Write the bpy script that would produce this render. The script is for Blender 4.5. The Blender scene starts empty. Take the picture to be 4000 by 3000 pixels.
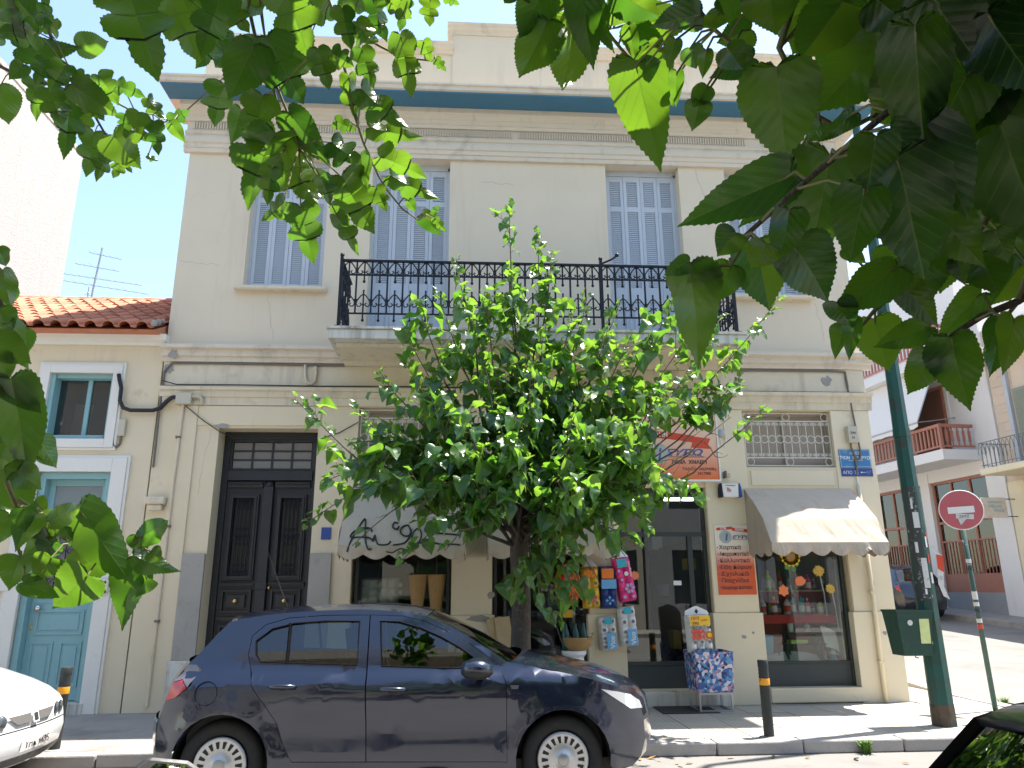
import bpy, bmesh, math, random
from mathutils import Vector, Matrix, Euler
random.seed(7)
S = bpy.context.scene
COL = S.collection
pi = math.pi
V = Vector
# ------------------------------------------------------------------ camera
CAMZ = 1.6
def basis(p, y, r):
    f = V((math.sin(y)*math.cos(p), math.cos(y)*math.cos(p), math.sin(p)))
    rt = V((math.cos(y), -math.sin(y), 0)); up = rt.cross(f)
    return (math.cos(r)*rt+math.sin(r)*up, -math.sin(r)*rt+math.cos(r)*up, f)
rt, up, fw = basis(math.radians(15.35), math.radians(3.68), math.radians(-.37))
cam = bpy.data.cameras.new('camera')
cam.sensor_width = 36; cam.lens = 2900/4000*36; cam.clip_start = .05; cam.clip_end = 2000
cam_o = bpy.data.objects.new('camera', cam); COL.objects.link(cam_o)
cam_o.matrix_world = Matrix(((rt.x, up.x, -fw.x, 0), (rt.y, up.y, -fw.y, 0), (rt.z, up.z, -fw.z, CAMZ), (0, 0, 0, 1)))
S.camera = cam_o
# ------------------------------------------------------------------ light
SUN = V((.355, .125, 1)).normalized()
w = bpy.data.worlds.new('World'); S.world = w; w.use_nodes = True
nt = w.node_tree; nt.nodes.clear()
sky = nt.nodes.new('ShaderNodeTexSky'); sky.sky_type = 'NISHITA'; sky.sun_disc = False
sky.sun_elevation = math.asin(SUN.z); sky.sun_rotation = math.atan2(SUN.x, SUN.y)
sky.air_density = 1.3; sky.dust_density = 1.2; sky.ozone_density = 1.2; sky.altitude = 60
bgn = nt.nodes.new('ShaderNodeBackground'); bgn.inputs[1].default_value = .125
out = nt.nodes.new('ShaderNodeOutputWorld')
nt.links.new(sky.outputs[0], bgn.inputs[0]); nt.links.new(bgn.outputs[0], out.inputs[0])
sl = bpy.data.lights.new('sun', 'SUN'); sl.energy = 5.0; sl.angle = math.radians(.53); sl.color = (1, .95, .87)
so = bpy.data.objects.new('sun', sl); COL.objects.link(so)
so.rotation_euler = SUN.to_track_quat('Z', 'Y').to_euler(); so.location = SUN*60
S.view_settings.view_transform = 'Standard'; S.view_settings.look = 'None'
S.view_settings.exposure = 1.5; S.view_settings.gamma = 1
# ------------------------------------------------------------------ mesh helpers
WORLD = {}
class MB:
    def __init__(s): s.v = []; s.f = []
    def add(s, vs, fs):
        n = len(s.v); s.v += [tuple(p) for p in vs]; s.f += [tuple(i+n for i in f) for f in fs]; return s
    def box(s, x0, x1, y0, y1, z0, z1):
        return s.add([(x0,y0,z0),(x1,y0,z0),(x1,y1,z0),(x0,y1,z0),(x0,y0,z1),(x1,y0,z1),(x1,y1,z1),(x0,y1,z1)],
                     [(3,2,1,0),(4,5,6,7),(0,1,5,4),(1,2,6,5),(2,3,7,6),(3,0,4,7)])
    def obox(s, c, h, m):
        c = V(c); vs = []
        for z in (-1, 1):
            for x, y in ((-1,-1),(1,-1),(1,1),(-1,1)): vs.append(c + m @ V((x*h[0], y*h[1], z*h[2])))
        return s.add(vs, [(3,2,1,0),(4,5,6,7),(0,1,5,4),(1,2,6,5),(2,3,7,6),(3,0,4,7)])
    def ext(s, pts, vec):
        n = len(pts); vec = V(vec); p = [V(q) for q in pts]
        return s.add(p+[q+vec for q in p], [tuple(range(n))[::-1], tuple(range(n, 2*n))]+[(i,(i+1)%n,n+(i+1)%n,n+i) for i in range(n)])
    def prof(s, yz, x0, x1): return s.ext([(x0,a,b) for a,b in yz], (x1-x0,0,0))
    def plate(s, xz, y0, y1): return s.ext([(a,y0,b) for a,b in xz], (0,y1-y0,0))
    def flat(s, pts): return s.add(pts, [tuple(range(len(pts)))])
    def tube(s, path, r, n=6, caps=True, close=False):
        P = [V(p) for p in path]; m = len(P); R = r if isinstance(r, (list, tuple)) else [r]*m
        rings = []; prev = None
        for i, p in enumerate(P):
            if close: t = P[(i+1)%m]-P[i-1]
            else: t = (P[min(i+1, m-1)]-P[max(i-1, 0)])
            t = t.normalized() if t.length > 1e-9 else V((0,0,1))
            if prev is None:
                a = t.orthogonal().normalized()
            else:
                a = prev - t*prev.dot(t); a = a.normalized() if a.length > 1e-6 else t.orthogonal().normalized()
            prev = a; b = t.cross(a)
            rings.append([p+(a*math.cos(2*pi*k/n)+b*math.sin(2*pi*k/n))*R[i] for k in range(n)])
        vs = [q for rg in rings for q in rg]; fs = []
        for i in range(m if close else m-1):
            j = (i+1) % m
            for k in range(n): fs.append((i*n+k, i*n+(k+1)%n, j*n+(k+1)%n, j*n+k))
        if caps and not close: fs += [tuple(range(n))[::-1], tuple(range((m-1)*n, m*n))]
        return s.add(vs, fs)
    def lathe(s, pr, c=(0,0,0), n=16, caps=True, m=None):
        c = V(c); vs = []; fs = []
        for r, z in pr:
            for k in range(n):
                q = V((r*math.cos(2*pi*k/n), r*math.sin(2*pi*k/n), z)); vs.append(c+(m@q if m else q))
        for i in range(len(pr)-1):
            for k in range(n): fs.append((i*n+k, i*n+(k+1)%n, (i+1)*n+(k+1)%n, (i+1)*n+k))
        if caps: fs += [tuple(range(n))[::-1], tuple(range((len(pr)-1)*n, len(pr)*n))]
        return s.add(vs, fs)
    def ball(s, c, r, n=8, k=5, sc=(1,1,1)):
        c = V(c); vs = [c+V((0,0,-r*sc[2]))]; fs = []
        for i in range(1, k):
            a = -pi/2+pi*i/k
            for j in range(n): vs.append(c+V((r*sc[0]*math.cos(a)*math.cos(2*pi*j/n), r*sc[1]*math.cos(a)*math.sin(2*pi*j/n), r*sc[2]*math.sin(a))))
        vs.append(c+V((0,0,r*sc[2]))); L = len(vs)-1
        for j in range(n):
            fs.append((0, 1+(j+1)%n, 1+j)); fs.append((L, L-n+j, L-n+(j+1)%n))
            for i in range(k-2): fs.append((1+i*n+j, 1+i*n+(j+1)%n, 1+(i+1)*n+(j+1)%n, 1+(i+1)*n+j))
        return s.add(vs, fs)
    def grid(s, rows, closeu=False):
        m = len(rows); n = len(rows[0]); fs = []
        for i in range(m-1):
            for k in range(n if closeu else n-1): fs.append((i*n+k, i*n+(k+1)%n, (i+1)*n+(k+1)%n, (i+1)*n+k))
        return s.add([q for r in rows for q in r], fs)
    def mesh(s, name, mt=None, smooth=False, fix=True):
        me = bpy.data.meshes.new(name); me.from_pydata(s.v, [], s.f)
        if fix:
            bm = bmesh.new(); bm.from_mesh(me); bmesh.ops.recalc_face_normals(bm, faces=bm.faces); bm.to_mesh(me); bm.free()
        if mt: me.materials.append(mt)
        if smooth: me.polygons.foreach_set('use_smooth', [True]*len(me.polygons))
        return me
    def build(s, name, mt, par=None, smooth=False, bevel=0, sub=0, fix=True, loc=None, auto=False):
        return put(name, s.mesh(name, mt, smooth or auto, fix), par, bevel, sub, loc, auto)
def put(name, me, par=None, bevel=0, sub=0, loc=None, auto=False, seg=2):
    o = bpy.data.objects.new(name, me); COL.objects.link(o)
    if loc is not None: o.location = loc
    if par is not None:
        o.parent = par
        if par.name in WORLD: o.matrix_parent_inverse = Matrix.Translation(-par.location)
    if bevel:
        b = o.modifiers.new('bevel', 'BEVEL'); b.width = bevel; b.segments = seg; b.limit_method = 'ANGLE'; b.angle_limit = .6; b.harden_normals = False
    if sub:
        b = o.modifiers.new('sub', 'SUBSURF'); b.levels = sub; b.render_levels = sub
    if auto:
        me.set_sharp_from_angle(angle=math.radians(38))
    return o
def tag(o, label=None, cat=None, group=None, kind=None):
    if label: o['label'] = label
    if cat: o['category'] = cat
    if group: o['group'] = group
    if kind: o['kind'] = kind
    return o
def thing(name, label, cat, loc=(0,0,0), rz=0, group=None, world=False):
    o = bpy.data.objects.new(name, None); COL.objects.link(o); o.empty_display_size = .1
    o.location = loc; o.rotation_euler = (0,0,rz)
    if world: WORLD[o.name] = 1
    return tag(o, label, cat, group)
def copy_tree(o, par=None):
    c = o.copy(); COL.objects.link(c)
    if par is not None: c.parent = par
    for ch in list(o.children): copy_tree(ch, c)
    return c
# ------------------------------------------------------------------ materials
def newmat(name):
    m = bpy.data.materials.new(name); m.use_nodes = True; t = m.node_tree; t.nodes.clear()
    o = t.nodes.new('ShaderNodeOutputMaterial'); return m, t, o
def nd(t, kind, **kw):
    n = t.nodes.new(kind)
    for k, v in kw.items():
        if k == 'i':
            for a, b in v.items(): n.inputs[a].default_value = b
        else: setattr(n, k, v)
    return n
def ramp(t, fac, stops):
    r = t.nodes.new('ShaderNodeValToRGB'); e = r.color_ramp.elements
    while len(e) < len(stops): e.new(.5)
    for q, (p, c) in zip(e, stops): q.position = p; q.color = (c, c, c, 1) if isinstance(c, (int, float)) else (*c, 1)
    t.links.new(fac, r.inputs[0]); return r.outputs[0]
def mixc(t, fac, a, b, mode='MIX'):
    m = t.nodes.new('ShaderNodeMix'); m.data_type = 'RGBA'; m.blend_type = mode
    for k, x in ((0, fac), (6, a), (7, b)):
        if hasattr(x, 'is_linked') or hasattr(x, 'links'): t.links.new(x, m.inputs[k])
        elif isinstance(x, (int, float)): m.inputs[k].default_value = x
        else: m.inputs[k].default_value = (*x, 1)
    return m.outputs[2]
def noise(t, scale, detail=4, rough=.6, sc3=None, coord='Object', dist=0):
    tc = t.nodes.new('ShaderNodeTexCoord'); src = tc.outputs[coord]
    if sc3:
        mp = t.nodes.new('ShaderNodeMapping'); mp.inputs['Scale'].default_value = sc3; t.links.new(src, mp.inputs[0]); src = mp.outputs[0]
    n = nd(t, 'ShaderNodeTexNoise', i={'Scale': scale, 'Detail': detail, 'Roughness': rough, 'Distortion': dist}); t.links.new(src, n.inputs[0])
    return n.outputs[0]
def mat(name, col, rough=.75, var=.12, vs=2.5, bump=.15, bs=60, metal=0, spec=.4, dirt=None, streak=None, patch=None, rand=0, coat=0, emit=None, bd=.004):
    """plain painted / plastered / metal surface: colour mottling, fine relief, optional grime, run marks and flaked patches"""
    m, t, o = newmat(name)
    b = nd(t, 'ShaderNodeBsdfPrincipled', i={'Roughness': rough, 'Metallic': metal, 'Specular IOR Level': spec})
    c = mixc(t, noise(t, vs, 5, .65), [x*(1-var) for x in col], [min(1, x*(1+var)) for x in col])
    if rand:
        oi = t.nodes.new('ShaderNodeObjectInfo')
        r = ramp(t, oi.outputs['Random'], [(0, 1-rand), (1, 1+rand)])
        c = mixc(t, 1.0, c, r, 'MULTIPLY')
    if dirt:
        dc, lo, hi, sc = dirt
        c = mixc(t, ramp(t, noise(t, sc, 8, .7, dist=.4), [(lo, 0), (hi, 1)]), c, dc)
    if streak:
        dc, lo, hi, sx = streak
        c = mixc(t, ramp(t, noise(t, 1, 6, .65, sc3=(sx, sx, .35)), [(lo, 0), (hi, .8)]), c, dc)
    if patch:
        dc, lo, sc = patch
        c = mixc(t, ramp(t, noise(t, sc, 6, .55), [(lo, 0), (lo+.015, 1)]), c, dc)
    t.links.new(c, b.inputs['Base Color'])
    if coat: b.inputs['Coat Weight'].default_value = coat; b.inputs['Coat Roughness'].default_value = .03
    if emit: b.inputs['Emission Color'].default_value = (*col, 1); b.inputs['Emission Strength'].default_value = emit
    if bump:
        bn = nd(t, 'ShaderNodeBump', i={'Strength': bump, 'Distance': bd}); t.links.new(noise(t, bs, 5, .7), bn.inputs['Height'])
        t.links.new(bn.outputs[0], b.inputs['Normal'])
        rr = ramp(t, noise(t, bs*.3, 3), [(.3, max(0, rough-.08)), (.7, min(1, rough+.08))]); t.links.new(rr, b.inputs['Roughness'])
    t.links.new(b.outputs[0], o.inputs[0]); return m
def glassmat(name, tint=(.9, .95, .93), ior=1.45, extra=.0, rough=0.0):
    m, t, o = newmat(name)
    tr = nd(t, 'ShaderNodeBsdfTransparent', i={'Color': (*tint, 1)}); gl = nd(t, 'ShaderNodeBsdfGlossy', i={'Roughness': rough, 'Color': (1,1,1,1)})
    fr = nd(t, 'ShaderNodeFresnel', i={'IOR': ior}); ad = nd(t, 'ShaderNodeMath', operation='ADD', use_clamp=True); ad.inputs[1].default_value = extra
    t.links.new(fr.outputs[0], ad.inputs[0]); mx = t.nodes.new('ShaderNodeMixShader')
    t.links.new(ad.outputs[0], mx.inputs[0]); t.links.new(tr.outputs[0], mx.inputs[1]); t.links.new(gl.outputs[0], mx.inputs[2])
    t.links.new(mx.outputs[0], o.inputs[0]); return m
def text(s, size, mt, par, loc, rot=(pi/2, 0, 0), name='lettering', ext=.0015, align='LEFT', sx=1, shear=0, bold=0, space=1):
    c = bpy.data.curves.new('txt', 'FONT'); c.body = s; c.size = size; c.extrude = ext; c.align_x = align; c.shear = shear; c.offset = bold; c.space_character = space; c.resolution_u = 3
    o = bpy.data.objects.new('txt', c); COL.objects.link(o); bpy.context.view_layer.update()
    me = bpy.data.meshes.new_from_object(o.evaluated_get(bpy.context.evaluated_depsgraph_get()))
    bpy.data.objects.remove(o); me.name = name
    me.transform(Matrix.Translation(V(loc)) @ Euler(rot).to_matrix().to_4x4() @ Matrix.Diagonal((sx, 1, 1, 1)))
    me.materials.clear(); me.materials.append(mt)
    return put(name, me, par)
def lerp(a, b, t): return a+(b-a)*t
def scroll(cx, cz, r, a0, turns, sgn=1, n=14, y=0, shrink=.25):
    return [(cx+sgn*r*lerp(1, shrink, i/n)*math.cos(a0+turns*2*pi*i/n), y, cz+r*lerp(1, shrink, i/n)*math.sin(a0+turns*2*pi*i/n)) for i in range(n+1)]
# ------------------------------------------------------------------ shared materials
D = 10.3
m_up = mat('plaster_upper', (.69, .59, .445), .9, .06, 1.2, .25, 70, dirt=((.52, .45, .36), .62, .85, .9), streak=((.55, .465, .355), .54, .80, 3.2))
m_lo = mat('plaster_lower', (.69, .59, .42), .88, .07, 1.4, .25, 60, dirt=((.42, .35, .26), .62, .84, 1.3), streak=((.45, .38, .28), .62, .85, 4))
m_trim = mat('plaster_trim', (.65, .57, .46), .9, .08, 2, .3, 50, dirt=((.38, .33, .28), .55, .78, 2.2), streak=((.42, .36, .30), .58, .8, 5))
m_trim2 = mat('plaster_trim_low', (.66, .58, .44), .9, .1, 2, .3, 50, dirt=((.42, .35, .26), .54, .78, 2.0), streak=((.40, .33, .25), .55, .8, 5))
m_pier = mat('plaster_pier', (.74, .65, .475), .85, .05, 1.5, .2, 60, dirt=((.50, .42, .29), .64, .8, 2.4), patch=((.50, .47, .42), .735, 3.1))
m_blue = mat('soffit_blue', (.06, .175, .275), .75, .12, 2, .2, 40, patch=((.45, .42, .38), .74, 2.5))
m_marble = mat('balcony_marble', (.62, .60, .55), .6, .08, 2, .15, 50, dirt=((.25, .22, .18), .58, .75, 3), streak=((.24, .21, .17), .47, .66, 7))
m_stone = mat('grey_stone', (.36, .335, .30), .85, .15, 3, .4, 70, dirt=((.25, .23, .2), .55, .75, 4))
m_shut = mat('shutter_paint', (.50, .54, .59), .6, .06, 3, .12, 50, rand=.05, dirt=((.43, .47, .52), .55, .8, 5))
m_iron = mat('black_iron', (.012, .013, .02), .5, .2, 8, .25, 90, metal=.2, dirt=((.06, .045, .04), .62, .8, 9))
m_door = mat('charcoal_door_paint', (.026, .027, .031), .45, .15, 5, .1, 50)
m_doorg = mat('door_glass_dark', (.20, .19, .18), .25, .1, 5, 0)
m_brass = mat('brass', (.75, .5, .16), .25, .1, 9, .05, 60, metal=1)
m_whiteiron = mat('cream_iron', (.70, .67, .58), .5, .08, 9, .2, 90)
m_blind = mat('window_blind', (.40, .345, .29), .9, .1, 2, .3, 40)
m_frame = mat('shop_frame', (.035, .045, .045), .45, .15, 4, .1, 60)
m_panel = mat('shop_panel', (.05, .06, .062), .6, .12, 3, .15, 40)
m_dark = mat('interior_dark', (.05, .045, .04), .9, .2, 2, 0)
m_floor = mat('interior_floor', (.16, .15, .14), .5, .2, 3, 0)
m_glass = glassmat('shop_glass', (.86, .90, .88), 1.5, .02)
m_glass2 = glassmat('window_glass', (.55, .6, .6), 1.5, .06)
m_cable = mat('cable_black', (.02, .02, .022), .6, .2, 6, 0)
m_cable2 = mat('cable_grey', (.16, .14, .12), .7, .2, 6, 0)
m_asph = mat('asphalt', (.20, .19, .175), .92, .18, .9, .6, 180, dirt=((.13, .125, .12), .52, .72, .7), bd=.006)
m_conc = mat('concrete', (.30, .28, .25), .93, .2, 1.1, .5, 90, dirt=((.19, .175, .16), .5, .7, 1.6))
m_kerb = mat('kerb_stone', (.33, .31, .29), .9, .15, 3, .7, 45, dirt=((.18, .17, .16), .55, .75, 3), rand=.10, bd=.01)
m_concpatch = mat('bare_cement', (.33, .31, .28), .95, .15, 5, .6, 50)
def tilemat():
    m, t, o = newmat('pavement_tile')
    b = nd(t, 'ShaderNodeBsdfPrincipled', i={'Roughness': .8})
    c = mixc(t, noise(t, 3, 5), (.36, .33, .27), (.46, .425, .35))
    oi = t.nodes.new('ShaderNodeObjectInfo'); c = mixc(t, 1.0, c, ramp(t, oi.outputs['Random'], [(0, .86), (1, 1.08)]), 'MULTIPLY')
    tc = t.nodes.new('ShaderNodeTexCoord')
    br = nd(t, 'ShaderNodeTexBrick', offset=0, i={'Scale': 1, 'Mortar Size': .006, 'Mortar Smooth': .3, 'Brick Width': .0615, 'Row Height': .0615, 'Color1': (1,1,1,1), 'Color2': (1,1,1,1), 'Mortar': (0,0,0,1)})
    t.links.new(tc.outputs['Object'], br.inputs[0])
    c = mixc(t, ramp(t, br.outputs['Fac'], [(0, 0), (1, .45)]), c, (.20, .18, .15))
    t.links.new(c, b.inputs['Base Color'])
    bn = nd(t, 'ShaderNodeBump', invert=True, i={'Strength': .6, 'Distance': .004}); t.links.new(br.outputs['Fac'], bn.inputs['Height']); t.links.new(bn.outputs[0], b.inputs['Normal'])
    t.links.new(b.outputs[0], o.inputs[0]); return m
m_tile = tilemat()
# ------------------------------------------------------------------ ground, roads, pavements
SL = .06
def gz(y): return max(0, (y-11)*SL)
tag(MB().flat([(-400,-400,-.02),(400,-400,-.02),(400,400,-.02),(-400,400,-.02)]).build('ground', m_conc), kind='structure')
tag(MB().flat([(-80,-4.2,0),(80,-4.2,0),(80,7.9,0),(7.2,7.9,0),(5.6,8.2,0),(-80,8.2,0)]).build('road', m_asph), kind='structure')
th = math.radians(5); ux, uy = -math.sin(th), math.cos(th); nx, ny = math.cos(th), math.sin(th)
def SP(u, c, z): return (u*ux+c*nx, u*uy+c*ny, z)      # side-street frame: u along the street, c across it
b = MB()
rows = []
for y in (7.9, 9, 10, 11, 13, 16, 20, 26, 34, 50): rows.append([(x, y, gz(y)+.004) for x in (4.5, 7, 10, 14, 18)])
tag(b.grid(rows).build('side_street', m_asph), kind='structure')
# pavement outline round the corner
arc = [(5.55+1.45*math.sin(a), 9.3-1.45*math.cos(a)) for a in [i*pi/2/10 for i in range(11)]]
base = MB(); poly = [(-1.55, 7.86)]+[(x-.02, y+.02) for x, y in arc]+[(6.98, 11.0), (6.98, 13), (5.9, 13), (5.9, D), (-1.55, D)]
base.ext([(x, y, .0) for x, y in poly], (0, 0, .106))
pav = tag(base.build('pavement', m_conc), kind='structure')
tl = MB(); tl.box(-.246, .246, -.246, .246, -.012, 0)
tme = tl.mesh('tile', m_tile)
def inside(x, y):
    if y < 8.25 or x > 6.65: return False
    if x > 5.55 and y < 9.3 and math.hypot(x-5.55, y-9.3) > 1.02: return False
    return True
r2 = random.Random(3)
for i in range(17):
    for j in range(5):
        x = -1.3+.5*i; y = 8.29+.5*j
        if y > D-.2 and x < 6.1: continue
        if abs(x-.62) < .3 and abs(y-8.3) < .3: continue
        if inside(x, y):
            o = put('tile', tme, pav, bevel=0); o.location = (x, y, .118+r2.uniform(-.002, .002)); o.rotation_euler = (r2.uniform(-.004, .004), r2.uniform(-.004, .004), r2.choice((0, pi/2, pi)))
tag(MB().ext([(-60,8.01,0),(-1.56,8.01,0),(-1.56,D,0),(-60,D,0)], (0,0,.12)).build('pavement_concrete', m_conc), kind='structure')
# kerb of single stones
kerb = tag(MB().ext([(-30,7.88,0),(5.5,7.88,0),(5.5,8.0,0),(-30,8.0,0)], (0,0,.09)).build('kerb', m_conc), kind='structure')
x = -9.2; k = 0
while x < 5.5:
    L = r2.uniform(.85, 1.15); x1 = min(x+L, 5.55)
    s = MB().box(x+.006, x1-.006, 7.83+r2.uniform(-.008, .008), 8.03, 0, .122+r2.uniform(-.006, .006))
    s.build('kerb_stone', m_kerb, kerb, bevel=.015); x = x1
for i in range(5):
    a0, a1 = i*pi/10+.006, (i+1)*pi/10-.006
    A = [(5.55+r*math.sin(a), 9.3-r*math.cos(a)) for r, a in ((1.47, a0), (1.47, (a0+a1)/2), (1.47, a1), (1.27, a1), (1.27, a0))]
    MB().ext([(p, q, 0) for p, q in A], (0, 0, .12+r2.uniform(-.004, .004))).build('kerb_stone', m_kerb, kerb, bevel=.012)
y = 9.3
while y < 24:
    s = MB(); z0, z1 = gz(y), gz(y+.95)
    s.add([(6.82,y,-.05),(7.02,y,-.05),(7.02,y+.94,-.05),(6.82,y+.94,-.05),(6.82,y,.12+z0),(7.02,y,.12+z0),(7.02,y+.94,.12+z1),(6.82,y+.94,.12+z1)],
          [(3,2,1,0),(4,5,6,7),(0,1,5,4),(1,2,6,5),(2,3,7,6),(3,0,4,7)])
    s.build('kerb_stone', m_kerb, kerb, bevel=.012); y += .95
rows = [[(5.9, y, .112+gz(y)), (6.83, y, .112+gz(y))] for y in (12.9, 14, 18, 24)]
tag(MB().grid(rows).build('side_pavement', m_conc), kind='structure')
# ------------------------------------------------------------------ corner building
B = thing('corner_building', 'two-storey cream neoclassical building with blue-grey shutters, iron balcony and corner shop', 'building', (0.8, D, .12), world=True)
def wall(mb, x0, x1, z0, z1, y0, y1, holes):
    """front wall with real openings: front and back skins and the reveals"""
    xs = sorted({x0, x1, *[h[0] for h in holes], *[h[1] for h in holes]}); zs = sorted({z0, z1, *[h[2] for h in holes], *[h[3] for h in holes]})
    hole = lambda i, j: any(h[0] <= (xs[i]+xs[i+1])/2 <= h[1] and h[2] <= (zs[j]+zs[j+1])/2 <= h[3] for h in holes)
    for i in range(len(xs)-1):
        for j in range(len(zs)-1):
            if hole(i, j): continue
            a, b_, c, d = xs[i], xs[i+1], zs[j], zs[j+1]
            mb.flat([(a,y0,c),(b_,y0,c),(b_,y0,d),(a,y0,d)]); mb.flat([(a,y1,c),(a,y1,d),(b_,y1,d),(b_,y1,c)])
    for a, b_, c, d in holes:
        mb.flat([(a,y0,c),(a,y0,d),(a,y1,d),(a,y1,c)]); mb.flat([(b_,y0,c),(b_,y1,c),(b_,y1,d),(b_,y0,d)])
        if d < z1: mb.flat([(a,y0,d),(b_,y0,d),(b_,y1,d),(a,y1,d)])
        if c > z0: mb.flat([(a,y0,c),(a,y1,c),(b_,y1,c),(b_,y0,c)])
    for a in (x0, x1): mb.flat([(a,y0,z0),(a,y0,z1),(a,y1,z1),(a,y1,z0)])
    mb.flat([(x0,y0,z1),(x1,y0,z1),(x1,y1,z1),(x0,y1,z1)])
    return mb
L, R_ = -4.25, 5.90
W = [(-3.27,-2.13,5.85,8.045,0),(-1.47,-.28,4.905,8.045,1),(2.16,3.33,4.905,8.045,1),(4.07,5.2,5.85,8.045,0)]
wall(MB(), L, R_, 4.34, 9.0, D, D+.4, [w[:4] for w in W]).build('wall', m_up, B, fix=False)
G = [(-3.40,-2.05,.12,3.76),(-1.50,-.17,.30,2.95),(-1.50,-.17,3.22,4.07),(.38,1.68,.30,2.95),(.38,1.68,3.22,4.07),(2.13,3.38,.30,2.95),(4.01,5.32,.30,2.93),(4.01,5.34,3.24,4.07)]
wall(MB(), L, R_, .1, 4.34, D, D+.35, G).build('ground_floor_wall', m_lo, B, fix=False)
for s, x in ((0, L), (1, R_-.3)): MB().box(x, x+.3, D+.401, 20, .1, 9.0).build('side_wall', m_up, B)
MB().box(L, R_, 20, 20.3, .1, 9.0).build('back_wall', m_up, B)
MB().box(L+.31, R_-.31, D+.41, 19.99, 8.7, 8.85).build('roof_slab', m_conc, B)
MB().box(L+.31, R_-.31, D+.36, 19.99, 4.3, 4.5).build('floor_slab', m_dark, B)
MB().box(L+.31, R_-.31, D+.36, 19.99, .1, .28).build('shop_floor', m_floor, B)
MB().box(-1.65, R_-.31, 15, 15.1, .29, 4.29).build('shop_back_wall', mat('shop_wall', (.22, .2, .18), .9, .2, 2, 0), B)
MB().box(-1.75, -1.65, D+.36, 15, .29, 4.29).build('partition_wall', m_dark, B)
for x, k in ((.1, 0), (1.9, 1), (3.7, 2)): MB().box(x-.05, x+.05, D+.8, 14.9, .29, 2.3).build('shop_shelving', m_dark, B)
# mouldings
def run(name, yz, x0, x1, mt, z=None): return MB().prof([(D+a, b) for a, b in yz], x0, x1).build(name, mt, B)
run('architrave', [(.01,8.04),(-.05,8.04),(-.055,8.10),(-.075,8.11),(-.075,8.17),(-.10,8.185),(-.10,8.27),(-.07,8.29),(-.06,8.33),(-.085,8.345),(-.085,8.385),(-.065,8.40),(.01,8.40)], L-.08, R_+.08, m_trim)
run('frieze', [(.01,8.401),(-.06,8.401),(-.06,8.549),(.01,8.549)], L-.06, R_+.06, m_trim)
run('bed_moulding', [(.01,8.55),(-.10,8.55),(-.10,8.60),(-.125,8.61),(-.125,8.67),(-.155,8.685),(-.17,8.74),(-.205,8.76),(-.205,8.845),(.01,8.845)], L-.16, R_+.16, m_trim)
cor = run('cornice', [(.3,8.87),(-.56,8.87),(-.60,8.885),(-.60,8.945),(-.625,8.955),(-.625,8.985),(-.60,9.0),(.3,9.05)], L-.34, R_+.5, m_trim)
MB().box(L-.32, R_+.48, D-.57, D-.195, 8.846, 8.868).build('cornice_soffit', m_blue, cor)
MB().box(R_+.02, R_+.5, D+.301, 20.3, 8.87, 9.0).build('side_cornice', m_trim, B)
dm = MB()
for a, c in ((L, -3.0), (-1.13, .75-.02), (.75, 2.66), (2.9, 4.5), (4.68, 5.8)):
    x = a+.04
    while x < c-.04: dm.box(x, x+.018, D-.088, D-.058, 8.425, 8.535); x += .040
for a, c in ((-2.7, -1.4),):
    x = a
    while x < c: dm.box(x, x+.018, D-.088, D-.058, 8.425, 8.535); x += .040
tag(dm.build('dentils', m_trim, B), kind='stuff')
PY = D-.04
MB().box(L+.1, -.27, PY, PY+.3, 9.051, 9.95).build('parapet', m_up, B)
MB().box(2.08, R_-.1, PY, PY+.3, 9.051, 9.95).build('parapet', m_up, B)
MB().box(-.27, 2.08, PY-.02, PY+.3, 9.051, 10.33).build('parapet', m_up, B)
cp = [(.32,0),(-.04,0),(-.05,.05),(-.09,.07),(-.10,.12),(-.13,.13),(-.13,.165),(.32,.165)]
for x0, x1, z in ((L+.04, -.27, 9.95), (2.08, R_-.04, 9.95), (-.36, 2.17, 10.33)):
    MB().prof([(PY+a, z+b) for a, b in cp], x0, x1).build('parapet_coping', m_trim, B)
for s in (0, 1):
    x = (L+.1, R_-.4)[s]; MB().box(x, x+.3, D+.262, 20.2, 9.051, 9.95).build('parapet', m_up, B); MB().box(x-.08, x+.34, D+.285, 20.3, 9.951, 10.1).build('parapet_coping', m_trim, B)
MB().box(L-.3, L-.001, D+.301, 20.3, 8.87, 9.0).build('side_cornice', m_trim, B)
MB().box(-3.3, -2.9, 14, 14.4, 8.85, 10.9).box(-3.36, -2.84, 13.94, 14.46, 10.9, 11.0).build('chimney', m_up, B)
run('string_course', [(.01,4.70),(-.05,4.70),(-.06,4.76),(-.10,4.775),(-.10,4.86),(-.16,4.875),(-.16,4.925),(.01,4.955)], L-.02, R_+.12, m_trim)
run('lintel_course', [(.01,4.08),(-.03,4.08),(-.035,4.18),(-.06,4.195),(-.06,4.27),(-.10,4.285),(-.10,4.33),(.01,4.36)], L+.01, R_+.06, m_trim2)
# dirty frieze band between the two courses
MB().box(L+.01, R_+.002, D-.022, D+.01, 4.361, 4.699).build('frieze_band', m_trim2, B)
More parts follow.
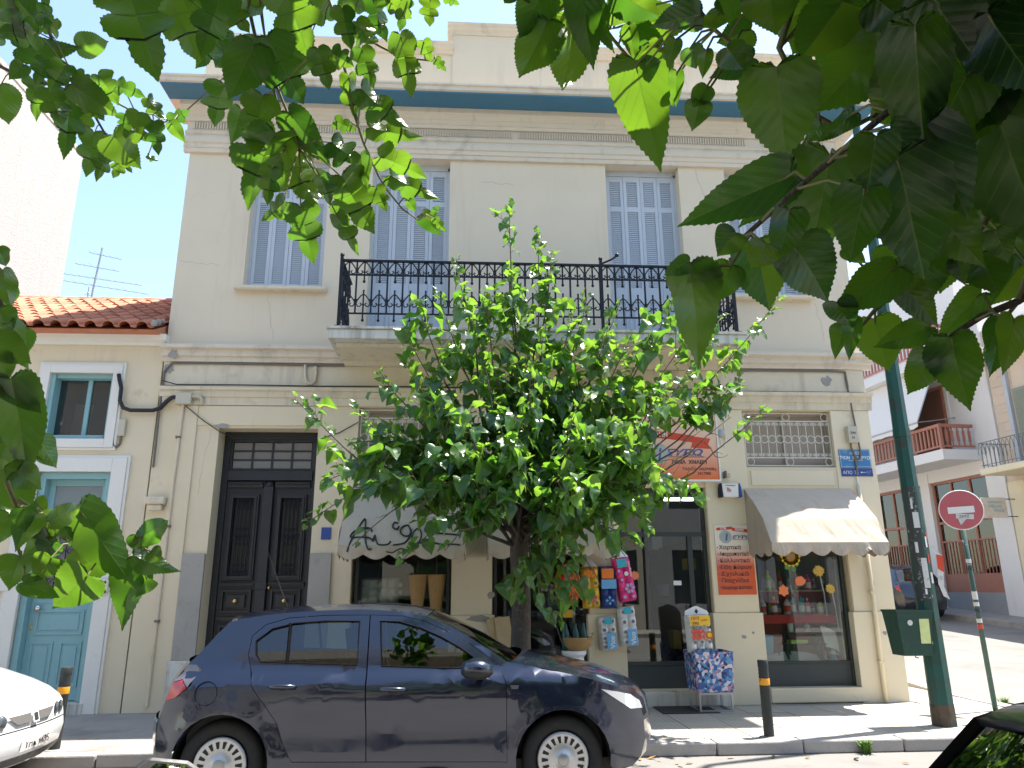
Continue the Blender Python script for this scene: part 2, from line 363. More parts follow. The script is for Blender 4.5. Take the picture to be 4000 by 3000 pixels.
# ground-floor piers: shaft and proud plinth
for x0, x1 in ((-2.04, -1.51), (-.165, .375), (1.685, 2.125), (3.385, 4.005), (5.325, 5.9)):
    dx = .035
    MB().box(x0-(0 if x0 < -2 else dx), x1+(dx if x1 < 5.8 else .03), D-.04, D+.1, .1, 1.255).build('pier_plinth', m_pier, B, bevel=.008)
    if x0 > -1: MB().box(x0+.002, x1-.002 if x1 < 5.8 else x1+.012, D-.014, D+.08, 1.256, 4.078).build('pier', m_pier, B, bevel=.006)
for x0, x1, z in ((-.17, -1.5, 3.0), (.38, 1.68, 3.0), (2.13, 3.38, 3.0), (4.01, 5.32, 2.98)):
    a, c = min(x0, x1), max(x0, x1)
    MB().box(a+.05, c-.05, D-.012, D+.01, z, 3.19).build('lintel_panel', m_pier, B, bevel=.006)
for x0, x1 in ((-1.46, -.21), (.42, 1.64), (4.05, 5.36)): MB().box(x0, x1, D-.05, D+.03, .12, .30).build('shop_sill', m_pier, B, bevel=.01)
MB().box(-3.98, -3.70, D-.03, D+.02, .12, 4.07).build('pilaster', m_lo, B, bevel=.008)
MB().box(-3.70, -2.02, D-.02, D+.01, 3.79, 4.07).build('door_lintel', m_lo, B, bevel=.008)
for x0, x1 in ((-3.70, -3.405), (-2.045, -1.76)):
    MB().box(x0, x1, D-.05, D+.12, .74, 2.06).build('stone_jamb', m_stone, B, bevel=.006)
    MB().box(x0-.03, x1+.0, D-.07, D+.13, .1, .735).build('stone_plinth', m_marble, B, bevel=.008)
MB().box(-3.5, -1.95, D-.16, D+.3, .1, .27).build('door_step', m_marble, B, bevel=.012)
MB().box(2.02, 3.5, D-.14, D+.3, .1, .285).build('shop_step', m_marble, B, bevel=.012)
# flaked plaster scars
def scar(cx, cz, r, y, seed, sx=1.0):
    q = random.Random(seed); n = 14
    pts = [(cx+sx*r*q.uniform(.55, 1.1)*math.cos(2*pi*i/n), cz+r*q.uniform(.5, 1.05)*math.sin(2*pi*i/n)) for i in range(n)]
    MB().plate(pts, y-.006, y).build('plaster_scar', m_concpatch, B)
for a in ((5.33, 4.52, .10, D-.022, 1), (-4.1, 4.78, .09, D-.105, 2, .8), (-4.16, 4.6, .1, D-.022, 3, .8), (.2, 1.215, .05, D-.04, 4, 4), (.36, 1.5, .06, D-.014, 5), (-3.36, 3.78, .05, D-.02, 7, 2.5), (3.75, .95, .03, D-.04, 8, 1.6), (3.88, 1.0, .02, D-.04, 9), (5.7, .98, .03, D-.04, 10)): scar(*a)
# ------------------------------------------------------------------ shutters
def slats(mb, x0, x1, z0, z1, y):
    z = z0
    while z < z1-.012:
        mb.add([(x0,y+.003,z+.036),(x1,y+.003,z+.036),(x1,y-.013,z),(x0,y-.013,z),(x0,y+.007,z+.036),(x1,y+.007,z+.036),(x1,y-.009,z),(x0,y-.009,z)],
               [(0,1,2,3),(4,7,6,5),(0,4,5,1),(3,2,6,7)]); z += .0335
def leafmesh(w, z0, z1, holes, panel=None):
    b = MB(); y0, y1 = -.02, .02; s = .052
    b.box(.002, s, y0, y1, z0, z1); b.box(w-s, w-.002, y0, y1, z0, z1)
    cuts = [z0]+[q for h in holes for q in h]+[z1]
    for i in range(0, len(cuts), 2): b.box(s, w-s, y0, y1, cuts[i], cuts[i+1])
    if panel:
        a, c = panel; b.box(s+.0, w-s, y0+.016, y1, a, c); b.box(s+.03, w-s-.03, y0+.006, y0+.017, a+.03, c-.03)
    m1 = b.mesh('shutter', m_shut)
    q = MB()
    for i, h in enumerate(holes):
        if panel and h == panel: continue
        slats(q, s, w-s, h[0], h[1], 0)
    return m1, q.mesh('louvre_slats', m_shut, fix=False)
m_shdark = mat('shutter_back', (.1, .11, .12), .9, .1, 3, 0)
kinds = {}
for (x0, x1, z0, z1, k) in W:
    fr = MB(); yb = D+.20
    fr.box(x0, x0+.04, yb-.03, yb+.05, z0, z1-.05); fr.box(x1-.04, x1, yb-.03, yb+.05, z0, z1-.05); fr.box(x0, x1, yb-.03, yb+.05, z1-.09, z1-.001)
    if not k: fr.box(x0+.041, x1-.041, yb-.03, yb+.05, z0+.001, z0+.04)
    fo = fr.build('window_frame', m_shut, B)
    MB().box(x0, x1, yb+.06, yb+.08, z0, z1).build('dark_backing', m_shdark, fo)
    lw = (x1-x0-.08)/4; zb = z0+(.045 if not k else .02); zt = z1-.095
    if (k, round(lw, 3)) not in kinds:
        H = zt
        hs = [(zb+.09, zt-.62), (zt-.54, zt-.09)] if not k else [(zb+.14, zb+.88), (zb+1.10, zt-.62), (zt-.54, zt-.09)]
        kinds[(k, round(lw, 3))] = leafmesh(lw, zb, zt, hs, hs[0] if k else None)
    m1, m2 = kinds[(k, round(lw, 3))]
    for i in range(4):
        o = put('shutter', m1, B, bevel=0); o.location = (x0+.04+i*lw, yb, 0); 
        o.rotation_euler[2] = r2.uniform(-.02, .02)
        tag(put('louvre_slats', m2, o), kind='stuff')
        if i in (0, 3):
            for hz in (z1-.45, z1-1.3): put('hinge', MB().tube([(lw*(i > 0), -.025, hz-.03), (lw*(i > 0), -.025, hz+.03)], .008).mesh('hinge', m_shut), o)
for x0, x1, z in ((-3.36, -2.05, 5.79), (3.98, 5.26, 5.79)):
    run('window_sill', [(.2,z),(-.10,z),(-.12,z+.015),(-.12,z+.055),(.2,z+.075)], x0, x1, m_trim2)
# ------------------------------------------------------------------ balcony
BX0, BX1, BY = -1.80, 3.78, D-1.05
bal = MB().box(BX0, BX1, BY, D-.001, 4.74, 4.865).build('balcony', m_marble, B, bevel=.01)
MB().box(BX0-.02, BX1+.02, BY-.03, D-.162, 4.868, 4.902).build('floor_slab', m_marble, bal, bevel=.008)
run2 = MB().prof([(D-.001,4.655),(D-.12,4.655),(D-.20,4.685),(D-.80,4.70),(D-.86,4.735),(D-.001,4.735)], BX0+.08, BX1-.08).build('corbel_soffit', m_trim2, bal)
RY = D-.99; RX0, RX1 = -1.68, 3.66; ZB, ZT = 4.905, 5.86
def rail(p, q, w=.02, h=.02, name='rail'):
    p, q = V(p), V(q); d = (q-p); m = d.to_track_quat('X', 'Z').to_matrix()
    MB().obox((p+q)/2, (d.length/2, w/2, h/2), m).build(name, m_iron, bal)
sides = [((RX0, RY), (RX1, RY)), ((RX0, RY), (RX0, D-.17)), ((RX1, RY), (RX1, D-.17))]
for (a, c) in sides:
    rail((*a, ZT), (*c, ZT), .045, .025, 'handrail'); rail((*a, ZT-.205), (*c, ZT-.205)); rail((*a, ZB+.2), (*c, ZB+.2))
def orn(up):
    """heart of two scrolls with a ball-ended rod between them"""
    b = MB(); h = .2
    for s in (-1, 1):
        pts = [(0, 0, h-.01), (s*.03, 0, h-.03), (s*.06, 0, h-.07), (s*.088, 0, h-.115), (s*.09, 0, h-.155), (s*.07, 0, h-.185), (s*.04, 0, h-.182), (s*.025, 0, h-.16), (s*.032, 0, h-.14), (s*.045, 0, h-.145)]
        b.tube(pts, .0088, 5)
    if up: b.tube([(0,0,.205),(0,0,-.085)], .0115, 6); b.ball((0,0,-.095), .021, 8, 5)
    else: b.tube([(0,0,.235),(0,0,-.17)], .0115, 6); b.ball((0,0,-.18), .021, 8, 5); b.ball((0,0,.24), .014, 6, 4)
    b.box(-.015, .015, -.012, .012, .03, .05)
    return b.mesh('scroll_ornament', m_iron)
om = {1: orn(1), 0: orn(0)}
barm = MB().tube([(0,0,ZB+.2),(0,0,ZT)], 0.0135, 6).box(-.02, .02, -.015, .015, ZT-.145, ZT-.125).box(-.02, .02, -.015, .015, ZB+.38, ZB+.40).mesh('baluster', m_iron)
for (a, c) in sides:
    a, c = V(a), V(c); Ln = (c-a).length; n = max(1, round(Ln/.205)); rz = math.atan2((c-a).y, (c-a).x)
    for i in range(n):
        p = a.lerp(c, (i+.5)/n)
        for k, z in ((1, ZT-.205), (0, ZB+.285)):
            o = put('scroll_ornament', om[k], bal); o.location = (p.x, p.y, z); o.rotation_euler = (0, 0, rz)
        if i:
            p = a.lerp(c, i/n); o = put('baluster', barm, bal); o.location = (p.x, p.y, 0); o.rotation_euler = (0, 0, rz)
for x, h in ((RX0, .08), (1.83, .10), (RX1, .08)):
    MB().box(x-.02, x+.02, RY-.02, RY+.02, ZB, ZT+h-.03).ball((x, RY, ZT+h), .03, 10, 6).box(x-.045, x+.045, RY-.045, RY+.045, ZB-.001, ZB+.02).build('post', m_iron, bal)
    MB().tube([(x, RY, ZB+.01), (x, RY+.0, ZB+.1)], .02, 6).build('post_foot', m_iron, bal)
MB().tube([(1.83, RY-.01, ZT+.02), (1.98, RY-.04, ZT+.08), (2.05, RY-.05, ZT+.13)], .014, 6).ball((2.05, RY-.05, ZT+.14), .03, 8, 5).build('flag_holder', m_iron, bal)
# ------------------------------------------------------------------ street door
dr = thing('tmp', None, None) if False else None
yb = D+.28
fr = MB().box(-3.40, -3.31, yb, yb+.07, .27, 3.76).box(-2.14, -2.05, yb, yb+.07, .27, 3.76).box(-3.31, -2.14, yb, yb+.07, 3.66, 3.76).box(-3.31, -2.14, yb-.03, yb+.07, 3.07, 3.20)
door = fr.build('street_door', m_door, B, bevel=.006)
tr = MB().box(-3.31, -2.14, yb+.02, yb+.05, 3.20, 3.235).box(-3.31, -2.14, yb+.02, yb+.05, 3.62, 3.66)
for x in (-3.31, -2.175): tr.box(x, x+.035, yb+.02, yb+.05, 3.235, 3.62)
cw = (1.17-.07)/4
for i in range(1, 4): tr.box(-3.275+i*cw-.014, -3.275+i*cw+.014, yb+.02, yb+.05, 3.235, 3.62)
for j in range(1, 3): tr.box(-3.275, -2.175, yb+.022, yb+.048, 3.235+j*.128-.012, 3.235+j*.128+.012)
tr.build('transom_bars', m_door, door)
for i in range(4):
    for j in range(3): MB().box(-3.275+i*cw+.01, -3.275+(i+1)*cw-.01, yb+.034, yb+.038, 3.235+j*.128+.01, 3.235+(j+1)*.128-.01).build('pane', m_doorg, door)
def doorleaf(x0, x1, knob):
    b = MB(); y = yb+.01
    def fram(a, c, z0, z1, w, d):
        b.box(a, c, y-d, y+.02, z0, z0+w); b.box(a, c, y-d, y+.02, z1-w, z1); b.box(a, a+w, y-d, y+.02, z0+w, z1-w); b.box(c-w, c, y-d, y+.02, z0+w, z1-w)
    b.box(x0, x1, y+.015, y+.05, .275, 1.72); b.box(x0, x1, y+.015, y+.05, 2.86, 3.065); b.box(x0, x0+.1, y+.015, y+.05, 1.72, 2.86); b.box(x1-.1, x1, y+.015, y+.05, 1.72, 2.86)
    fram(x0+.06, x1-.06, 1.72, 2.88, .035, .03); fram(x0+.085, x1-.085, 1.745, 2.855, .03, .045)
    b.box(x0+.02, x1-.02, y-.03, y+.02, 2.97, 3.02); b.box(x0+.03, x1-.03, y-.05, y+.02, 3.02, 3.04)
    b.box(x0+.02, x1-.02, y-.03, y+.02, 1.64, 1.69); b.box(x0+.03, x1-.03, y-.045, y+.02, 1.66, 1.68)
    fram(x0+.06, x1-.06, 1.30, 1.60, .03, .03); b.box(x0+.14, x1-.14, y-.025, y+.02, 1.37, 1.53)
    b.box(x0+.02, x1-.02, y-.03, y+.02, 1.20, 1.25)
    fram(x0+.06, x1-.06, .42, 1.15, .035, .03); b.box(x0+.13, x1-.13, y-.025, y+.02, .52, 1.05); b.box(x0+.01, x1-.01, y-.02, y+.02, .28, .38)
    lf = b.build('door_leaf', m_door, door, bevel=.004)
    g = MB(); gx0, gx1 = x0+.12, x1-.12
    for i in range(6): xx = lerp(gx0, gx1, i/5); g.tube([(xx, y-.01, 1.78), (xx, y-.01, 2.82)], .006, 5)
    for z in (1.80, 1.86, 2.27, 2.33, 2.74, 2.80): g.tube([(gx0, y-.01, z), (gx1, y-.01, z)], .006, 5)
    for z in (1.83, 2.30, 2.77, 1.92, 2.2, 2.4, 2.69):
        for xx in (.3, .5, .7): g.tube(scroll(lerp(gx0, gx1, xx), z, .028, 0, 1.1, 1, 9, y-.014), .004, 4)
    g.build('door_grille', m_iron, door)
    MB().box(x0+.1, x1-.1, y+.03, y+.034, 1.72, 2.86).build('pane', m_doorg2, door)
    MB().lathe([(.004,0),(.016,.002),(.014,.02),(.03,.035),(.034,.05),(.025,.066),(.004,.07)], (knob, y-.025, 1.45), 14, m=Matrix.Rotation(pi/2, 3, 'X')).build('door_knob', m_brass, door, smooth=True)
m_doorg2 = mat('door_glass_black', (.012, .014, .015), .2, .1, 4, 0)
doorleaf(-3.31, -2.79, -3.05); doorleaf(-2.66, -2.14, -2.40)
MB().box(-2.79, -2.66, yb-.05, yb+.05, .275, 2.98).lathe([(.06,0),(.06,.03),(.045,.06),(.02,.07)], (-2.725, yb-.0, 2.98), 12).box(-2.80, -2.65, yb-.06, yb+.04, 1.6, 1.7).box(-2.80, -2.65, yb-.06, yb+.04, .275, .5).build('astragal', m_door, door, bevel=.006)
MB().lathe([(.018,0),(.018,.012),(.008,.016)], (-2.63, yb-.01, 1.62), 10, m=Matrix.Rotation(pi/2, 3, 'X')).build('lock', m_brass, door)
MB().box(-3.4, -2.05, yb+.075, yb+.1, .27, 3.76).build('dark_backing', m_dark, door)
# ------------------------------------------------------------------ upper shop windows with wrought grilles
def grille(x0, x1, z0, z1):
    y = D+.05; n = 11; wn = MB()
    wn.box(x0, x1, D+.16, D+.2, z0, z0+.05); wn.box(x0, x1, D+.16, D+.2, z1-.05, z1)
    for x in (x0, (x0+x1)/2-.025, x1-.05): wn.box(x, x+.05, D+.155, D+.2, z0+.05, z1-.05)
    win = wn.build('fanlight', m_blind2, B)
    MB().box(x0+.02, x1-.02, D+.19, D+.195, z0+.02, z1-.02).build('blind', m_blind, win)
    e = .03; a, c, p, q = x0+e, x1-e, z0+e, z1-e; dx = (c-a)/n
    g = MB()
    for z in (p, q, p+.115, q-.115): g.box(a, c, y-.006, y+.006, z-.006, z+.006)
    for x in (a, c): g.box(x-.006, x+.006, y-.006, y+.006, p, q)
    gr = g.build('window_grille', m_whiteiron, win)
    bm_ = MB().tube([(0,y,p+.115),(0,y,q-.115)], .006, 6).mesh('bar', m_whiteiron)
    r = dx*.47
    rm = MB().tube([(r*math.cos(t*pi/8), y-.008, r*math.sin(t*pi/8)) for t in range(16)], .0055, 5, close=True).mesh('ring', m_whiteiron)
    sm = MB()
    for s in (-1, 1): sm.tube(scroll(s*dx*.22, 0, dx*.2, pi*.5, 1.35, -s, 14, y-.006), .0045, 5)
    sm = sm.mesh('scroll', m_whiteiron)
    for i in range(n):
        xc = a+(i+.5)*dx
        if i: put('bar', bm_, gr).location = (a+i*dx, 0, 0)
        put('ring', rm, gr).location = (xc, 0, (p+q)/2)
        for z, s in ((q-.16, 1), (p+.16, -1)):
            o = put('scroll', sm, gr); o.location = (xc, 0, z); o.scale = (1, 1, s)
    for x in (a+.055, (a+c)/2, c-.055):
        for z in (p+.057, q-.057): put('ring', rm, gr).location = (x, 0, z)
m_blind2 = mat('fanlight_frame', (.42, .37, .31), .8, .1, 4, .1, 60)
for x0, x1, z0, z1 in ((-1.50, -.17, 3.22, 4.07), (.38, 1.68, 3.22, 4.07), (4.01, 5.34, 3.24, 4.07)): grille(x0, x1, z0, z1)
# ------------------------------------------------------------------ shop windows and shop door
def shopwin(x0, x1, z0, z1, y, panel=.30):
    f = MB(); w = .045
    f.box(x0, x0+w, y, y+.06, z0, z1); f.box(x1-w, x1, y, y+.06, z0, z1); f.box(x0+w, x1-w, y, y+.06, z1-w, z1); f.box(x0+w, x1-w, y, y+.06, z0+panel, z0+panel+.03)
    fo = f.build('shop_window', m_frame, B, bevel=.004)
    MB().box(x0+w, x1-w, y+.02, y+.05, z0, z0+panel-.001).build('base_panel', m_panel, fo)
    MB().box(x0+w, x1-w, y+.03, y+.034, z0+panel+.03, z1-w).build('pane', m_glass, fo)
    return fo
shopwin(-1.46, -.19, .30, 2.94, D+.10); shopwin(.40, 1.66, .30, 2.94, D+.10); shopwin(4.03, 5.30, .30, 2.92, D+.10, .29)
y = D+.10
f = MB().box(2.13, 2.19, y, y+.06, .285, 2.95).box(3.33, 3.38, y, y+.06, .285, 2.95).box(2.19, 3.33, y, y+.06, 2.89, 2.95).box(2.19, 3.33, y, y+.05, 2.28, 2.34).box(3.10, 3.17, y-.01, y+.05, .285, 2.28).box(2.19, 3.10, y, y+.05, .59, .64)
sd = f.build('shop_door', m_frame, B, bevel=.004)
MB().box(2.19, 3.10, y+.015, y+.045, .286, .589).build('base_panel', m_panel, sd)
for x0, x1, z0, z1 in ((2.19, 3.10, .64, 2.28), (3.17, 3.33, .286, 2.28), (2.19, 3.33, 2.34, 2.89)): MB().box(x0, x1, y+.022, y+.026, z0, z1).build('pane', m_glass, sd)
MB().tube([(3.06, y-.03, 1.15), (3.06, y-.05, 1.17), (3.06, y-.05, 1.33), (3.06, y-.03, 1.35)], .01, 6).build('door_handle', m_iron, sd)
MB().box(2.88, 2.99, y+.016, y+.018, 1.62, 1.68).build('door_sticker', mat('sticker_white', (.8, .8, .8), .5, .03, 3, 0), sd)

# hairline cracks in the plaster
m_crack = mat('crack_dark', (.16, .14, .12), .95, .2, 9, 0)
def crack(x, z, dx, dz, seed, y, n=9):
    q = random.Random(seed); pts = [(x+dx*i/n+q.uniform(-.02, .02), y, z+dz*i/n+q.uniform(-.02, .02)) for i in range(n+1)]
    MB().tube(pts, [.001+.001*q.random() for _ in pts], 4).build('plaster_crack', m_crack, B)
for a in ((-4.2, 6.25, .55, -.05, 1, D), (-2.9, 5.75, .12, -.7, 2, D), (1.2, 9.9, -.1, -.7, 3, PY-.02), (.2, 7.7, .5, -.06, 4, D), (5.3, 5.75, .1, -.6, 5, D), (3.6, 8.0, .25, -.9, 6, D), (-3.5, 3.75, -.1, -.9, 7, D-.0), (-.1, 1.9, .3, .25, 8, D-.014), (3.5, 9.8, .15, -.6, 9, PY), (-2.0, 9.85, .3, -.65, 10, PY), (5.45, 2.4, .2, -.8, 11, D-.014), (-3.95, 1.9, .1, -1.1, 12, D-.0)): crack(*a)
# ------------------------------------------------------------------ low yellow house next door
m_yel = mat('plaster_yellow', (.68, .585, .42), .9, .06, 1.5, .25, 60, streak=((.58, .50, .38), .56, .78, 5), dirt=((.45, .37, .26), .62, .8, 1.5))
m_wtrim = mat('white_trim', (.72, .70, .64), .8, .05, 3, .15, 60, dirt=((.5, .45, .38), .6, .8, 3))
m_teal = mat('teal_paint', (.24, .43, .45), .55, .07, 3, .15, 50, dirt=((.19, .35, .38), .56, .8, 4))
m_clay = mat('clay_tile', (.44, .17, .095), .85, .2, 6, .4, 60, rand=.22, dirt=((.26, .13, .095), .55, .75, 7))
m_pink = mat('pink_roughcast', (.42, .375, .35), .95, .05, 2, .7, 16, bd=.03, streak=((.36, .32, .30), .5, .75, 9))
m_white = mat('white_render', (.66, .645, .63), .9, .05, 1.2, .2, 60, streak=((.5, .49, .47), .6, .85, 4))
m_brown = mat('brown_metal', (.34, .14, .095), .55, .12, 4, .1, 60)
m_base = mat('grey_marble_base', (.26, .27, .28), .6, .15, 4, .1, 50)
H = thing('yellow_house', 'low yellow rendered house with terracotta tiled roof and turquoise door', 'house', (-5.5, D, .12), world=True)
hl, hr = -12.0, -4.27
wall(MB(), hl, hr, .1, 4.93, D+.003, D+.4, [(-5.69,-4.75,.12,3.14),(-5.75,-4.90,3.59,4.52)]).build('wall', m_yel, H, fix=False)
MB().box(hl, hl+.3, D+.401, 16, .1, 4.93).build('side_wall', m_yel, H); MB().box(hl+.301, hr, 15.7, 16, .1, 4.93).build('back_wall', m_yel, H)
MB().prof([(D+.01,4.931),(D-.05,4.931),(D-.06,4.97),(D-.13,4.99),(D-.15,5.07),(D+.4,5.07)], hl, hr+.06).build('eaves_cornice', m_wtrim, H)
def surround(x0, x1, z0, z1, wdt, d, bottom=True):
    b = MB(); y0 = D-d
    b.box(x0-wdt, x0, y0, D+.02, z0-(wdt if bottom else 0), z1+wdt); b.box(x1, x1+wdt, y0, D+.02, z0-(wdt if bottom else 0), z1+wdt); b.box(x0, x1, y0, D+.02, z1, z1+wdt)
    if bottom: b.box(x0, x1, y0, D+.02, z0-wdt, z0)
    e = .035
    b.box(x0-wdt-e, x0-wdt, y0+.02, D+.02, z0-(wdt if bottom else 0), z1+wdt+e); b.box(x1+wdt, x1+wdt+e, y0+.02, D+.02, z0-(wdt if bottom else 0), z1+wdt+e); b.box(x0-wdt, x1+wdt, y0+.02, D+.02, z1+wdt, z1+wdt+e)
    if bottom: b.box(x0-wdt-e, x1+wdt+e, y0+.02, D+.02, z0-wdt-e, z0-wdt)
    return b.build('surround', m_wtrim, H, bevel=.005)
surround(-5.75, -4.90, 3.59, 4.52, .12, .05); surround(-5.69, -4.75, .12, 3.14, .19, .05, False)
y = D+.14
f = MB().box(-5.75, -5.69, D+.0, y+.05, 3.60, 4.52).box(-4.95, -4.90, D+.03, y+.05, 3.60, 4.52).box(-5.69, -4.95, D+.03, y+.05, 4.46, 4.52).box(-5.69, -4.95, D+.02, y+.05, 3.60, 3.65).box(-5.31, -5.25, y, y+.05, 3.65, 4.46)
wf = f.build('window', m_teal, H, bevel=.005)
for a, c in ((-5.69, -5.31), (-5.25, -4.95)): MB().box(a, c, y+.025, y+.03, 3.65, 4.46).build('pane', m_glass2, wf)
MB().box(-5.74, -4.91, y+.3, y+.32, 3.55, 4.6).build('dark_backing', m_dark, wf)
MB().obox((-5.42, y+.18, 3.85), (.12, .01, .3), Matrix.Rotation(.05, 3, 'Y')).build('curtain', mat('curtain_cream', (.5, .42, .3), .9, .1, 4, 0), wf)
f = MB().box(-5.69, -5.61, D+.02, y+.06, .26, 3.14).box(-4.83, -4.75, D+.02, y+.06, .26, 3.14).box(-5.61, -4.83, D+.02, y+.06, 3.05, 3.14)
f.box(-5.61, -4.83, y, y+.04, .26, 1.44)
for a, c in ((-5.61, -5.53), (-4.91, -4.83)): f.box(a, c, y, y+.04, 1.44, 3.05)
f.box(-5.53, -4.91, y, y+.04, 2.32, 2.42).box(-5.53, -4.91, y, y+.04, 1.44, 1.50).box(-5.53, -4.91, y, y+.04, 2.97, 3.05)
for a, c, p, q in ((-5.52, -4.92, 1.05, 1.36), (-5.54, -5.26, .42, .97), (-5.18, -4.90, .42, .97)):
    f.box(a, c, y-.014, y, p, p+.03).box(a, c, y-.014, y, q-.03, q).box(a, a+.03, y-.014, y, p+.03, q-.03).box(c-.03, c, y-.014, y, p+.03, q-.03).box(a+.06, c-.06, y-.01, y, p+.06, q-.06)
hd = f.build('front_door', m_teal, H, bevel=.004)
MB().box(-5.53, -4.91, y+.02, y+.025, 2.42, 2.97).build('transom_pane', mat('frosted_glass', (.22, .25, .26), .3, .08, 3, 0), hd)
MB().box(-5.53, -4.91, y+.02, y+.025, 1.50, 2.32).build('pane', m_doorg, hd)
g = MB()
for i in range(6): g.tube([(-5.47+i*.1, y-.01, 1.5), (-5.47+i*.1, y-.01, 2.32)], .007, 5)
for z in (1.62, 2.2): g.tube([(-5.53, y-.01, z), (-4.91, y-.01, z)], .007, 5)
for i in range(5):
    for z in (1.72, 2.1): g.tube(scroll(-5.42+i*.1, z, .045, 0, 1.2, 1, 10, y-.014), .005, 4)
g.build('door_grille', m_iron, hd)
MB().lathe([(.004,0),(.02,.004),(.016,.02),(.038,.04),(.042,.055),(.03,.07),(.004,.075)], (-5.50, y-.005, 1.385), 14, m=Matrix.Rotation(pi/2, 3, 'X')).build('door_knob', mat('steel_knob', (.7, .66, .6), .2, .05, 3, 0, metal=1), hd, smooth=True)
MB().box(-5.58, -5.555, y-.01, y, 1.12, 1.18).build('lock', m_brass, hd)
MB().box(-5.8, -4.7, D-.06, D+.3, .1, .25).build('door_step', m_marble, H, bevel=.01)
# roof of single clay tiles
ex0, ez0, ry, rz_ = D-.37, 5.075, 13.0, 6.62
sl = math.atan2(rz_-ez0, ry-ex0); SLn = math.hypot(rz_-ez0, ry-ex0)
rf = MB().ext([(hl, ex0+.06, ez0), (hl, ry, rz_-.03), (hl, 16.1, ez0), (hl, 16.1, ez0-.02), (hl, ex0+.06, ez0-.02)], (hr-hl-.02, 0, 0)).build('roof', m_clay, H)
tw, tl_ = .228, .40
b = MB(); rows = []
for k, (yy, lift) in enumerate(((-.03, .022), (tl_, .0))):
    top = [];  n = 9
    for i in range(n+1):
        a = pi*i/n; top.append((.078-.078*math.cos(a) if True else 0, yy, .012+lift+.072*math.sin(a)))
    top += [(.172, yy, .006+lift), (.19, yy, lift), (tw+.01, yy, .002+lift)]
    rows.append(top)
b.grid(rows); low = [[(p[0], p[1], p[2]-.016) for p in rw] for rw in rows]
b.grid(low[::-1]); b.grid([rows[0], low[0]]); 
tmesh = b.mesh('roof_tile', m_clay, smooth=False)
nr = 9; dy = (SLn-.05)/nr
rr = random.Random(5)
x = hr-.26; c = 0
while x > -9.3:
    for j in range(nr):
        o = put('roof_tile', tmesh, rf); s = .03+j*dy
        o.location = (x+rr.uniform(-.006, .006), ex0+s*math.cos(sl), ez0+.0+s*math.sin(sl)); o.rotation_euler = (sl+rr.uniform(-.015, .015), rr.uniform(-.015, .015), rr.uniform(-.012, .012)); o.scale = (1, dy/.36, 1)
    x -= tw; c += 1
x = hr-.42
rm = MB().grid([[(a, .11*math.cos(t), .1*math.sin(t)*(1 if a > .05 else 1.14)-.03) for t in [pi*k/8 for k in range(9)]] for a in (0, .04, .42)]).mesh('ridge_tile', m_clay)
while x > -9.5:
    o = put('ridge_tile', rm, rf); o.location = (x, ry, rz_+.02); x -= .38
# mortar where the tiles meet the neighbour's wall
b = MB(); q = random.Random(8)
for i in range(22): s = i/21*SLn; b.ball((hr-.01+q.uniform(-.03, .03), ex0+s*math.cos(sl), ez0+s*math.sin(sl)+.07), q.uniform(.025, .05), 6, 4)
b.build('mortar_fillet', m_concpatch, rf)
# intercom, name plate
t = thing('door_intercom', 'small steel intercom panel beside the turquoise door', 'intercom', (-4.63, D-.05, 1.55), world=True)
MB().box(-4.67, -4.58, D-.075, D-.05, 1.55, 1.75).build('case', mat('intercom_steel', (.6, .6, .58), .35, .05, 3, 0, metal=.6), t, bevel=.006); MB().lathe([(.018,0),(.018,.006)], (-4.625, D-.075, 1.70), 10, m=Matrix.Rotation(pi/2, 3, 'X')).build('lens', m_iron, t); MB().box(-4.655, -4.595, D-.079, D-.0755, 1.565, 1.60).build('button', m_iron, t)
tag(MB().box(-6.02, -5.82, D-.065, D-.05, 1.60, 1.80).build('wall_plaque', m_wtrim, None, bevel=.004), 'plain white plaque on the wall left of the turquoise door', 'plaque')
# ------------------------------------------------------------------ pink block and its aerials
P = thing('pink_apartment_block', 'tall windowless pink roughcast apartment block rising behind the tiled roof', 'building', (-17, 18, 0), world=True)
px_ = -12.42
MB().box(px_-9, px_, 16.2, 22, 0, 15.1).build('wall', m_pink, P)
MB().box(px_-9, px_+.02, 16.15, 22.03, 15.1, 15.25).build('parapet', m_pink, P)
MB().box(px_-9, px_+4.2, 25.6, 32, 0, 11.0).build('rear_wing', m_pink, P)
m_alu = mat('aerial_metal', (.35, .36, .38), .4, .1, 5, 0, metal=.6)
A = thing('tv_aerial', 'tall television aerial mast with long crosswise booms behind the tiled roof', 'aerial', (-13.5, 26, 11), world=True)
MB().tube([(-13.56, 26, 11), (-13.56, 26, 12.1), (-13.45, 26, 13.8)], .035, 6).build('mast', m_alu, A)
MB().box(-13.72, -13.4, 25.9, 26.1, 11.65, 11.75).tube([(-13.7, 26, 11), (-13.62, 26, 11.7)], .02).tube([(-13.42, 26, 11), (-13.5, 26, 11.7)], .02).build('bracket', m_alu, A)
for (x0, z0, x1, z1, n) in ((-14.34, 13.15, -12.72, 12.87, 6), (-14.69, 12.74, -11.86, 12.34, 11), (-14.65, 12.47, -11.57, 11.99, 10), (-13.9, 13.6, -12.7, 13.35, 5)):
    b = MB().tube([(x0, 26, z0), (x1, 26, z1)], .014, 5)
    for i in range(n):
        k = (i+.3)/n; b.tube([(lerp(x0, x1, k)-.02, 25.75, lerp(z0, z1, k)+.02), (lerp(x0, x1, k)+.02, 26.25, lerp(z0, z1, k)+.02)], .008, 4)
    b.build('boom', m_alu, A)
A = thing('roof_antenna', 'short slim antenna mast beside the tall television aerial', 'aerial', (-13.9, 26.5, 11), world=True)
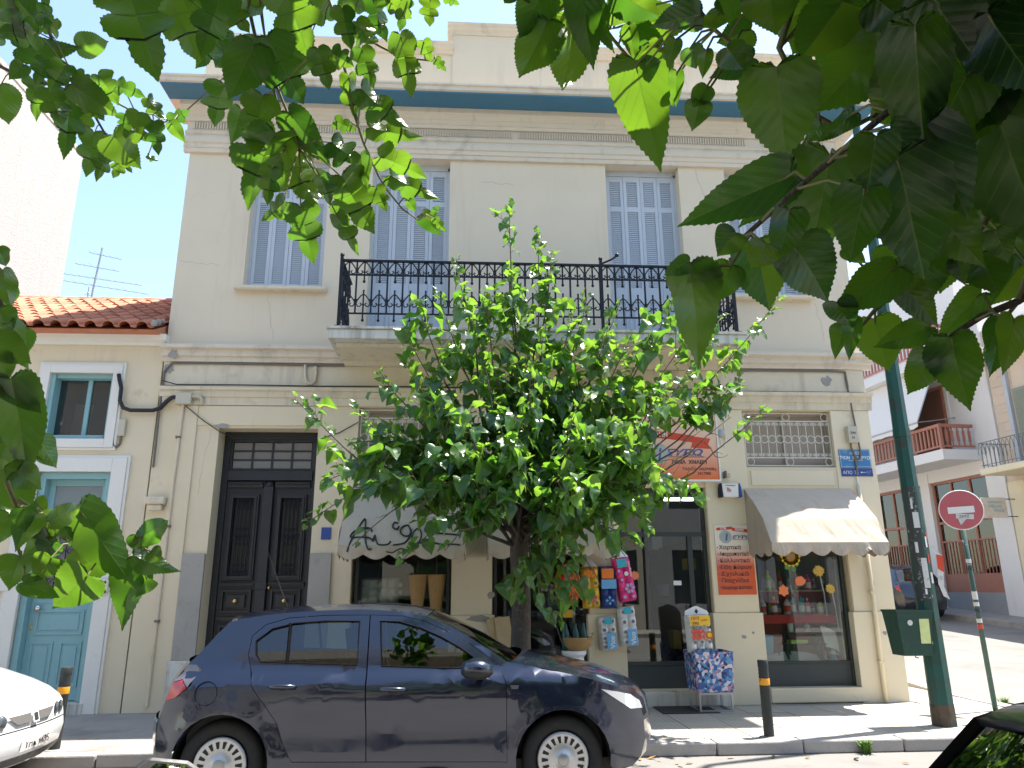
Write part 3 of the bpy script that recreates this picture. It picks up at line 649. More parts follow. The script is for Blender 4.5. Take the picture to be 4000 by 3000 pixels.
MB().tube([(-13.95, 26.5, 11), (-13.98, 26.5, 12.45)], .022, 5).build('mast', m_alu, A); MB().tube([(-14.1, 26.5, 12.15), (-13.85, 26.5, 12.1)], .012, 4).ball((-13.97, 26.5, 12.2), .05, 6, 4).build('feed', m_alu, A)
tag(MB().tube([(-15.3, 26, 11), (-15.2, 26, 12.3), (-15.1, 26, 13.0)], .012, 5).build('whip_antenna', m_alu), 'thin whip antenna beside the pink block', 'aerial')
# ------------------------------------------------------------------ white apartment building across the side street
WB = thing('white_apartment_building', 'white rendered apartment building with red-brown balcony railings and grilled shopfronts', 'building', SP(23, 17, .6), world=True)
def qbox(mb, u0, u1, c0, c1, z0, z1):
    p = [SP(u0,c0,z0),SP(u0,c1,z0),SP(u1,c1,z0),SP(u1,c0,z0),SP(u0,c0,z1),SP(u0,c1,z1),SP(u1,c1,z1),SP(u1,c0,z1)]
    return mb.add(p, [(3,2,1,0),(4,5,6,7),(0,1,5,4),(1,2,6,5),(2,3,7,6),(3,0,4,7)])
CF = 17.0
qbox(MB(), 18.72, 19.42, CF-.001, 25, 0, 9.4).build('corner_pier', m_white, WB)
w_ = MB(); qbox(w_, 19.421, 34, CF+.02, 25, 5.1, 11.4); w_.build('wall', m_white, WB)
w_ = MB(); qbox(w_, 21.85, 22.25, CF, CF+.5, .3, 5.099); qbox(w_, 24.7, 25.2, CF, CF+.5, .3, 5.099); qbox(w_, 25.2, 34, CF+.05, CF+.5, .3, 5.099); qbox(w_, 19.43, 25.2, CF+.02, CF+.5, 4.78, 5.099); w_.build('ground_floor_wall', m_white, WB)
qbox(MB(), 19.42, 34, CF+1.5, CF+1.6, .3, 5.09).build('shop_back_wall', m_dark, WB)
def shopfront(u0, u1):
    f = MB(); c0, c1 = CF+.12, CF+.18; n = 3
    for k in range(n+1): uu = lerp(u0, u1-.07, k/n); qbox(f, uu, uu+.07, c0, c1, 1.9, 4.77)
    for z, h in ((1.86, .07), (2.88, .05), (3.45, .08), (4.70, .08)): qbox(f, u0, u1, c0-.012, c1, z, z+h)
    fo = f.build('shopfront', m_brown, WB)
    qbox(MB(), u0, u1, CF+.1, CF+.19, 1.38, 1.86).build('brown_panel', m_brown, fo)
    qbox(MB(), u0, u1, CF+.04, CF+.3, .4, 1.379).build('stone_base', m_base, fo)
    qbox(MB(), u0, u1, CF+.16, CF+.163, 1.93, 4.7).build('pane', m_glass2, fo)
    qbox(MB(), u0+.1, u1-.1, CF+.35, CF+.36, 1.93, 2.72).build('paper_screen', mat('paper_screen', (.62, .55, .38), .9, .15, 3, 0, dirt=((.3, .25, .18), .5, .7, 5)), fo)
    n = int((u1-u0)/.13)
    bm_ = MB(); qbox(bm_, -.011, .011, CF+.085, CF+.105, 1.93, 2.89); me = bm_.mesh('grille_bar', m_brown)
    for i in range(1, n):
        uu = lerp(u0, u1, i/n); o = put('grille_bar', me, fo); o.location = (uu*ux, uu*uy, 0)
shopfront(19.43, 21.84); shopfront(22.26, 24.69)
# balconies
def balcony(z, u0, u1, rz, big=False):
    bo = MB(); qbox(bo, u0, u1, CF-1.25, CF+.019, z-.3, z); bo = bo.build('balcony', m_white, WB)
    r = MB(); qbox(r, u0+.03, u1, CF-1.23, CF-1.13, rz-.09, rz); qbox(r, u0+.03, u0+.13, CF-1.13, CF-.1, rz-.09, rz); qbox(r, u0+.03, u0+.12, CF-1.23, CF-1.14, z, rz-.091)
    for zz in (z+.08,): qbox(r, u0+.04, u1, CF-1.21, CF-1.15, zz, zz+.05); qbox(r, u0+.05, u0+.1, CF-1.15, CF-.1, zz, zz+.05)
    r.build('railing', m_brown, bo)
    bm_ = MB(); qbox(bm_, -.03, .03, -.02, .02, z+.12, rz-.09); me = bm_.mesh('baluster', m_brown)
    k = 0
    for i in range(1, int((u1-u0)/.17)):
        uu = u0+.08+i*.17; o = put('baluster', me, bo); o.location = (uu*ux+(CF-1.18)*nx, uu*uy+(CF-1.18)*ny, 0)
    th2 = MB(); qbox(th2, -.012, .012, -.02, .02, z+.12, rz-.09); qbox(th2, -.02, .02, -.035, .035, z+.25, rz-.2); me2 = th2.mesh('baluster', m_brown)
    for i in range(1, 6):
        cc = CF-1.18+i*.19; uu = u0+.07; o = put('baluster', me2, bo); o.location = (uu*ux+cc*nx, uu*uy+cc*ny, 0)
balcony(5.46, 19.42, 27.5, 6.23); balcony(8.43, 19.05, 27.5, 9.25)
f = MB(); qbox(f, 20.55, 22.1, CF-.03, CF+.02, 5.46, 7.75); bd_ = f.build('balcony_door', m_brown, WB)
f = MB()
for i in range(60): qbox(f, 20.62, 22.03, CF-.045, CF-.031, 5.5+i*.036, 5.525+i*.036)
tag(f.build('roller_slats', mat('roller_brown', (.16, .075, .05), .6, .1, 4, 0), bd_), kind='stuff')
m_awnw = mat('white_awning', (.68, .66, .64), .85, .05, 2, .1, 40)
f = MB(); n = 40; top = []; bot = []; val = []
for i in range(n+1):
    uu = lerp(20.2, 27.4, i/n); top.append(SP(uu-.6, CF-.9, 8.12)); bot.append(SP(uu, CF-1.32, 6.42)); val.append(SP(uu, CF-1.33, 6.3-.05*abs(math.sin(i*1.1))))
f.grid([top, bot, val]); lo_ = [[(p[0]+.012, p[1], p[2]) for p in rw] for rw in (top, bot, val)]; f.grid(lo_)
t = thing('white_balcony_awning', 'long white drop awning with scalloped hem below the upper red-brown balcony', 'awning', SP(23, 15.7, 6.3), world=True)
f.build('fabric', m_awnw, t, fix=False); MB().tube([SP(20.2, CF-1.33, 6.42), SP(27.4, CF-1.33, 6.42)], .025).build('front_bar', m_alu, t); MB().tube([SP(19.62, CF-.88, 8.12), SP(20.2, CF-1.33, 6.42)], .02).tube([SP(20.2, CF-1.33, 6.42), SP(20.2, CF, 6.6)], .018).build('arm', m_alu, t)
# thin downpipe, wall lamp
qbox(MB(), 20.36, 20.4, CF-.03, CF+.02, 5.5, 8.1).build('downpipe', m_white, WB)
qbox(qbox(MB(), 21, 34, CF+.5, CF+.6, 11.4, 12.4), 18.72, 34, 19, 25, 11.41, 13.2).build('roof_storey', m_white, WB)
# ------------------------------------------------------------------ yellow stone-faced house in front of it
m_block = mat('stone_facing', (.60, .49, .385), .9, .05, 2, .2, 50, rand=.05)
m_cream = mat('cream_render', (.66, .59, .43), .9, .06, 1.5, .2, 60, streak=((.5, .42, .28), .6, .8, 4))
YB = thing('stone_faced_house', 'cream house with pink stone facing, curly iron balcony and grey-green shutters', 'house', SP(16, 17, .5), world=True)
f = MB(); qbox(f, 9, 18.71, CF+.06, 25, 4.4, 8.9); f.build('wall', m_block, YB)
f = MB(); qbox(f, 9, 18.71, CF+.03, 25, .1, 4.399); f.build('ground_floor_wall', m_cream, YB)
f = MB(); qbox(f, 9, 18.9, CF-.45, CF+.059, 7.95, 8.12); qbox(f, 9, 18.75, CF-.3, CF+.059, 8.12, 8.3); f.build('cornice', m_cream, YB)
# facing blocks
bm_ = {}
for j in range(12):
    z = 4.75+j*.265
    for i in range(4):
        uu = 18.69-(.0 if j % 2 else .27)-i*.55; u0 = max(uu-.545, 17.93); u1 = min(uu, 18.69)
        if u1-u0 < .1: continue
        f = MB(); qbox(f, u0, u1-.008, CF+.045, CF+.0605, z, z+.257); f.build('stone_block', m_block, YB)
f = MB(); qbox(f, 15.0, 18.45, CF-1.0, CF+.03, 4.53, 4.71); yb_ = f.build('balcony', m_cream, YB, bevel=.03)
r = MB(); zt = 5.42
r.tube([SP(15, CF-.95, zt), SP(18.38, CF-.95, zt), SP(18.38, CF, zt)], .014).tube([SP(15, CF-.95, 4.8), SP(18.38, CF-.95, 4.8), SP(18.38, CF, 4.8)], .01)
r.build('railing', mat('grey_iron', (.16, .19, .2), .5, .1, 5, 0, metal=.3), yb_)
lm = MB().tube([(0,0,4.72),(0,0,5.2),(.02,0,5.32),(.06,0,5.40),(.10,0,5.32),(.12,0,5.2),(.12,0,5.1)], .009, 5).mesh('loop_bar', bpy.data.materials['grey_iron'])
for i in range(24):
    uu = 18.3-i*.14; o = put('loop_bar', lm, yb_); p = SP(uu, CF-.95, 0); o.location = p; o.rotation_euler = (0, 0, pi/2+th)
for i in range(6):
    cc = CF-.9+i*.14; o = put('loop_bar', lm, yb_); p = SP(18.38, cc, 0); o.location = p; o.rotation_euler = (0, 0, th)
m_gshut = mat('greengrey_shutter', (.25, .27, .21), .6, .08, 4, .1, 50)
f = MB(); qbox(f, 16.6, 17.92, CF+.0, CF+.07, 4.72, 6.92); sh = f.build('roller_shutter', m_gshut, YB)
f = MB()
for i in range(40): qbox(f, 16.65, 17.87, CF-.025, CF-.001, 4.75+i*.053, 4.79+i*.053)
tag(f.build('shutter_slats', m_gshut, sh), kind='stuff')
qbox(MB(), 18.0, 18.12, CF-.06, CF+.04, 4.72, 8.0).build('downpipe', mat('grey_pipe', (.42, .45, .5), .5, .08, 4, 0), YB)
f = MB(); qbox(f, 18.1, 18.5, CF+.0, CF+.05, .3, 4.39); f.build('pilaster', m_cream, YB)
# pavement across the side street
rows = []; kr = []
for k in range(14):
    uu = 8+k*2; yk = uu*uy+16*ny; rows.append([SP(uu, 15.9, gz(yk)+.13), SP(uu, 17.2, gz(yk)+.2)]); kr.append([SP(uu, 15.89, gz(yk)-.05), SP(uu, 15.89, gz(yk)+.131), SP(uu, 15.905, gz(yk)+.131)])
tag(MB().grid(rows).grid(kr).build('far_pavement', m_conc, fix=False), kind='structure')
t = thing('hanging_trade_sign', 'weathered white hanging sign with faint blue lettering on the stone-faced house', 'sign', SP(18.6, 16.5, 3.4), world=True)
f = MB(); qbox(f, 18.50, 18.54, 15.95, 16.7, 3.38, 3.94); f.build('board', mat('sign_board_worn', (.66, .62, .54), .7, .06, 3, .1, 40, dirt=((.55, .45, .33), .5, .75, 4)), t)
MB().tube([SP(18.52, 16.6, 3.9), SP(18.52, 17.03, 3.9)], .012).tube([SP(18.52, 16.6, 3.42), SP(18.52, 17.03, 3.42)], .012).build('bracket', m_iron, t)
m_txb = mat('faded_blue_ink', (.2, .42, .55), .7, .2, 8, 0)
for s, z, sz, cc in (('ΔΙΑΦΗΜΙΣΕΙΣ', 3.78, .07, 16.12), ('HELLAS', 3.66, .12, 16.15), ('TRADE', 3.54, .12, 16.25)):
    p = SP(18.497, cc, z); text(s, sz, m_txb, t, p, (pi/2, 0, th))

# ------------------------------------------------------------------ the other side of the road, seen in the glass and the car paint
m_opp = [mat('opposite_render%d' % i, c, .9, .08, 1.2, .2, 50) for i, c in enumerate(((.42, .38, .33), (.5, .45, .36), (.36, .35, .34)))]
for i, (x0, x1, h) in enumerate(((-30, -7.5, 9.5), (-7.4, 6.5, 11.5), (6.6, 30, 8.5))):
    t = thing('opposite_house', ('plain grey-beige house facing the shop from beyond the road, left part', 'taller cream house facing the shop from beyond the road', 'low grey house facing the side street mouth from beyond the road')[i], 'house', ((x0+x1)/2, -7, 0), world=True)
    hs = []; x = x0+1
    while x < x1-1.4:
        for z in (1.0, 4.4, 7.6):
            if z+2.1 < h: hs.append((x, x+1.2, z, z+1.9))
        x += 2.3
    wall(MB(), x0, x1, 0, h, -6.9, -6.6, hs).build('wall', m_opp[i], t, fix=False)
    MB().box(x0, x1, -12, -6.95, 0, h-.1).build('rooms', m_dark, t)
    for a, b_, c, d in hs: MB().box(a, b_, -6.8, -6.77, c, d).build('window', m_frame if (int(a*3)+int(c)) % 3 else m_shut, t)
    MB().box(x0, x1, -6.59, -6.2, h-.3, h).build('cornice', m_opp[i], t)
tag(MB().ext([(-80,-6.6,0),(80,-6.6,0),(80,-4.2,0),(-80,-4.2,0)], (0,0,.13)).build('near_pavement', m_conc), kind='structure')
# ------------------------------------------------------------------ signs
m_ink = mat('sign_ink', (.07, .05, .06), .6, .1, 4, 0)
m_inkb = mat('sign_blue', (.06, .13, .36), .55, .08, 4, 0)
m_inkr = mat('sign_red', (.62, .07, .03), .55, .08, 4, 0)
m_whitep = mat('white_print', (.78, .77, .74), .55, .04, 4, 0)
m_coin = mat('coin_print', (.40, .44, .44), .5, .15, 20, 0)
def gradmat(name, z0, z1, c0, c1):
    """printed sign face: colour runs from c0 at the bottom to c1 at the top"""
    m, t, o = newmat(name); b = nd(t, 'ShaderNodeBsdfPrincipled', i={'Roughness': .45})
    tc = t.nodes.new('ShaderNodeTexCoord'); sp = t.nodes.new('ShaderNodeSeparateXYZ'); t.links.new(tc.outputs['Object'], sp.inputs[0])
    mr = nd(t, 'ShaderNodeMapRange', i={1: z0, 2: z1}); t.links.new(sp.outputs['Z'], mr.inputs[0])
    c = mixc(t, mr.outputs[0], c0, c1); c = mixc(t, ramp(t, noise(t, 3, 6), [(.5, 0), (.8, .25)]), c, (.4, .33, .3))
    t.links.new(c, b.inputs['Base Color']); t.links.new(b.outputs[0], o.inputs[0]); return m
t = thing('shop_fascia_sign', 'peach to orange shop sign with blue lettering above the shop door', 'sign', (2.6, D, 3.05), world=True)
MB().box(1.55, 3.57, D-.095, D-.016, 3.05, 4.04).build('board', gradmat('fascia_print', 3.08, 3.6, (.76, .17, .045), (.80, .53, .41)), t, bevel=.004)
MB().box(1.53, 3.59, D-.105, D-.02, 3.02, 3.048).box(3.572, 3.592, D-.105, D-.02, 3.048, 4.06).box(1.53, 3.571, D-.105, D-.02, 4.042, 4.06).box(1.53, 1.548, D-.105, D-.02, 3.048, 4.041).build('frame', m_whitep, t)
y = D-.0975
text('ΕΥΡΩ', .125, m_inkb, t, (2.80, y, 3.385), sx=1.6, shear=.35, bold=.004)
MB().box(2.84, 3.37, y-.001, y+.001, 3.362, 3.37).build('rule', m_ink, t)
text('ΡΕΝΑ  ΧΝΑΡΗ', .072, m_ink, t, (2.90, y, 3.268), sx=1.05, bold=.002)
text('ΤΗΛ.210  3462940θχ', .055, m_ink, t, (3.04, y, 3.178)); text('3417980', .055, m_ink, t, (3.26, y, 3.115))
text('ΚΑΛΛΥΝΤΙΚΑ', .062, m_ink, t, (2.02, y, 3.385)); text('ΕΙΔΗ  ΔΩΡΩΝ', .062, m_ink, t, (2.06, y, 3.285)); text('ΧΑΡΤΙΚΑ', .062, m_ink, t, (2.08, y, 3.485))
MB().lathe([(.145,0),(.145,.002)], (2.72, y-.001, 3.41), 28, m=Matrix.Rotation(pi/2, 3, 'X')).build('coin_emblem', m_coin, t); text('1', .2, m_inkb, t, (2.68, y-.004, 3.345), shear=.15, bold=.006, name='coin_number')
rb = MB(); xs = [1.75+i*.1 for i in range(16)]
for i in range(15):
    f = lambda x: 3.62+.07*math.sin((x-1.75)/1.5*pi)
    rb.flat([(xs[i], y-.001, f(xs[i])-.05), (xs[i+1], y-.001, f(xs[i+1])-.05), (xs[i+1], y-.001, f(xs[i+1])+.05), (xs[i], y-.001, f(xs[i])+.05)])
rb.flat([(3.2, y-.002, 3.5), (3.48, y-.002, 3.48), (3.44, y-.002, 3.55), (3.48, y-.002, 3.63), (3.23, y-.002, 3.66)]); rb.build('ribbon', m_inkr, t, fix=False)
text('ΣΥΝ', .085, m_whitep, t, (1.98, y-.003, 3.65), bold=.002); text('ΠΛΗΝ', .085, m_whitep, t, (2.62, y-.003, 3.655), bold=.002)
t = thing('goods_list_sign', 'upright sign fading from white to orange listing goods on the pier beside the shop door', 'sign', (3.72, D, 1.49), world=True)
MB().box(3.46, 3.985, D-.026, D-.015, 1.49, 2.42).build('board', gradmat('list_print', 1.86, 2.16, (.66, .10, .025), (.80, .74, .64)), t)
y = D-.028
for i, s in enumerate(('Χαρτικά', 'Απορρυπαντικά', 'Καλλυντικά', 'Είδη Δώρων', 'Σχολικά', 'Παιχνίδια', 'Εσωρουχα Καλτσόν')):
    wd = (.33, .42, .43, .44, .41, .44, .45)[i]; base = (.074*len(s)*.55)
    text('•', .07, m_inkb, t, (3.475, y, 2.095-i*.0885)); text(s, .074 if i < 6 else .062, m_ink, t, (3.505, y, 2.095-i*.0885), sx=min(1.5, wd/base)*(.95 if i < 6 else 1.05), bold=.001)
MB().flat([(3.49, y, 2.35), (3.71, y, 2.365), (3.71, y, 2.405), (3.49, y, 2.385)]).flat([(3.71, y, 2.345), (3.93, y, 2.32), (3.93, y, 2.365), (3.71, y, 2.39)]).build('ribbon', m_inkr, t, fix=False)
text('ΣΥΝ', .042, m_whitep, t, (3.54, y-.002, 2.365), bold=.002); text('ΠΛΗΝ', .042, m_whitep, t, (3.75, y-.002, 2.35), rot=(pi/2, .1, 0), bold=.002)
MB().lathe([(.088,0),(.088,.001)], (3.61, y, 2.262), 24, m=Matrix.Rotation(pi/2, 3, 'X')).build('coin_emblem', m_coin, t); text('1', .13, m_inkb, t, (3.585, y-.003, 2.215), shear=.15, bold=.005, name='coin_number'); text('ΕΥΡΩ', .06, m_inkb, t, (3.70, y-.002, 2.24), sx=1.6, shear=.35, bold=.001); MB().box(3.70, 3.96, y-.001, y, 2.222, 2.227).build('rule', m_inkr, t)
# street name plates
m_enam = mat('blue_enamel', (.05, .20, .42), .35, .12, 5, .1, 40, dirt=((.25, .38, .46), .55, .75, 6)); m_enam2 = mat('dark_blue_enamel', (.03, .075, .28), .35, .1, 5, .1, 40)
t = thing('street_name_plate', 'blue enamel street name plate with white lettering on the corner pier', 'sign', (5.61, D, 3.23), world=True)
MB().box(5.38, 5.84, D-.03, D-.016, 3.235, 3.50).build('plate', m_enam, t, bevel=.003); y = D-.0315
for z, s, sz in ((3.425, 'ΟΔΟΣ', .055), (3.355, 'ΤΡΙΩΝ  ΙΕΡΑΡΧΩΝ', .062)): text(s, sz, m_whitep, t, (5.61, y, z), align='CENTER', bold=.001)
MB().box(5.5, 5.72, y, y+.001, 3.335, 3.339).box(5.39, 5.83, y, y+.001, 3.489, 3.493).box(5.39, 5.83, y, y+.001, 3.243, 3.247).box(5.388, 5.392, y, y+.001, 3.247, 3.489).box(5.828, 5.832, y, y+.001, 3.247, 3.489).build('border', m_whitep, t)
t = thing('house_number_plate', 'narrow dark blue plate with an arrow and house numbers under the street name plate', 'sign', (5.61, D, 3.1), world=True)
MB().box(5.385, 5.845, D-.03, D-.016, 3.11, 3.225).build('plate', m_enam2, t, bevel=.003)
text('ΑΠΟ', .065, m_whitep, t, (5.40, y, 3.14)); text('31', .075, m_whitep, t, (5.565, y, 3.14)); text('47', .075, mat('faded_number', (.2, .25, .4), .5, .1, 4, 0), t, (5.745, y, 3.14)); MB().flat([(5.66, y, 3.165), (5.685, y, 3.18), (5.685, y, 3.168), (5.735, y, 3.168), (5.735, y, 3.162), (5.685, y, 3.162), (5.685, y, 3.15)]).build('arrow', m_whitep, t, fix=False)
# small fittings on the facade
m_ubox = mat('utility_box_beige', (.50, .46, .36), .7, .08, 5, .1, 50)
t = thing('utility_box', 'beige utility box stencilled 294 on the corner pier above the street name plate', 'box', (5.59, D, 3.59), world=True)
MB().box(5.515, 5.665, D-.10, D-.013, 3.59, 3.83).build('case', m_ubox, t, bevel=.008); text('294', .055, m_ink, t, (5.545, D-.102, 3.71)); text('Η', .055, m_ink, t, (5.565, D-.102, 3.64)); MB().tube([(5.56, D-.05, 3.59), (5.56, D-.05, 3.52), (5.60, D-.05, 3.40), (5.605, D-.045, 3.2), (5.60, D-.04, 3.12)], .014, 6).tube([(5.605, D-.05, 3.4), (5.63, D-.05, 3.34), (5.67, D-.05, 3.36), (5.69, D-.05, 3.44), (5.68, D-.04, 3.7), (5.64, D-.035, 4.3), (5.62, D-.03, 4.6)], .012, 6).build('cable', m_cable2, t)
t = thing('alarm_siren_box', 'white and black burglar alarm box with red emblem beside the small awning', 'alarm box', (3.71, D, 2.8), world=True)
MB().plate([(3.60, 2.80), (3.82, 2.80), (3.83, 2.99), (3.59, 2.99)], D-.11, D-.015).build('case', m_whitep, t, bevel=.01)
for s in (-1, 1): MB().plate([(3.71+s*.112, 2.80), (3.71+s*.16, 2.80), (3.71+s*.155, 2.93), (3.71+s*.135, 3.0), (3.71+s*.122, 2.99)], D-.12, D-.015).build('side_wing', m_enam2 if s > 0 else m_iron, t, bevel=.01)
e_ = MB()
for i in range(5):
    r = .012+i*.012; e_.tube([(3.655+r*math.cos(a), D-.112, 2.875+r*math.sin(a)) for a in [pi/2*k/6 for k in range(7)]], .0035, 4)
e_.build('emblem', m_inkr, t); text('ΣΥΝΑΓΕΡΜΟΣ', .022, m_ink, t, (3.635, D-.1115, 2.955)); text('210 3412345', .02, m_ink, t, (3.64, D-.1115, 2.835)) if False else None
t = thing('bulkhead_lamp', 'round grey wall lamp with a dangling cord beside the orange sign', 'lamp', (3.66, D, 3.7), world=True)
MB().lathe([(.05,0),(.06,.02),(.055,.05),(.03,.075),(.005,.08)], (3.66, D-.015, 3.72), 14, m=Matrix.Rotation(pi/2, 3, 'X')).build('globe', mat('lamp_grey', (.4, .42, .45), .3, .05, 4, 0), t, smooth=True); MB().tube([(3.65, D-.03, 3.67), (3.66, D-.03, 3.58), (3.70, D-.03, 3.53), (3.73, D-.03, 3.58), (3.73, D-.025, 3.75), (3.70, D-.02, 4.05)], .007, 5).build('cord', m_whitep, t)
t = thing('wall_camera', 'small cream camera on a bracket above the alarm box', 'camera', (3.68, D, 3.1), world=True)
MB().box(3.67, 3.73, D-.10, D-.016, 3.08, 3.14).build('case', m_ubox, t, bevel=.01); MB().plate([(3.645, 3.07), (3.665, 3.07), (3.668, 3.16), (3.655, 3.17)], D-.13, D-.02).build('shield', m_cable2, t)
tag(MB().box(-1.92, -1.79, D-.016, D-.001, 2.24, 2.40).build('door_number_plate', m_enam2, None, bevel=.003), 'small dark plate on the wall between street door and graffiti awning', 'plate')
t = thing('junction_box', 'cream junction box with pipe elbow at the top corner by the street door', 'box', (-3.88, D, 4.07), world=True)
MB().box(-3.99, -3.78, D-.13, D-.032, 4.07, 4.23).build('case', m_ubox, t, bevel=.008); MB().tube([(-3.78, D-.08, 4.18), (-3.69, D-.08, 4.19), (-3.65, D-.07, 4.15), (-3.65, D-.05, 4.08)], .025, 8).build('elbow', m_ubox, t)
t = thing('thin_conduit', 'slim cream conduit pipe running down the wall left of the street door', 'pipe', (-3.9, D, .2), world=True)
MB().tube([(-3.90, D-.055, 4.07), (-3.92, D-.05, 3.0), (-3.93, D-.05, .2)], .02, 8).build('pipe', m_trim2, t)
for z in (3.6, 2.4, 1.2): MB().box(-3.95, -3.89, D-.075, D-.03, z, z+.03).build('clip', m_cable2, t)
tag(MB().tube([(-4.82, D-.06, 4.50), (-4.80, D-.06, 4.42), (-4.76, D-.06, 4.30), (-4.755, D-.06, 4.12), (-4.70, D-.06, 4.02), (-4.60, D-.06, 3.985), (-4.30, D-.06, 3.985), (-4.20, D-.06, 4.02), (-4.12, D-.07, 4.12), (-4.05, D-.08, 4.17), (-3.99, D-.08, 4.17)], .028, 8).build('black_hose', m_cable, None, smooth=True), 'thick black cable hose sagging from the small window to the junction box', 'cable')
tag(MB().tube([(-4.80, D-.02, 4.48), (-4.79, D-.02, 4.2), (-4.80, D-.02, 3.7), (-4.78, D-.02, 3.52), (-4.74, D-.02, 3.47), (-4.70, D-.02, 3.52), (-4.69, D-.02, 3.63)], .016, 6).build('looped_cable', m_cable2), 'grey looped cable beside the small turquoise window', 'cable')
tag(MB().box(-4.735, -4.645, D-.06, D+.002, 3.63, 3.86).build('fuse_box', m_ubox, None, bevel=.006), 'small grey-cream box on the yellow wall beside the looped cable', 'box')
tag(MB().box(-4.24, -3.985, D-.13, D-.001, 2.70, 2.80).box(-4.2, -4.02, D-.10, D-.001, 2.62, 2.6995).build('stone_ledge', m_trim2, None, bevel=.02), 'short broken stone ledge on the wall above the thin conduit', 'ledge')
tag(MB().tube([(-4.22, D-.03, .3+i*.5) if 0 else p for i, p in enumerate([(-4.21, D-.04, 3.2), (-4.22, D-.04, 4.2), (-4.21, D-.05, 4.55), (-4.12, D-.04, 4.675), (-3.6, D-.04, 4.68), (-2.0, D-.04, 4.668), (.5, D-.04, 4.675), (3, D-.04, 4.668), (5.4, D-.04, 4.672), (5.62, D-.04, 4.66), (5.63, D-.04, 4.42)])], .017, 6).build('facade_cable', m_cable2), 'long grey cable clipped along the dirty band under the string course', 'cable')
tag(MB().tube([(-2.28, D-.05, 4.67), (-2.27, D-.05, 4.5), (-2.24, D-.05, 4.41), (-2.18, D-.05, 4.39), (-2.13, D-.05, 4.43), (-2.12, D-.05, 4.55), (-2.13, D-.05, 4.6)], .02, 6).ball((-2.13, D-.05, 4.62), .035, 8, 5).build('pipe_loop', m_trim2, None, smooth=True), 'U-shaped pipe loop on the band above the street door', 'pipe')
tag(MB().tube([(-4.2, D-.115, 4.40), (-4.0, D-.115, 4.345), (-3.2, D-.11, 4.35), (-2.0, D-.112, 4.342), (-1, D-.11, 4.35), (0, D-.112, 4.345), (2.0, D-.11, 4.35), (3.7, D-.11, 4.35)], .008, 5).build('thin_cable', m_cable), 'thin black cable lying on the lower moulding above the shop', 'cable')
tag(MB().tube([(-3.86, D-.06, 4.05), (-3.62, D-.04, 3.86), (-3.38, D-.03, 3.70), (-3.2, D+.1, 3.64), (-2.6, D+.12, 3.57), (-2.1, D-.0, 3.58), (-1.75, D-.02, 3.7), (-1.5, D-.02, 3.85)], .007, 5).build('sagging_wire', m_cable), 'thin wire sagging across the top of the dark street door', 'cable')
t = thing('corner_downpipe', 'cream rainwater pipe running down the corner pier', 'pipe', (5.58, D, .12), world=True)
MB().tube([(5.59, D-.06, 2.98), (5.585, D-.07, 1.5), (5.575, D-.085, .13)], .03, 10).build('pipe', m_pier, t, smooth=True)
for z in (2.6, 1.5, .6): MB().box(5.54, 5.63, D-.11, D-.03, z, z+.025).build('bracket', m_pier, t)
MB().tube([(5.60, D-.03, 3.1), (5.60, D-.045, 2.98)], .012, 6).build('feed_pipe', m_whitep, t)
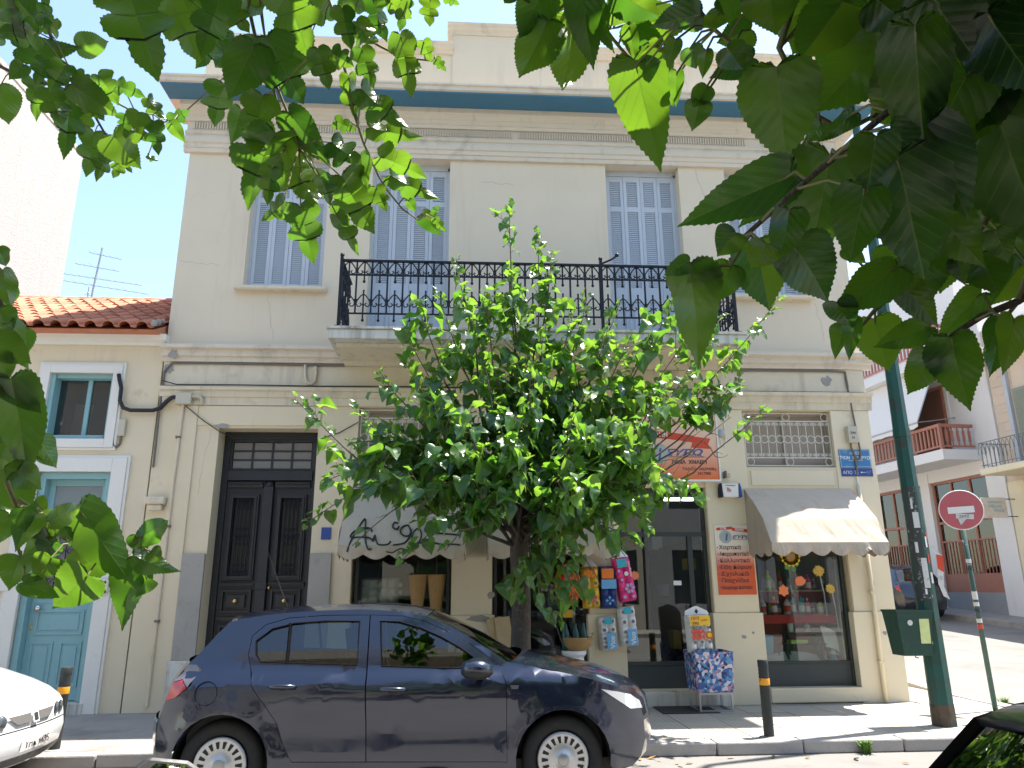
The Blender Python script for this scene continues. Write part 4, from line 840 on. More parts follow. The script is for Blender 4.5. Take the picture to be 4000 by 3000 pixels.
# ------------------------------------------------------------------ awnings
m_awn = mat('awning_canvas', (.48, .41, .33), .9, .06, 3, .25, 90, dirt=((.33, .27, .21), .55, .8, 3), streak=((.36, .30, .24), .58, .8, 6))
def awning(name, label, x0, x1, pr, val, seed, scal=7, mess=0):
    t = thing(name, label, 'awning', ((x0+x1)/2, D-.4, pr[0][1]), world=True)
    q = random.Random(seed); n = 28; rows = []
    P = []
    for i in range(len(pr)-1):
        for k in range(3): P.append((lerp(pr[i][0], pr[i+1][0], k/3), lerp(pr[i][1], pr[i+1][1], k/3), k))
    P.append((*pr[-1], 0))
    for (dy, z, k) in P:
        rows.append([(lerp(x0, x1, i/n), D-dy+(.0 if k == 0 else q.uniform(-.004, .004)+.006*math.sin(i*.9+z*9)), z-(.0 if k == 0 else .006)) for i in range(n+1)])
    f = MB().grid(rows)
    for x, s in ((x0, 0), (x1, 1)):
        c = (x, D-.02, pr[-1][1]+.0); rim = [(x, D-a, b) for a, b in pr]
        for i in range(len(rim)-1):
            m = (x+(.012 if i % 2 else -.012), (rim[i][1]+rim[i+1][1])/2, (rim[i][2]+rim[i+1][2])/2)
            f.add([c, rim[i], m, rim[i+1]], [(0,1,2), (0,2,3)])
    fo = f.build('canopy', m_awn, t, fix=False)
    so_ = fo.modifiers.new('thick', 'SOLIDIFY'); so_.thickness = .004; so_.offset = 0
    v = MB(); zb = pr[-1][1]; d = pr[-1][0]; m_ = 56; top = []; mid = []; bot = []
    for i in range(m_+1):
        k = i/m_; x = lerp(x0, x1, k); w = .012*math.sin(k*scal*2*pi+1)+q.uniform(-.003, .003); dr_ = val*(.62+.38*abs(math.sin(k*scal*pi)))
        kick = .05*max(0, 1-abs(k-.82)/.05) if mess else 0
        top.append((x, D-d-.003, zb)); mid.append((x, D-d-.006+w*.6-kick*.3, zb-dr_*.5)); bot.append((x, D-d+w-kick, zb-dr_+kick*.5))
    v.grid([top, mid, bot])
    for x in (x0, x1):
        top = []; bot = []
        for i in range(17): k = i/16; top.append((x, lerp(D-d, D-.03, k), zb)); bot.append((x+.01*math.sin(i), lerp(D-d, D-.03, k), zb-val*(.62+.38*abs(math.sin(k*3*pi)))))
        v.grid([top, bot])
    vo = v.build('valance', m_awn, t, fix=False); so_ = vo.modifiers.new('thick', 'SOLIDIFY'); so_.thickness = .003; so_.offset = 0
    fr = MB(); 
    for a, b in pr[1:]: fr.tube([(x0+.01, D-a+.012, b-.012), (x1-.01, D-a+.012, b-.012)], .009, 5)
    for x in (x0+.012, x1-.012):
        for a, b in pr[1:]: fr.tube([(x, D-.02, pr[-1][1]), (x, D-a+.012, b-.012)], .008, 5)
    fr.build('frame', m_alu, t)
    return t, pr
hood = [(.03, 2.93), (.30, 2.735), (.62, 2.455), (.82, 2.14)]
awning('shop_awning', 'beige canvas hood awning over the corner display window, its right end in sun', 3.93, 5.48, hood, .17, 4, 6, 1)
aw1, _ = awning('shop_awning', 'beige canvas awning with black graffiti scrawl beside the street door', -1.53, .01, [(.03, 2.93), (.38, 2.735), (.74, 2.44), (.98, 2.11)], .17, 5, 5)
awning('shop_awning', 'beige canvas awning half hidden behind the tree, over the basket window', .30, 1.90, [(.03, 2.93), (.38, 2.735), (.74, 2.44), (.98, 2.11)], .17, 6, 5)
gx = lambda x: -1.53+(x-130)/1790*1.54
gz_ = lambda z: 2.44-(z-270)/340*.33
gr = MB()
def stroke(pts, r=.011):
    pp = []
    for x, z in pts:
        Z = gz_(z); Y = D-(lerp(.74, .98, (2.44-Z)/.33) if Z > 2.11 else .99)-.006
        pp.append((gx(x), Y-.004, Z))
    fine = []
    for i in range(len(pp)-1):
        a, b_ = V(pp[i]), V(pp[i+1]); p0 = V(pp[max(i-1, 0)]); p3 = V(pp[min(i+2, len(pp)-1)])
        for k in range(5):
            s = k/5; fine.append(.5*((2*a)+(b_-p0)*s+(2*p0-5*a+4*b_-p3)*s*s+(3*a-p0-3*b_+p3)*s**3))
    fine.append(V(pp[-1])); gr.tube(fine, r, 5)
stroke([(265,690),(300,560),(370,400),(455,260),(480,400),(510,560),(560,660),(600,650)]); stroke([(580,430),(550,390),(450,385),(330,430),(285,490),(320,510),(420,505),(540,510),(610,550)]); stroke([(610,560),(630,480),(650,540),(700,600),(820,600),(860,560)])
stroke([(940,320),(890,310),(870,370),(930,400),(960,360)]); stroke([(1130,420),(1090,350),(1010,370),(985,440),(1050,490),(1120,480),(1140,400),(1130,480),(1060,580),(900,610)]); stroke([(1220,395),(1170,450),(1160,560),(1200,600),(1270,560),(1290,470),(1260,400),(1210,400)])
stroke([(1200,600),(1320,575),(1450,575),(1600,605),(1750,600),(1850,610)]); stroke([(1680,390),(1640,310),(1540,275),(1430,290),(1350,370),(1350,430),(1450,445),(1600,460),(1850,480)]); stroke([(810,690),(900,700),(1000,655),(1100,670),(1200,685)], .008)
gr.build('graffiti', mat('graffiti_paint', (.02, .035, .035), .7, .2, 8, 0), aw1)
# ------------------------------------------------------------------ goods hung outside the shop
def col(name, c, r=.4, v=.06, s=8): return mat(name, c, r, v, s, .05, 40)
m_plw = col('plastic_white', (.76, .76, .77)); m_ply = col('plastic_yellow', (.78, .50, .04)); m_plb = col('plastic_navy', (.02, .045, .22)); m_plp = col('plastic_pink', (.80, .05, .25)); m_plt = col('plastic_teal', (.04, .40, .52)); m_plo = col('plastic_orange', (.85, .22, .03)); m_plr = col('plastic_red', (.70, .05, .04)); m_pll = col('plastic_lilac', (.45, .38, .65)); m_grey = col('roll_core', (.16, .15, .15)); m_sky = col('plastic_sky', (.15, .42, .70)); m_grn = col('plastic_green', (.10, .35, .08)); m_lime = col('plastic_lime', (.55, .68, .12))
m_wick = mat('wicker', (.42, .26, .11), .8, .25, 25, .9, 90, bd=.01); m_ply2 = mat('raffia_board', (.50, .38, .22), .8, .2, 12, .4, 60)
def bulge(nx_, nz_, w, h, d, rolls=True, seed=0):
    """soft pack of rolls: front skin bulging over nx by nz rolls, wrapped round the sides"""
    b = MB(); N = nx_*6; K = nz_*6; rows = []
    for j in range(K+1):
        rw = []
        for i in range(N+1):
            u, v = i/N, j/K
            bu = abs(math.sin(u*nx_*pi))**.4; bv = abs(math.sin(v*nz_*pi))**.35
            edge = min(1, min(u, 1-u)*14)**.5*min(1, min(v, 1-v)*14)**.5
            rw.append(((u-.5)*w, -d*(.55+.45*bu*bv)*edge, (v-.5)*h))
        rows.append(rw)
    b.grid(rows); b.grid([[(p[0], .0, p[2]) for p in r] for r in rows[::1]])
    return b
def pack(name, label, c, w, h, d, mt, tilt=0, tiltz=0, nx_=2, nz_=4):
    t = thing(name, label, 'paper pack', c); t.rotation_euler = (0, tilt, tiltz)
    bulge(nx_, nz_, w, h, d).build('wrapper', mt, t, smooth=True, fix=False)
    return t
def disc(t, x, z, r, y, mt, name='print', n=12): MB().lathe([(r,0),(r,.0015)], (x, y, z), n, m=Matrix.Rotation(pi/2, 3, 'X')).build(name, mt, t)
def petals(t, x, z, r, y, mt, n=5, name='flower_print'):
    b = MB()
    for i in range(n): a = 2*pi*i/n; b.flat([(x+r*.15*math.cos(a), y, z+r*.15*math.sin(a)), (x+r*.75*math.cos(a-.45), y, z+r*.75*math.sin(a-.45)), (x+r*math.cos(a), y, z+r*math.sin(a)), (x+r*.75*math.cos(a+.45), y, z+r*.75*math.sin(a+.45))])
    b.build(name, mt, t, fix=False)
def rect(t, x0, x1, z0, z1, y, mt, name='print'): MB().box(x0, x1, y-.001, y, z0, z1).build(name, mt, t)
def hangtop(t, w, h, d, mt):
    MB().grid([[(-w*.45, -d*.6, h/2-.005), (0, -d*.8, h/2), (w*.45, -d*.6, h/2-.005)], [(-w*.2, -d*.3, h/2+.09), (0, -d*.35, h/2+.1), (w*.2, -d*.3, h/2+.09)], [(-.02, -.01, h/2+.14), (0, -.01, h/2+.15), (.02, -.01, h/2+.14)]]).build('carry_handle', mt, t, fix=False)
Y0 = D-.06
t = pack('paper_towel_pack', 'yellow pack of paper rolls with red badge hanging on the pier by the shop door', (1.69, Y0, 1.60), .23, .54, .13, m_ply, -.04); hangtop(t, .23, .54, .13, m_plw); rect(t, -.06, .06, .13, .22, -.132, m_plo); petals(t, .0, -.13, .07, -.133, m_plp); [disc(t, a, b_, .022, -.131, m_grey, 'roll_core') for a in (-.05, .06) for b_ in (-.2, .05)]
t = pack('kitchen_roll_pack', 'dark blue pack with orange badge hanging between the yellow and pink packs', (1.925, Y0, 1.60), .22, .55, .13, m_plb, -.02); rect(t, -.09, .07, .11, .24, -.132, m_plo); petals(t, 0, -.17, .06, -.133, m_sky, 4); rect(t, -.1, .1, -.02, .1, -.131, m_sky)
t = pack('flower_tissue_pack', 'bright pink tissue pack with lilac flower tilted beside the shop door', (2.145, Y0-.03, 1.70), .24, .58, .14, m_plp, -.17); hangtop(t, .24, .58, .14, m_plw); rect(t, -.075, .055, .16, .27, -.142, m_plt); petals(t, .03, -.12, .075, -.143, m_pll, 6); disc(t, .02, .07, .028, -.142, m_plw, 'badge'); [disc(t, a, b_, .02, -.141, m_pll, 'print') for a, b_ in ((-.07, .12), (-.05, 0), (.06, -.23), (-.06, -.22))]; text('Jenniflower', .045, m_plw, t, (.07, -.143, .22), rot=(pi/2, pi/2, 0))
def rollpack(label, c, tilt, h=.44):
    t = pack('toilet_roll_pack', label, c, .235, h, .13, m_plw, tilt, 0, 2, 4); n = 4
    for i in range(n):
        for x in (-.055, .058): disc(t, x, h/2-h*(i+.5)/n, .023, -.1305, m_grey, 'roll_core')
    rect(t, -.05, .05, h/2-.09, h/2-.01, -.132, m_plt); rect(t, -.035, .09, -h/2+.02, -h/2+.22, -.134, m_sky, 'label_print'); MB().flat([(-.03, -.1345, -h/2+.12), (.02, -.1345, -h/2+.09), (.085, -.1345, -h/2+.15), (.03, -.1345, -h/2+.18)]).build('label_splash', m_plr, t, fix=False)
    text('Vico', .085, m_plw, t, (.065, -.136, -h/2+.03), rot=(pi/2, -pi/2, 0), bold=.003)
rollpack('white toilet roll pack hanging lower on the pier, below the blue pack', (1.90, Y0, 1.01), -.05, .42)
rollpack('white toilet roll pack hanging right below the pink tissue pack', (2.165, Y0-.03, 1.10), -.08, .50)
# orange net of balls
t = thing('net_bag', 'orange net bag of plastic toys hanging in the basket window', 'net bag', (1.37, D-.22, 1.66)); b = MB(); q = random.Random(2)
for k in range(9):
    a = 2*pi*k/9; b.tube([(.17*math.sin(pi*j/10)*math.cos(a+j*.12)*(1 if j > 2 else .8), .12*math.sin(pi*j/10)*math.sin(a+j*.12), .27*math.cos(pi*j/10)-.02) for j in range(11)], .006, 4); b.tube([(.17*math.sin(pi*j/10)*math.cos(a-j*.12), .12*math.sin(pi*j/10)*math.sin(a-j*.12), .27*math.cos(pi*j/10)-.02) for j in range(11)], .006, 4)
b.build('net', m_plo, t); MB().tube([(0, 0, .24), (.12, .03, .31), (.25, .08, .37)], .006, 5).build('cord', m_plo, t)
for c, r, mt in (((-.05, -.02, -.12), .095, m_plr), ((.06, 0, -.06), .09, m_plo), ((.0, .02, .05), .09, m_plr), ((-.02, -.03, .15), .06, m_plo)): MB().ball(c, r, 12, 8).build('toy_ball', mt, t, smooth=True)
# ------------------------------------------------------------------ basket window
t = thing('white_pedestal', 'round white plastic pedestal column under the wicker bowl', 'pedestal', (1.42, D-.28, .12)); MB().lathe([(.16,0),(.16,.05),(.125,.07),(.125,.62),(.16,.66),(.16,.70)], (0,0,0), 20).build('column', m_plw, t, auto=True)
t = thing('wicker_bowl', 'shallow wicker bowl standing on the white pedestal', 'basket', (1.47, D-.28, .82)); MB().lathe([(.11,0),(.17,.06),(.185,.15),(.175,.15),(.16,.07),(.10,.012)], (0,0,0), 20, caps=False).lathe([(.10,.012),(.001,.012)], (0,0,0), 20, False).lathe([(.11,0),(.001,0)], (0,0,0), 20, False).build('bowl', m_wick, t, auto=True); MB().tube([(.182*math.cos(a), .182*math.sin(a), .15) for a in [2*pi*k/20 for k in range(20)]], .014, 6, close=True).build('rim', m_wick, t); MB().tube([(.17, -.02, .15), (.2, -.04, .22), (.15, -.06, .2)], .006, 5).build('loose_cane', m_wick, t)
for i, (x, z, c) in enumerate(((.5, .64, m_ply2), (.56, .66, m_ply2))):
    t = tag(MB().obox((x, D-.10-.03*i, 0.70+z*.1), (.10, .008, .47), Matrix.Rotation(-.22+.1*i, 3, 'Y')).build('raffia_panel', c, None, bevel=.004), ('plain raffia panel leaning behind the tree trunk', 'ribbed raffia panel leaning in front of another by the tree trunk')[i], 'panel')
for i, x in enumerate((.56, 1.5)): tag(MB().box(x-.018, x+.018, D+.22, D+.24, .30, 2.6).build('shelf_upright', m_alu), ('slotted metal upright standing in the basket window left of the trunk', 'slotted metal upright standing in the basket window behind the net bag')[i], 'shelf upright')
tag(MB().box(1.33, 1.47, D+.095, D+.1, 1.21, 1.31).build('price_card', m_ply), 'yellow price card in the basket window above the wicker bowl', 'price card')
for i, x in enumerate((1.32, 1.45, 1.56)): tag(MB().lathe([(.05,0),(.055,.02),(.05,.2),(.025,.27),(.02,.32)], (x, D-.25+.03*i, .833), 10).build('glass_bottle', mat('bottle_glass%d' % i, (.02+.01*i, .09, .08), .15, .1, 4, 0), None, smooth=True), 'dark green bottle standing in the wicker bowl', 'bottle', 'green bottles in the wicker bowl')
tag(MB().box(.42, 1.64, D+.2, D+.6, .29, .78).build('display_plinth', mat('display_cloth', (.35, .32, .28), .9, .1, 3, .2, 40)), 'low cloth-covered plinth inside the basket window', 'plinth')
# ------------------------------------------------------------------ left display window
def tp(label, loc, nx_, nz_, w, h):
    t = thing('paper_multipack', label, 'paper pack', loc); bulge(nx_, nz_, w, h, .14).build('wrapper', m_plw, t, smooth=True, fix=False)
    MB().ball((w/2+.02, -.07, .08), .035, 6, 4).ball((w/2+.03, -.07, -.02), .035, 6, 4).build('twisted_end', m_plw, t)
tp('large white pack of twelve paper rolls in the window under the graffiti awning', (-1.15, D+.38, 1.572), 4, 3, .52, .34)
t = tag(MB().box(-1.42, -.84, D+.2, D+.6, .29, 1.40).build('display_plinth', mat('display_card', (.42, .40, .36), .9, .1, 3, .2, 40)), 'pale boxed plinth inside the graffiti awning window', 'plinth')
for i, x in enumerate((-.62, -.37)): 
    t = thing('wicker_cone_basket', ('tall wicker cone basket beside the white paper pack', 'tall wicker cone basket against the right side of the window')[i], 'basket', (x, D+.17, 1.05), group='wicker cone baskets'); MB().lathe([(.045,0),(.07,.2),(.105,.5),(.135,.72),(.125,.72),(.095,.5),(.06,.2),(.03,.02)], (0,0,0), 16, False).build('body', m_wick, t, auto=True); MB().tube([(.13*math.cos(a), .13*math.sin(a), .72) for a in [2*pi*k/16 for k in range(16)]], 0.012, 6, close=True).build('rim', m_wick, t); MB().tube([(0,.13,.72),(0,0,1.2),(0,0,1.9)], .004, 4).tube([(0,-.13,.72),(0,0,1.2)], .004, 4).build('hanging_cord', m_cable2, t)
# ------------------------------------------------------------------ patterned bin on a stand and the roll pack on it
m_pat, tt, oo = newmat('speckled_fabric'); bs_ = nd(tt, 'ShaderNodeBsdfPrincipled', i={'Roughness': .7}); vo = nd(tt, 'ShaderNodeTexVoronoi', i={'Scale': 28}); tcc = tt.nodes.new('ShaderNodeTexCoord'); tt.links.new(tcc.outputs['Object'], vo.inputs[0])
sx_ = tt.nodes.new('ShaderNodeSeparateColor'); tt.links.new(vo.outputs['Color'], sx_.inputs[0]); rp = tt.nodes.new('ShaderNodeValToRGB'); rp.color_ramp.interpolation = 'CONSTANT'
for p_, c_ in ((0, (.05, .12, .35)), (.28, (.12, .28, .5)), (.5, (.6, .62, .68)), (.68, (.55, .25, .33)), (.8, (.02, .04, .12)), (.9, (.7, .55, .6))):
    e_ = rp.color_ramp.elements.new(p_) if p_ not in (0,) else rp.color_ramp.elements[0]; e_.color = (*c_, 1)
rp.color_ramp.elements[-1].color = (.65, .65, .7, 1); tt.links.new(sx_.outputs[0], rp.inputs[0]); tt.links.new(rp.outputs[0], bs_.inputs['Base Color']); tt.links.new(bs_.outputs[0], oo.inputs[0])
t = thing('metal_stand', 'low grey metal stand holding the speckled fabric bin', 'stand', (3.1, D-.48, .12)); b = MB()
for x in (-.20, .20):
    for y_ in (-.2, .2): b.box(x-.012, x+.012, y_-.012, y_+.012, 0, .225)
for x in (-.20, .20): b.box(x-.012, x+.012, -.188, .188, .0, .024)
for y_ in (-.2, .2): b.box(-.188, .188, y_-.012, y_+.012, .0, .024); b.box(-.188, .188, y_-.012, y_+.012, .2, .224)
b.box(-.21, .21, -.21, .21, .226, .236); b.build('frame', m_alu, t)
t = thing('fabric_bin', 'blue speckled fabric bin on a metal stand by the shop step', 'bin', (3.10, D-.48, .358)); b = MB(); w0, w1, h = .215, .235, .46
for (a, c, d_, e_) in (((-w0,-w0),(w0,-w0),(w1,-w1),(-w1,-w1)), ((w0,-w0),(w0,w0),(w1,w1),(w1,-w1)), ((w0,w0),(-w0,w0),(-w1,w1),(w1,w1)), ((-w0,w0),(-w0,-w0),(-w1,-w1),(-w1,w1))): b.flat([(*a,0),(*c,0),(*d_,h),(*e_,h)])
b.flat([(-w0,-w0,0),(w0,-w0,0),(w0,w0,0),(-w0,w0,0)]); fo = b.build('body', m_pat, t, fix=True); so_ = fo.modifiers.new('s', 'SOLIDIFY'); so_.thickness = .012
MB().box(-.21, .21, -.21, .21, .40, .42).build('filling', m_dark, t)
t = thing('giga_roll_pack', 'white and yellow bulk roll pack with red lettering standing on the speckled bin', 'paper pack', (2.98, D-.50, 1.03)); t.rotation_euler = (0, -.04, 0)
bulge(3, 3, .31, .46, .16).build('wrapper', m_plw, t, smooth=True, fix=False); rect(t, -.13, .13, .10, .215, -.162, m_ply); [disc(t, a, b_, .02, -.162, m_grey, 'roll_core') for a in (-.09, 0, .1) for b_ in (.07, -.10, -.2)]
text('12+3', .055, m_inkr, t, (-.12, -.165, .17), bold=.002); text('390', .06, m_ink, t, (-.11, -.165, .105)); text('ΔΩΡΟ', .03, m_inkr, t, (.01, -.165, .15)); text('GIGA', .072, m_inkr, t, (-.13, -.166, .0), bold=.005); text('SUN', .08, m_inkr, t, (-.12, -.166, -.065), bold=.005); petals(t, .10, -.02, .055, -.164, m_plo, 12, 'sun_print'); disc(t, .10, -.02, .03, -.166, m_ply, 'sun_face'); text('ΧΑΡΤΙ', .03, m_inkb, t, (-.05, -.165, -.15)); rect(t, -.13, .13, -.225, -.19, -.161, m_sky)
MB().plate([(-.16, .225), (.16, .225), (.13, .27), (.01, .33), (-.02, .33), (-.15, .28)], -.06, -.05).build('carry_handle', m_plw, t); MB().plate([(-.03, .265), (-.005, .235), (.02, .265), (-.005, .3)], -.0615, -.0605).build('handle_hole', m_dark, t)
tag(MB().box(2.42, 3.12, D-.75, D-.20, .119, .129).build('door_mat', mat('mat_dark', (.05, .045, .04), .95, .2, 20, .6, 200)), 'dark doormat on the pavement before the shop step', 'mat')
# fluorescent tube seen through the shop door
t = thing('strip_light', 'lit fluorescent tube on the ceiling behind the shop door', 'lamp', (3.25, D+1.5, 2.95)); MB().box(-.42, .42, -.04, .04, .03, .07).build('batten', m_plw, t)
mt_ = mat('tube_glow', (.75, .93, 1.0), .4, 0, 1, 0, emit=6); MB().tube([(-.41, 0, 0), (.41, 0, 0)], .02, 10).build('tube', mt_, t); MB().tube([(-.3, 0, .07), (-.3, 0, 1.34)], .006).tube([(.3, 0, .07), (.3, 0, 1.34)], .006).build('hanger', m_alu, t)
# ------------------------------------------------------------------ corner display window
WY = D+.34
m_redc = mat('red_cloth', (.55, .045, .05), .85, .12, 4, .3, 30)
tag(MB().box(4.06, 5.27, D+.18, D+.75, .29, .60).build('red_display_table', m_redc), 'red cloth display base at the foot of the corner window', 'display')
tag(MB().box(4.06, 5.22, D+.24, D+.62, 1.20, 1.215).box(4.06, 5.22, D+.237, D+.24, 1.10, 1.2135).build('display_shelf', m_redc, None), 'red-edged middle shelf of the corner window display', 'shelf')
tag(MB().box(4.06, 5.2, D+.3, D+.62, 1.525, 1.54).build('display_shelf', m_ply2, None), 'wooden upper shelf of the corner window display', 'shelf')
tag(MB().box(4.05, 5.25, D+.64, D+.66, .61, 1.52).build('backdrop', mat('red_backdrop', (.38, .05, .05), .9, .3, 3, 0)), 'dark red backdrop cloth behind the corner window display', 'backdrop')
tag(MB().box(5.2, 5.22, D+.16, D+.60, .6, 2.0).build('side_board', mat('grey_board', (.42, .4, .37), .9, .1, 3, 0)), 'grey board on the right side of the corner window display', 'board')
def bottle(label, x, z, h, r, mt, cap, y_=WY, group=None, flat_=1):
    t = thing('bottle', label, 'bottle', (x, y_, z), group=group)
    MB().lathe([(r*.92,0),(r,.01),(r,h*.62),(r*.55,h*.78),(r*.35,h*.82),(r*.35,h*.86)], (0,0,0), 12).build('body', mt, t, smooth=True); MB().lathe([(r*.42,h*.85),(r*.42,h),(r*.2,h*1.01)], (0,0,0), 10).build('cap', cap, t, smooth=True); MB().lathe([(r*1.01,h*.15),(r*1.01,h*.5)], (0,0,0), 12, False).build('label', cap if mt is m_plw else m_plw, t, smooth=True)
for a in (('yellow-capped clear bottle on the upper display shelf', 4.30, 1.54, .27, .045, m_lime, m_ply), ('pink bottle on the upper display shelf', 4.88, 1.54, .22, .042, m_plp, m_plp), ('white and red bottle at the middle of the red-edged shelf', 4.545, 1.215, .24, .045, m_plw, m_plr), ('teal bottle on the red-edged shelf', 4.75, 1.215, .24, .042, m_plt, m_plt), ('red bottle at the left of the red-edged shelf', 4.36, 1.215, .24, .04, m_plr, m_ply), ('lilac bottle beside the white and red one', 4.63, 1.215, .26, .04, m_pll, m_grey), ('pink bottle beside the teal one', 4.84, 1.215, .22, .035, m_plp, m_plw), ('olive spray bottle near the right of the red-edged shelf', 5.02, 1.215, .2, .04, m_lime, m_iron), ('small white pump bottle under the red-edged shelf', 4.56, .98, .20, .04, m_plw, m_plw), ('pale bottle leaning at the far left of the red-edged shelf', 4.2, 1.215, .22, .04, m_plw, m_plr), ('white spray can on the red display base', 4.12, .60, .25, .028, m_plw, m_sky), ('red can on the red display base', 5.0, .60, .16, .03, m_plr, m_plr), ('white and teal tin on the red display base', 5.13, .60, .17, .05, m_plw, m_plt), ('blue jar on the red display base', 4.36, .60, .13, .045, m_sky, m_plb), ('small cream jar beside the white pump bottle', 4.80, .98, .13, .045, m_plw, m_grey), ('white tin at the right end of the red display base', 5.22, .60, .14, .035, m_plw, m_plp)): bottle(*a)
tag(MB().box(4.46, 4.95, D+.25, D+.5, .965, .98).box(4.5, 4.52, D+.3, D+.45, .6, .965).box(4.9, 4.92, D+.3, D+.45, .6, .965).build('glass_riser', m_frame), 'dark stepped riser under the white pump bottle', 'riser')
tag(MB().obox((4.62, D+.3, .85), (.13, .06, .03), Matrix.Rotation(.15, 3, 'Z')).build('green_box', m_lime, None, bevel=.005), 'lime green soap box on the dark riser', 'box')
tag(MB().box(4.42, 5.0, D+.22, D+.42, .82, .834).box(4.45, 4.47, D+.25, D+.4, .6, .82).box(4.95, 4.97, D+.25, D+.4, .6, .82).build('low_riser', m_frame), 'low dark riser holding the lime green box', 'riser')
tag(MB().grid([[(5.02+.2*u-.05*v, D+.3+.02*math.sin(u*5), .78+.28*v-.08*u*u) for u in (0, .33, .66, 1)] for v in (0, .5, 1)]).build('paper_fan', m_plw, None, fix=False), 'crumpled sheet of white paper standing in the corner window', 'paper')
tag(MB().grid([[(4.15+.75*u, D+.24+.1*v, .61+.12*v*(.5+.5*math.sin(u*3))) for u in [k/8 for k in range(9)]] for v in (0, .5, 1)]).build('rolled_wrap', m_plw, None, fix=False), 'strip of clear wrapped film lying on the red display base', 'film')
tag(MB().obox((4.2, D+.4, .78), (.10, .05, .17), Matrix.Rotation(.1, 3, 'Y')).build('blue_gift_box', m_sky, None, bevel=.01), 'pale blue gift box at the left of the corner window', 'box')
tag(MB().ball((5.12, D+.5, .8), .11, 10, 6, (1, .6, 1.5)).build('brown_bag', mat('brown_felt', (.16, .05, .03), .9, .2, 6, .3, 40), None, smooth=True), 'dark brown rounded bag at the right of the corner window', 'bag')
def star(label, x, z, r, mt, n=12, seed=0, sx=1):
    q = random.Random(seed); pts = []
    for i in range(2*n): a = 2*pi*i/(2*n); rr_ = r*(1 if i % 2 else .72)*q.uniform(.92, 1.08); pts.append((x+sx*rr_*math.cos(a), z+rr_*math.sin(a)))
    tag(MB().plate(pts, D+.115, D+.118).build('price_star', mt), label, 'price tag')
m_st1 = mat('star_gold', (.62, .42, .10), .7, .15, 30, 0, dirt=((.2, .14, .05), .56, .62, 40)); m_st2 = col('star_coral', (.85, .25, .12), .7)
star('upper gold star price tag on the corner window', 4.95, 1.80, .085, m_st1, 11, 1, 1.1); star('coral zigzag price tag in the middle of the corner window', 4.67, 1.665, .075, m_st2, 12, 2, 1.2); star('large coral price tag left on the corner window', 4.42, 1.54, .085, m_st2, 6, 3); star('lower gold star price tag on the corner window', 5.09, 1.56, .075, m_st1, 9, 4); star('coral star price tag on the glass of the shop door', 2.33, 1.75, .07, m_st2, 11, 5, 1.2)
for i, x in enumerate((4.95, 5.09)): tag(MB().tube([(x+.02, D+.13, 1.72-.2*i), (x+.05, D+.14, 1.5-.2*i), (x+.06, D+.14, 1.2-.2*i)], .012, 5).build('chain_garland', m_alu), ('silvery chain hanging below the upper gold star', 'silvery chain hanging below the lower gold star')[i], 'chain')
t = thing('paper_sunflower', 'yellow paper sunflower hanging at the top of the corner window', 'flower', (4.57, D+.13, 2.0)); petals(t, 0, 0, .15, -.01, m_ply, 14, 'petals'); disc(t, 0, 0, .06, -.012, m_wick, 'disc'); petals(t, 0, -.1, .12, -.005, m_grn, 5, 'leaves')
r_ = random.Random(9)
for i in range(22):   # goods on the dim shelves inside
    x = (.18, 1.82, 1.98, 3.62)[i % 4]; zz = .6+.42*(i//4 % 5); yy = D+1.0+.55*(i % 7)
    tag(MB().box(x-.1, x+.1, yy, yy+.3, zz, zz+r_.uniform(.15, .3)).build('stocked_carton', (m_plr, m_plw, m_plt, m_ply, m_grey, m_pll)[i % 6]), 'boxed goods on the dim shelving inside the shop', 'carton', 'cartons on the shop shelving')

for i in range(18):
    sh = i % 2; x = 4.12+.062*i; mt = (m_plr, m_plw, m_plt, m_pll, m_ply, m_plp, m_lime)[i*5 % 7]
    bottle('toiletry bottle in the back row of the corner window display', x, (1.215, 1.54)[sh], r_.uniform(.15, .26), r_.uniform(.028, .04), mt, (m_plw, m_plr, m_sky)[i % 3], D+.52, 'back row of toiletry bottles')
# ------------------------------------------------------------------ street furniture
m_bol = mat('bollard_black', (.028, .032, .03), .6, .2, 6, .3, 60, dirt=((.09, .085, .08), .58, .78, 6)); m_band = mat('bollard_band', (.80, .34, .02), .55, .1, 9, .1, 60, patch=((.06, .06, .055), .62, 14))
def bollard(label, x, y, h=.74, tilt=0):
    t = thing('bollard', label, 'bollard', (x, y, .12), group='black bollards along the kerb'); t.rotation_euler = (0, tilt, 0)
    r = .052; MB().lathe([(r,0),(r,h-.17),(r*1.03,h-.165),(r*.94,h-.15),(r*1.03,h-.13),(r*.94,h-.115),(r*1.03,h-.10),(r*.94,h-.085),(r*1.03,h-.07),(r*1.03,h-.01),(r*.95,h)], (0,0,0), 20).build('post', m_bol, t, auto=True)
    MB().lathe([(r*1.02,h-.245),(r*1.04,h-.24),(r*1.04,h-.185),(r*1.02,h-.18)], (0,0,0), 20, False).build('band', m_band, t, auto=True)
    MB().lathe([(.1,0),(.095,.008),(r+.001,.01)], (0,0,-.001), 18, False).build('collar', m_conc, t)
bollard('black bollard with orange band before the corner display window', 3.12, 8.06); bollard('black bollard with orange band in front of the turquoise door', -3.93, 8.1, .75, .02)
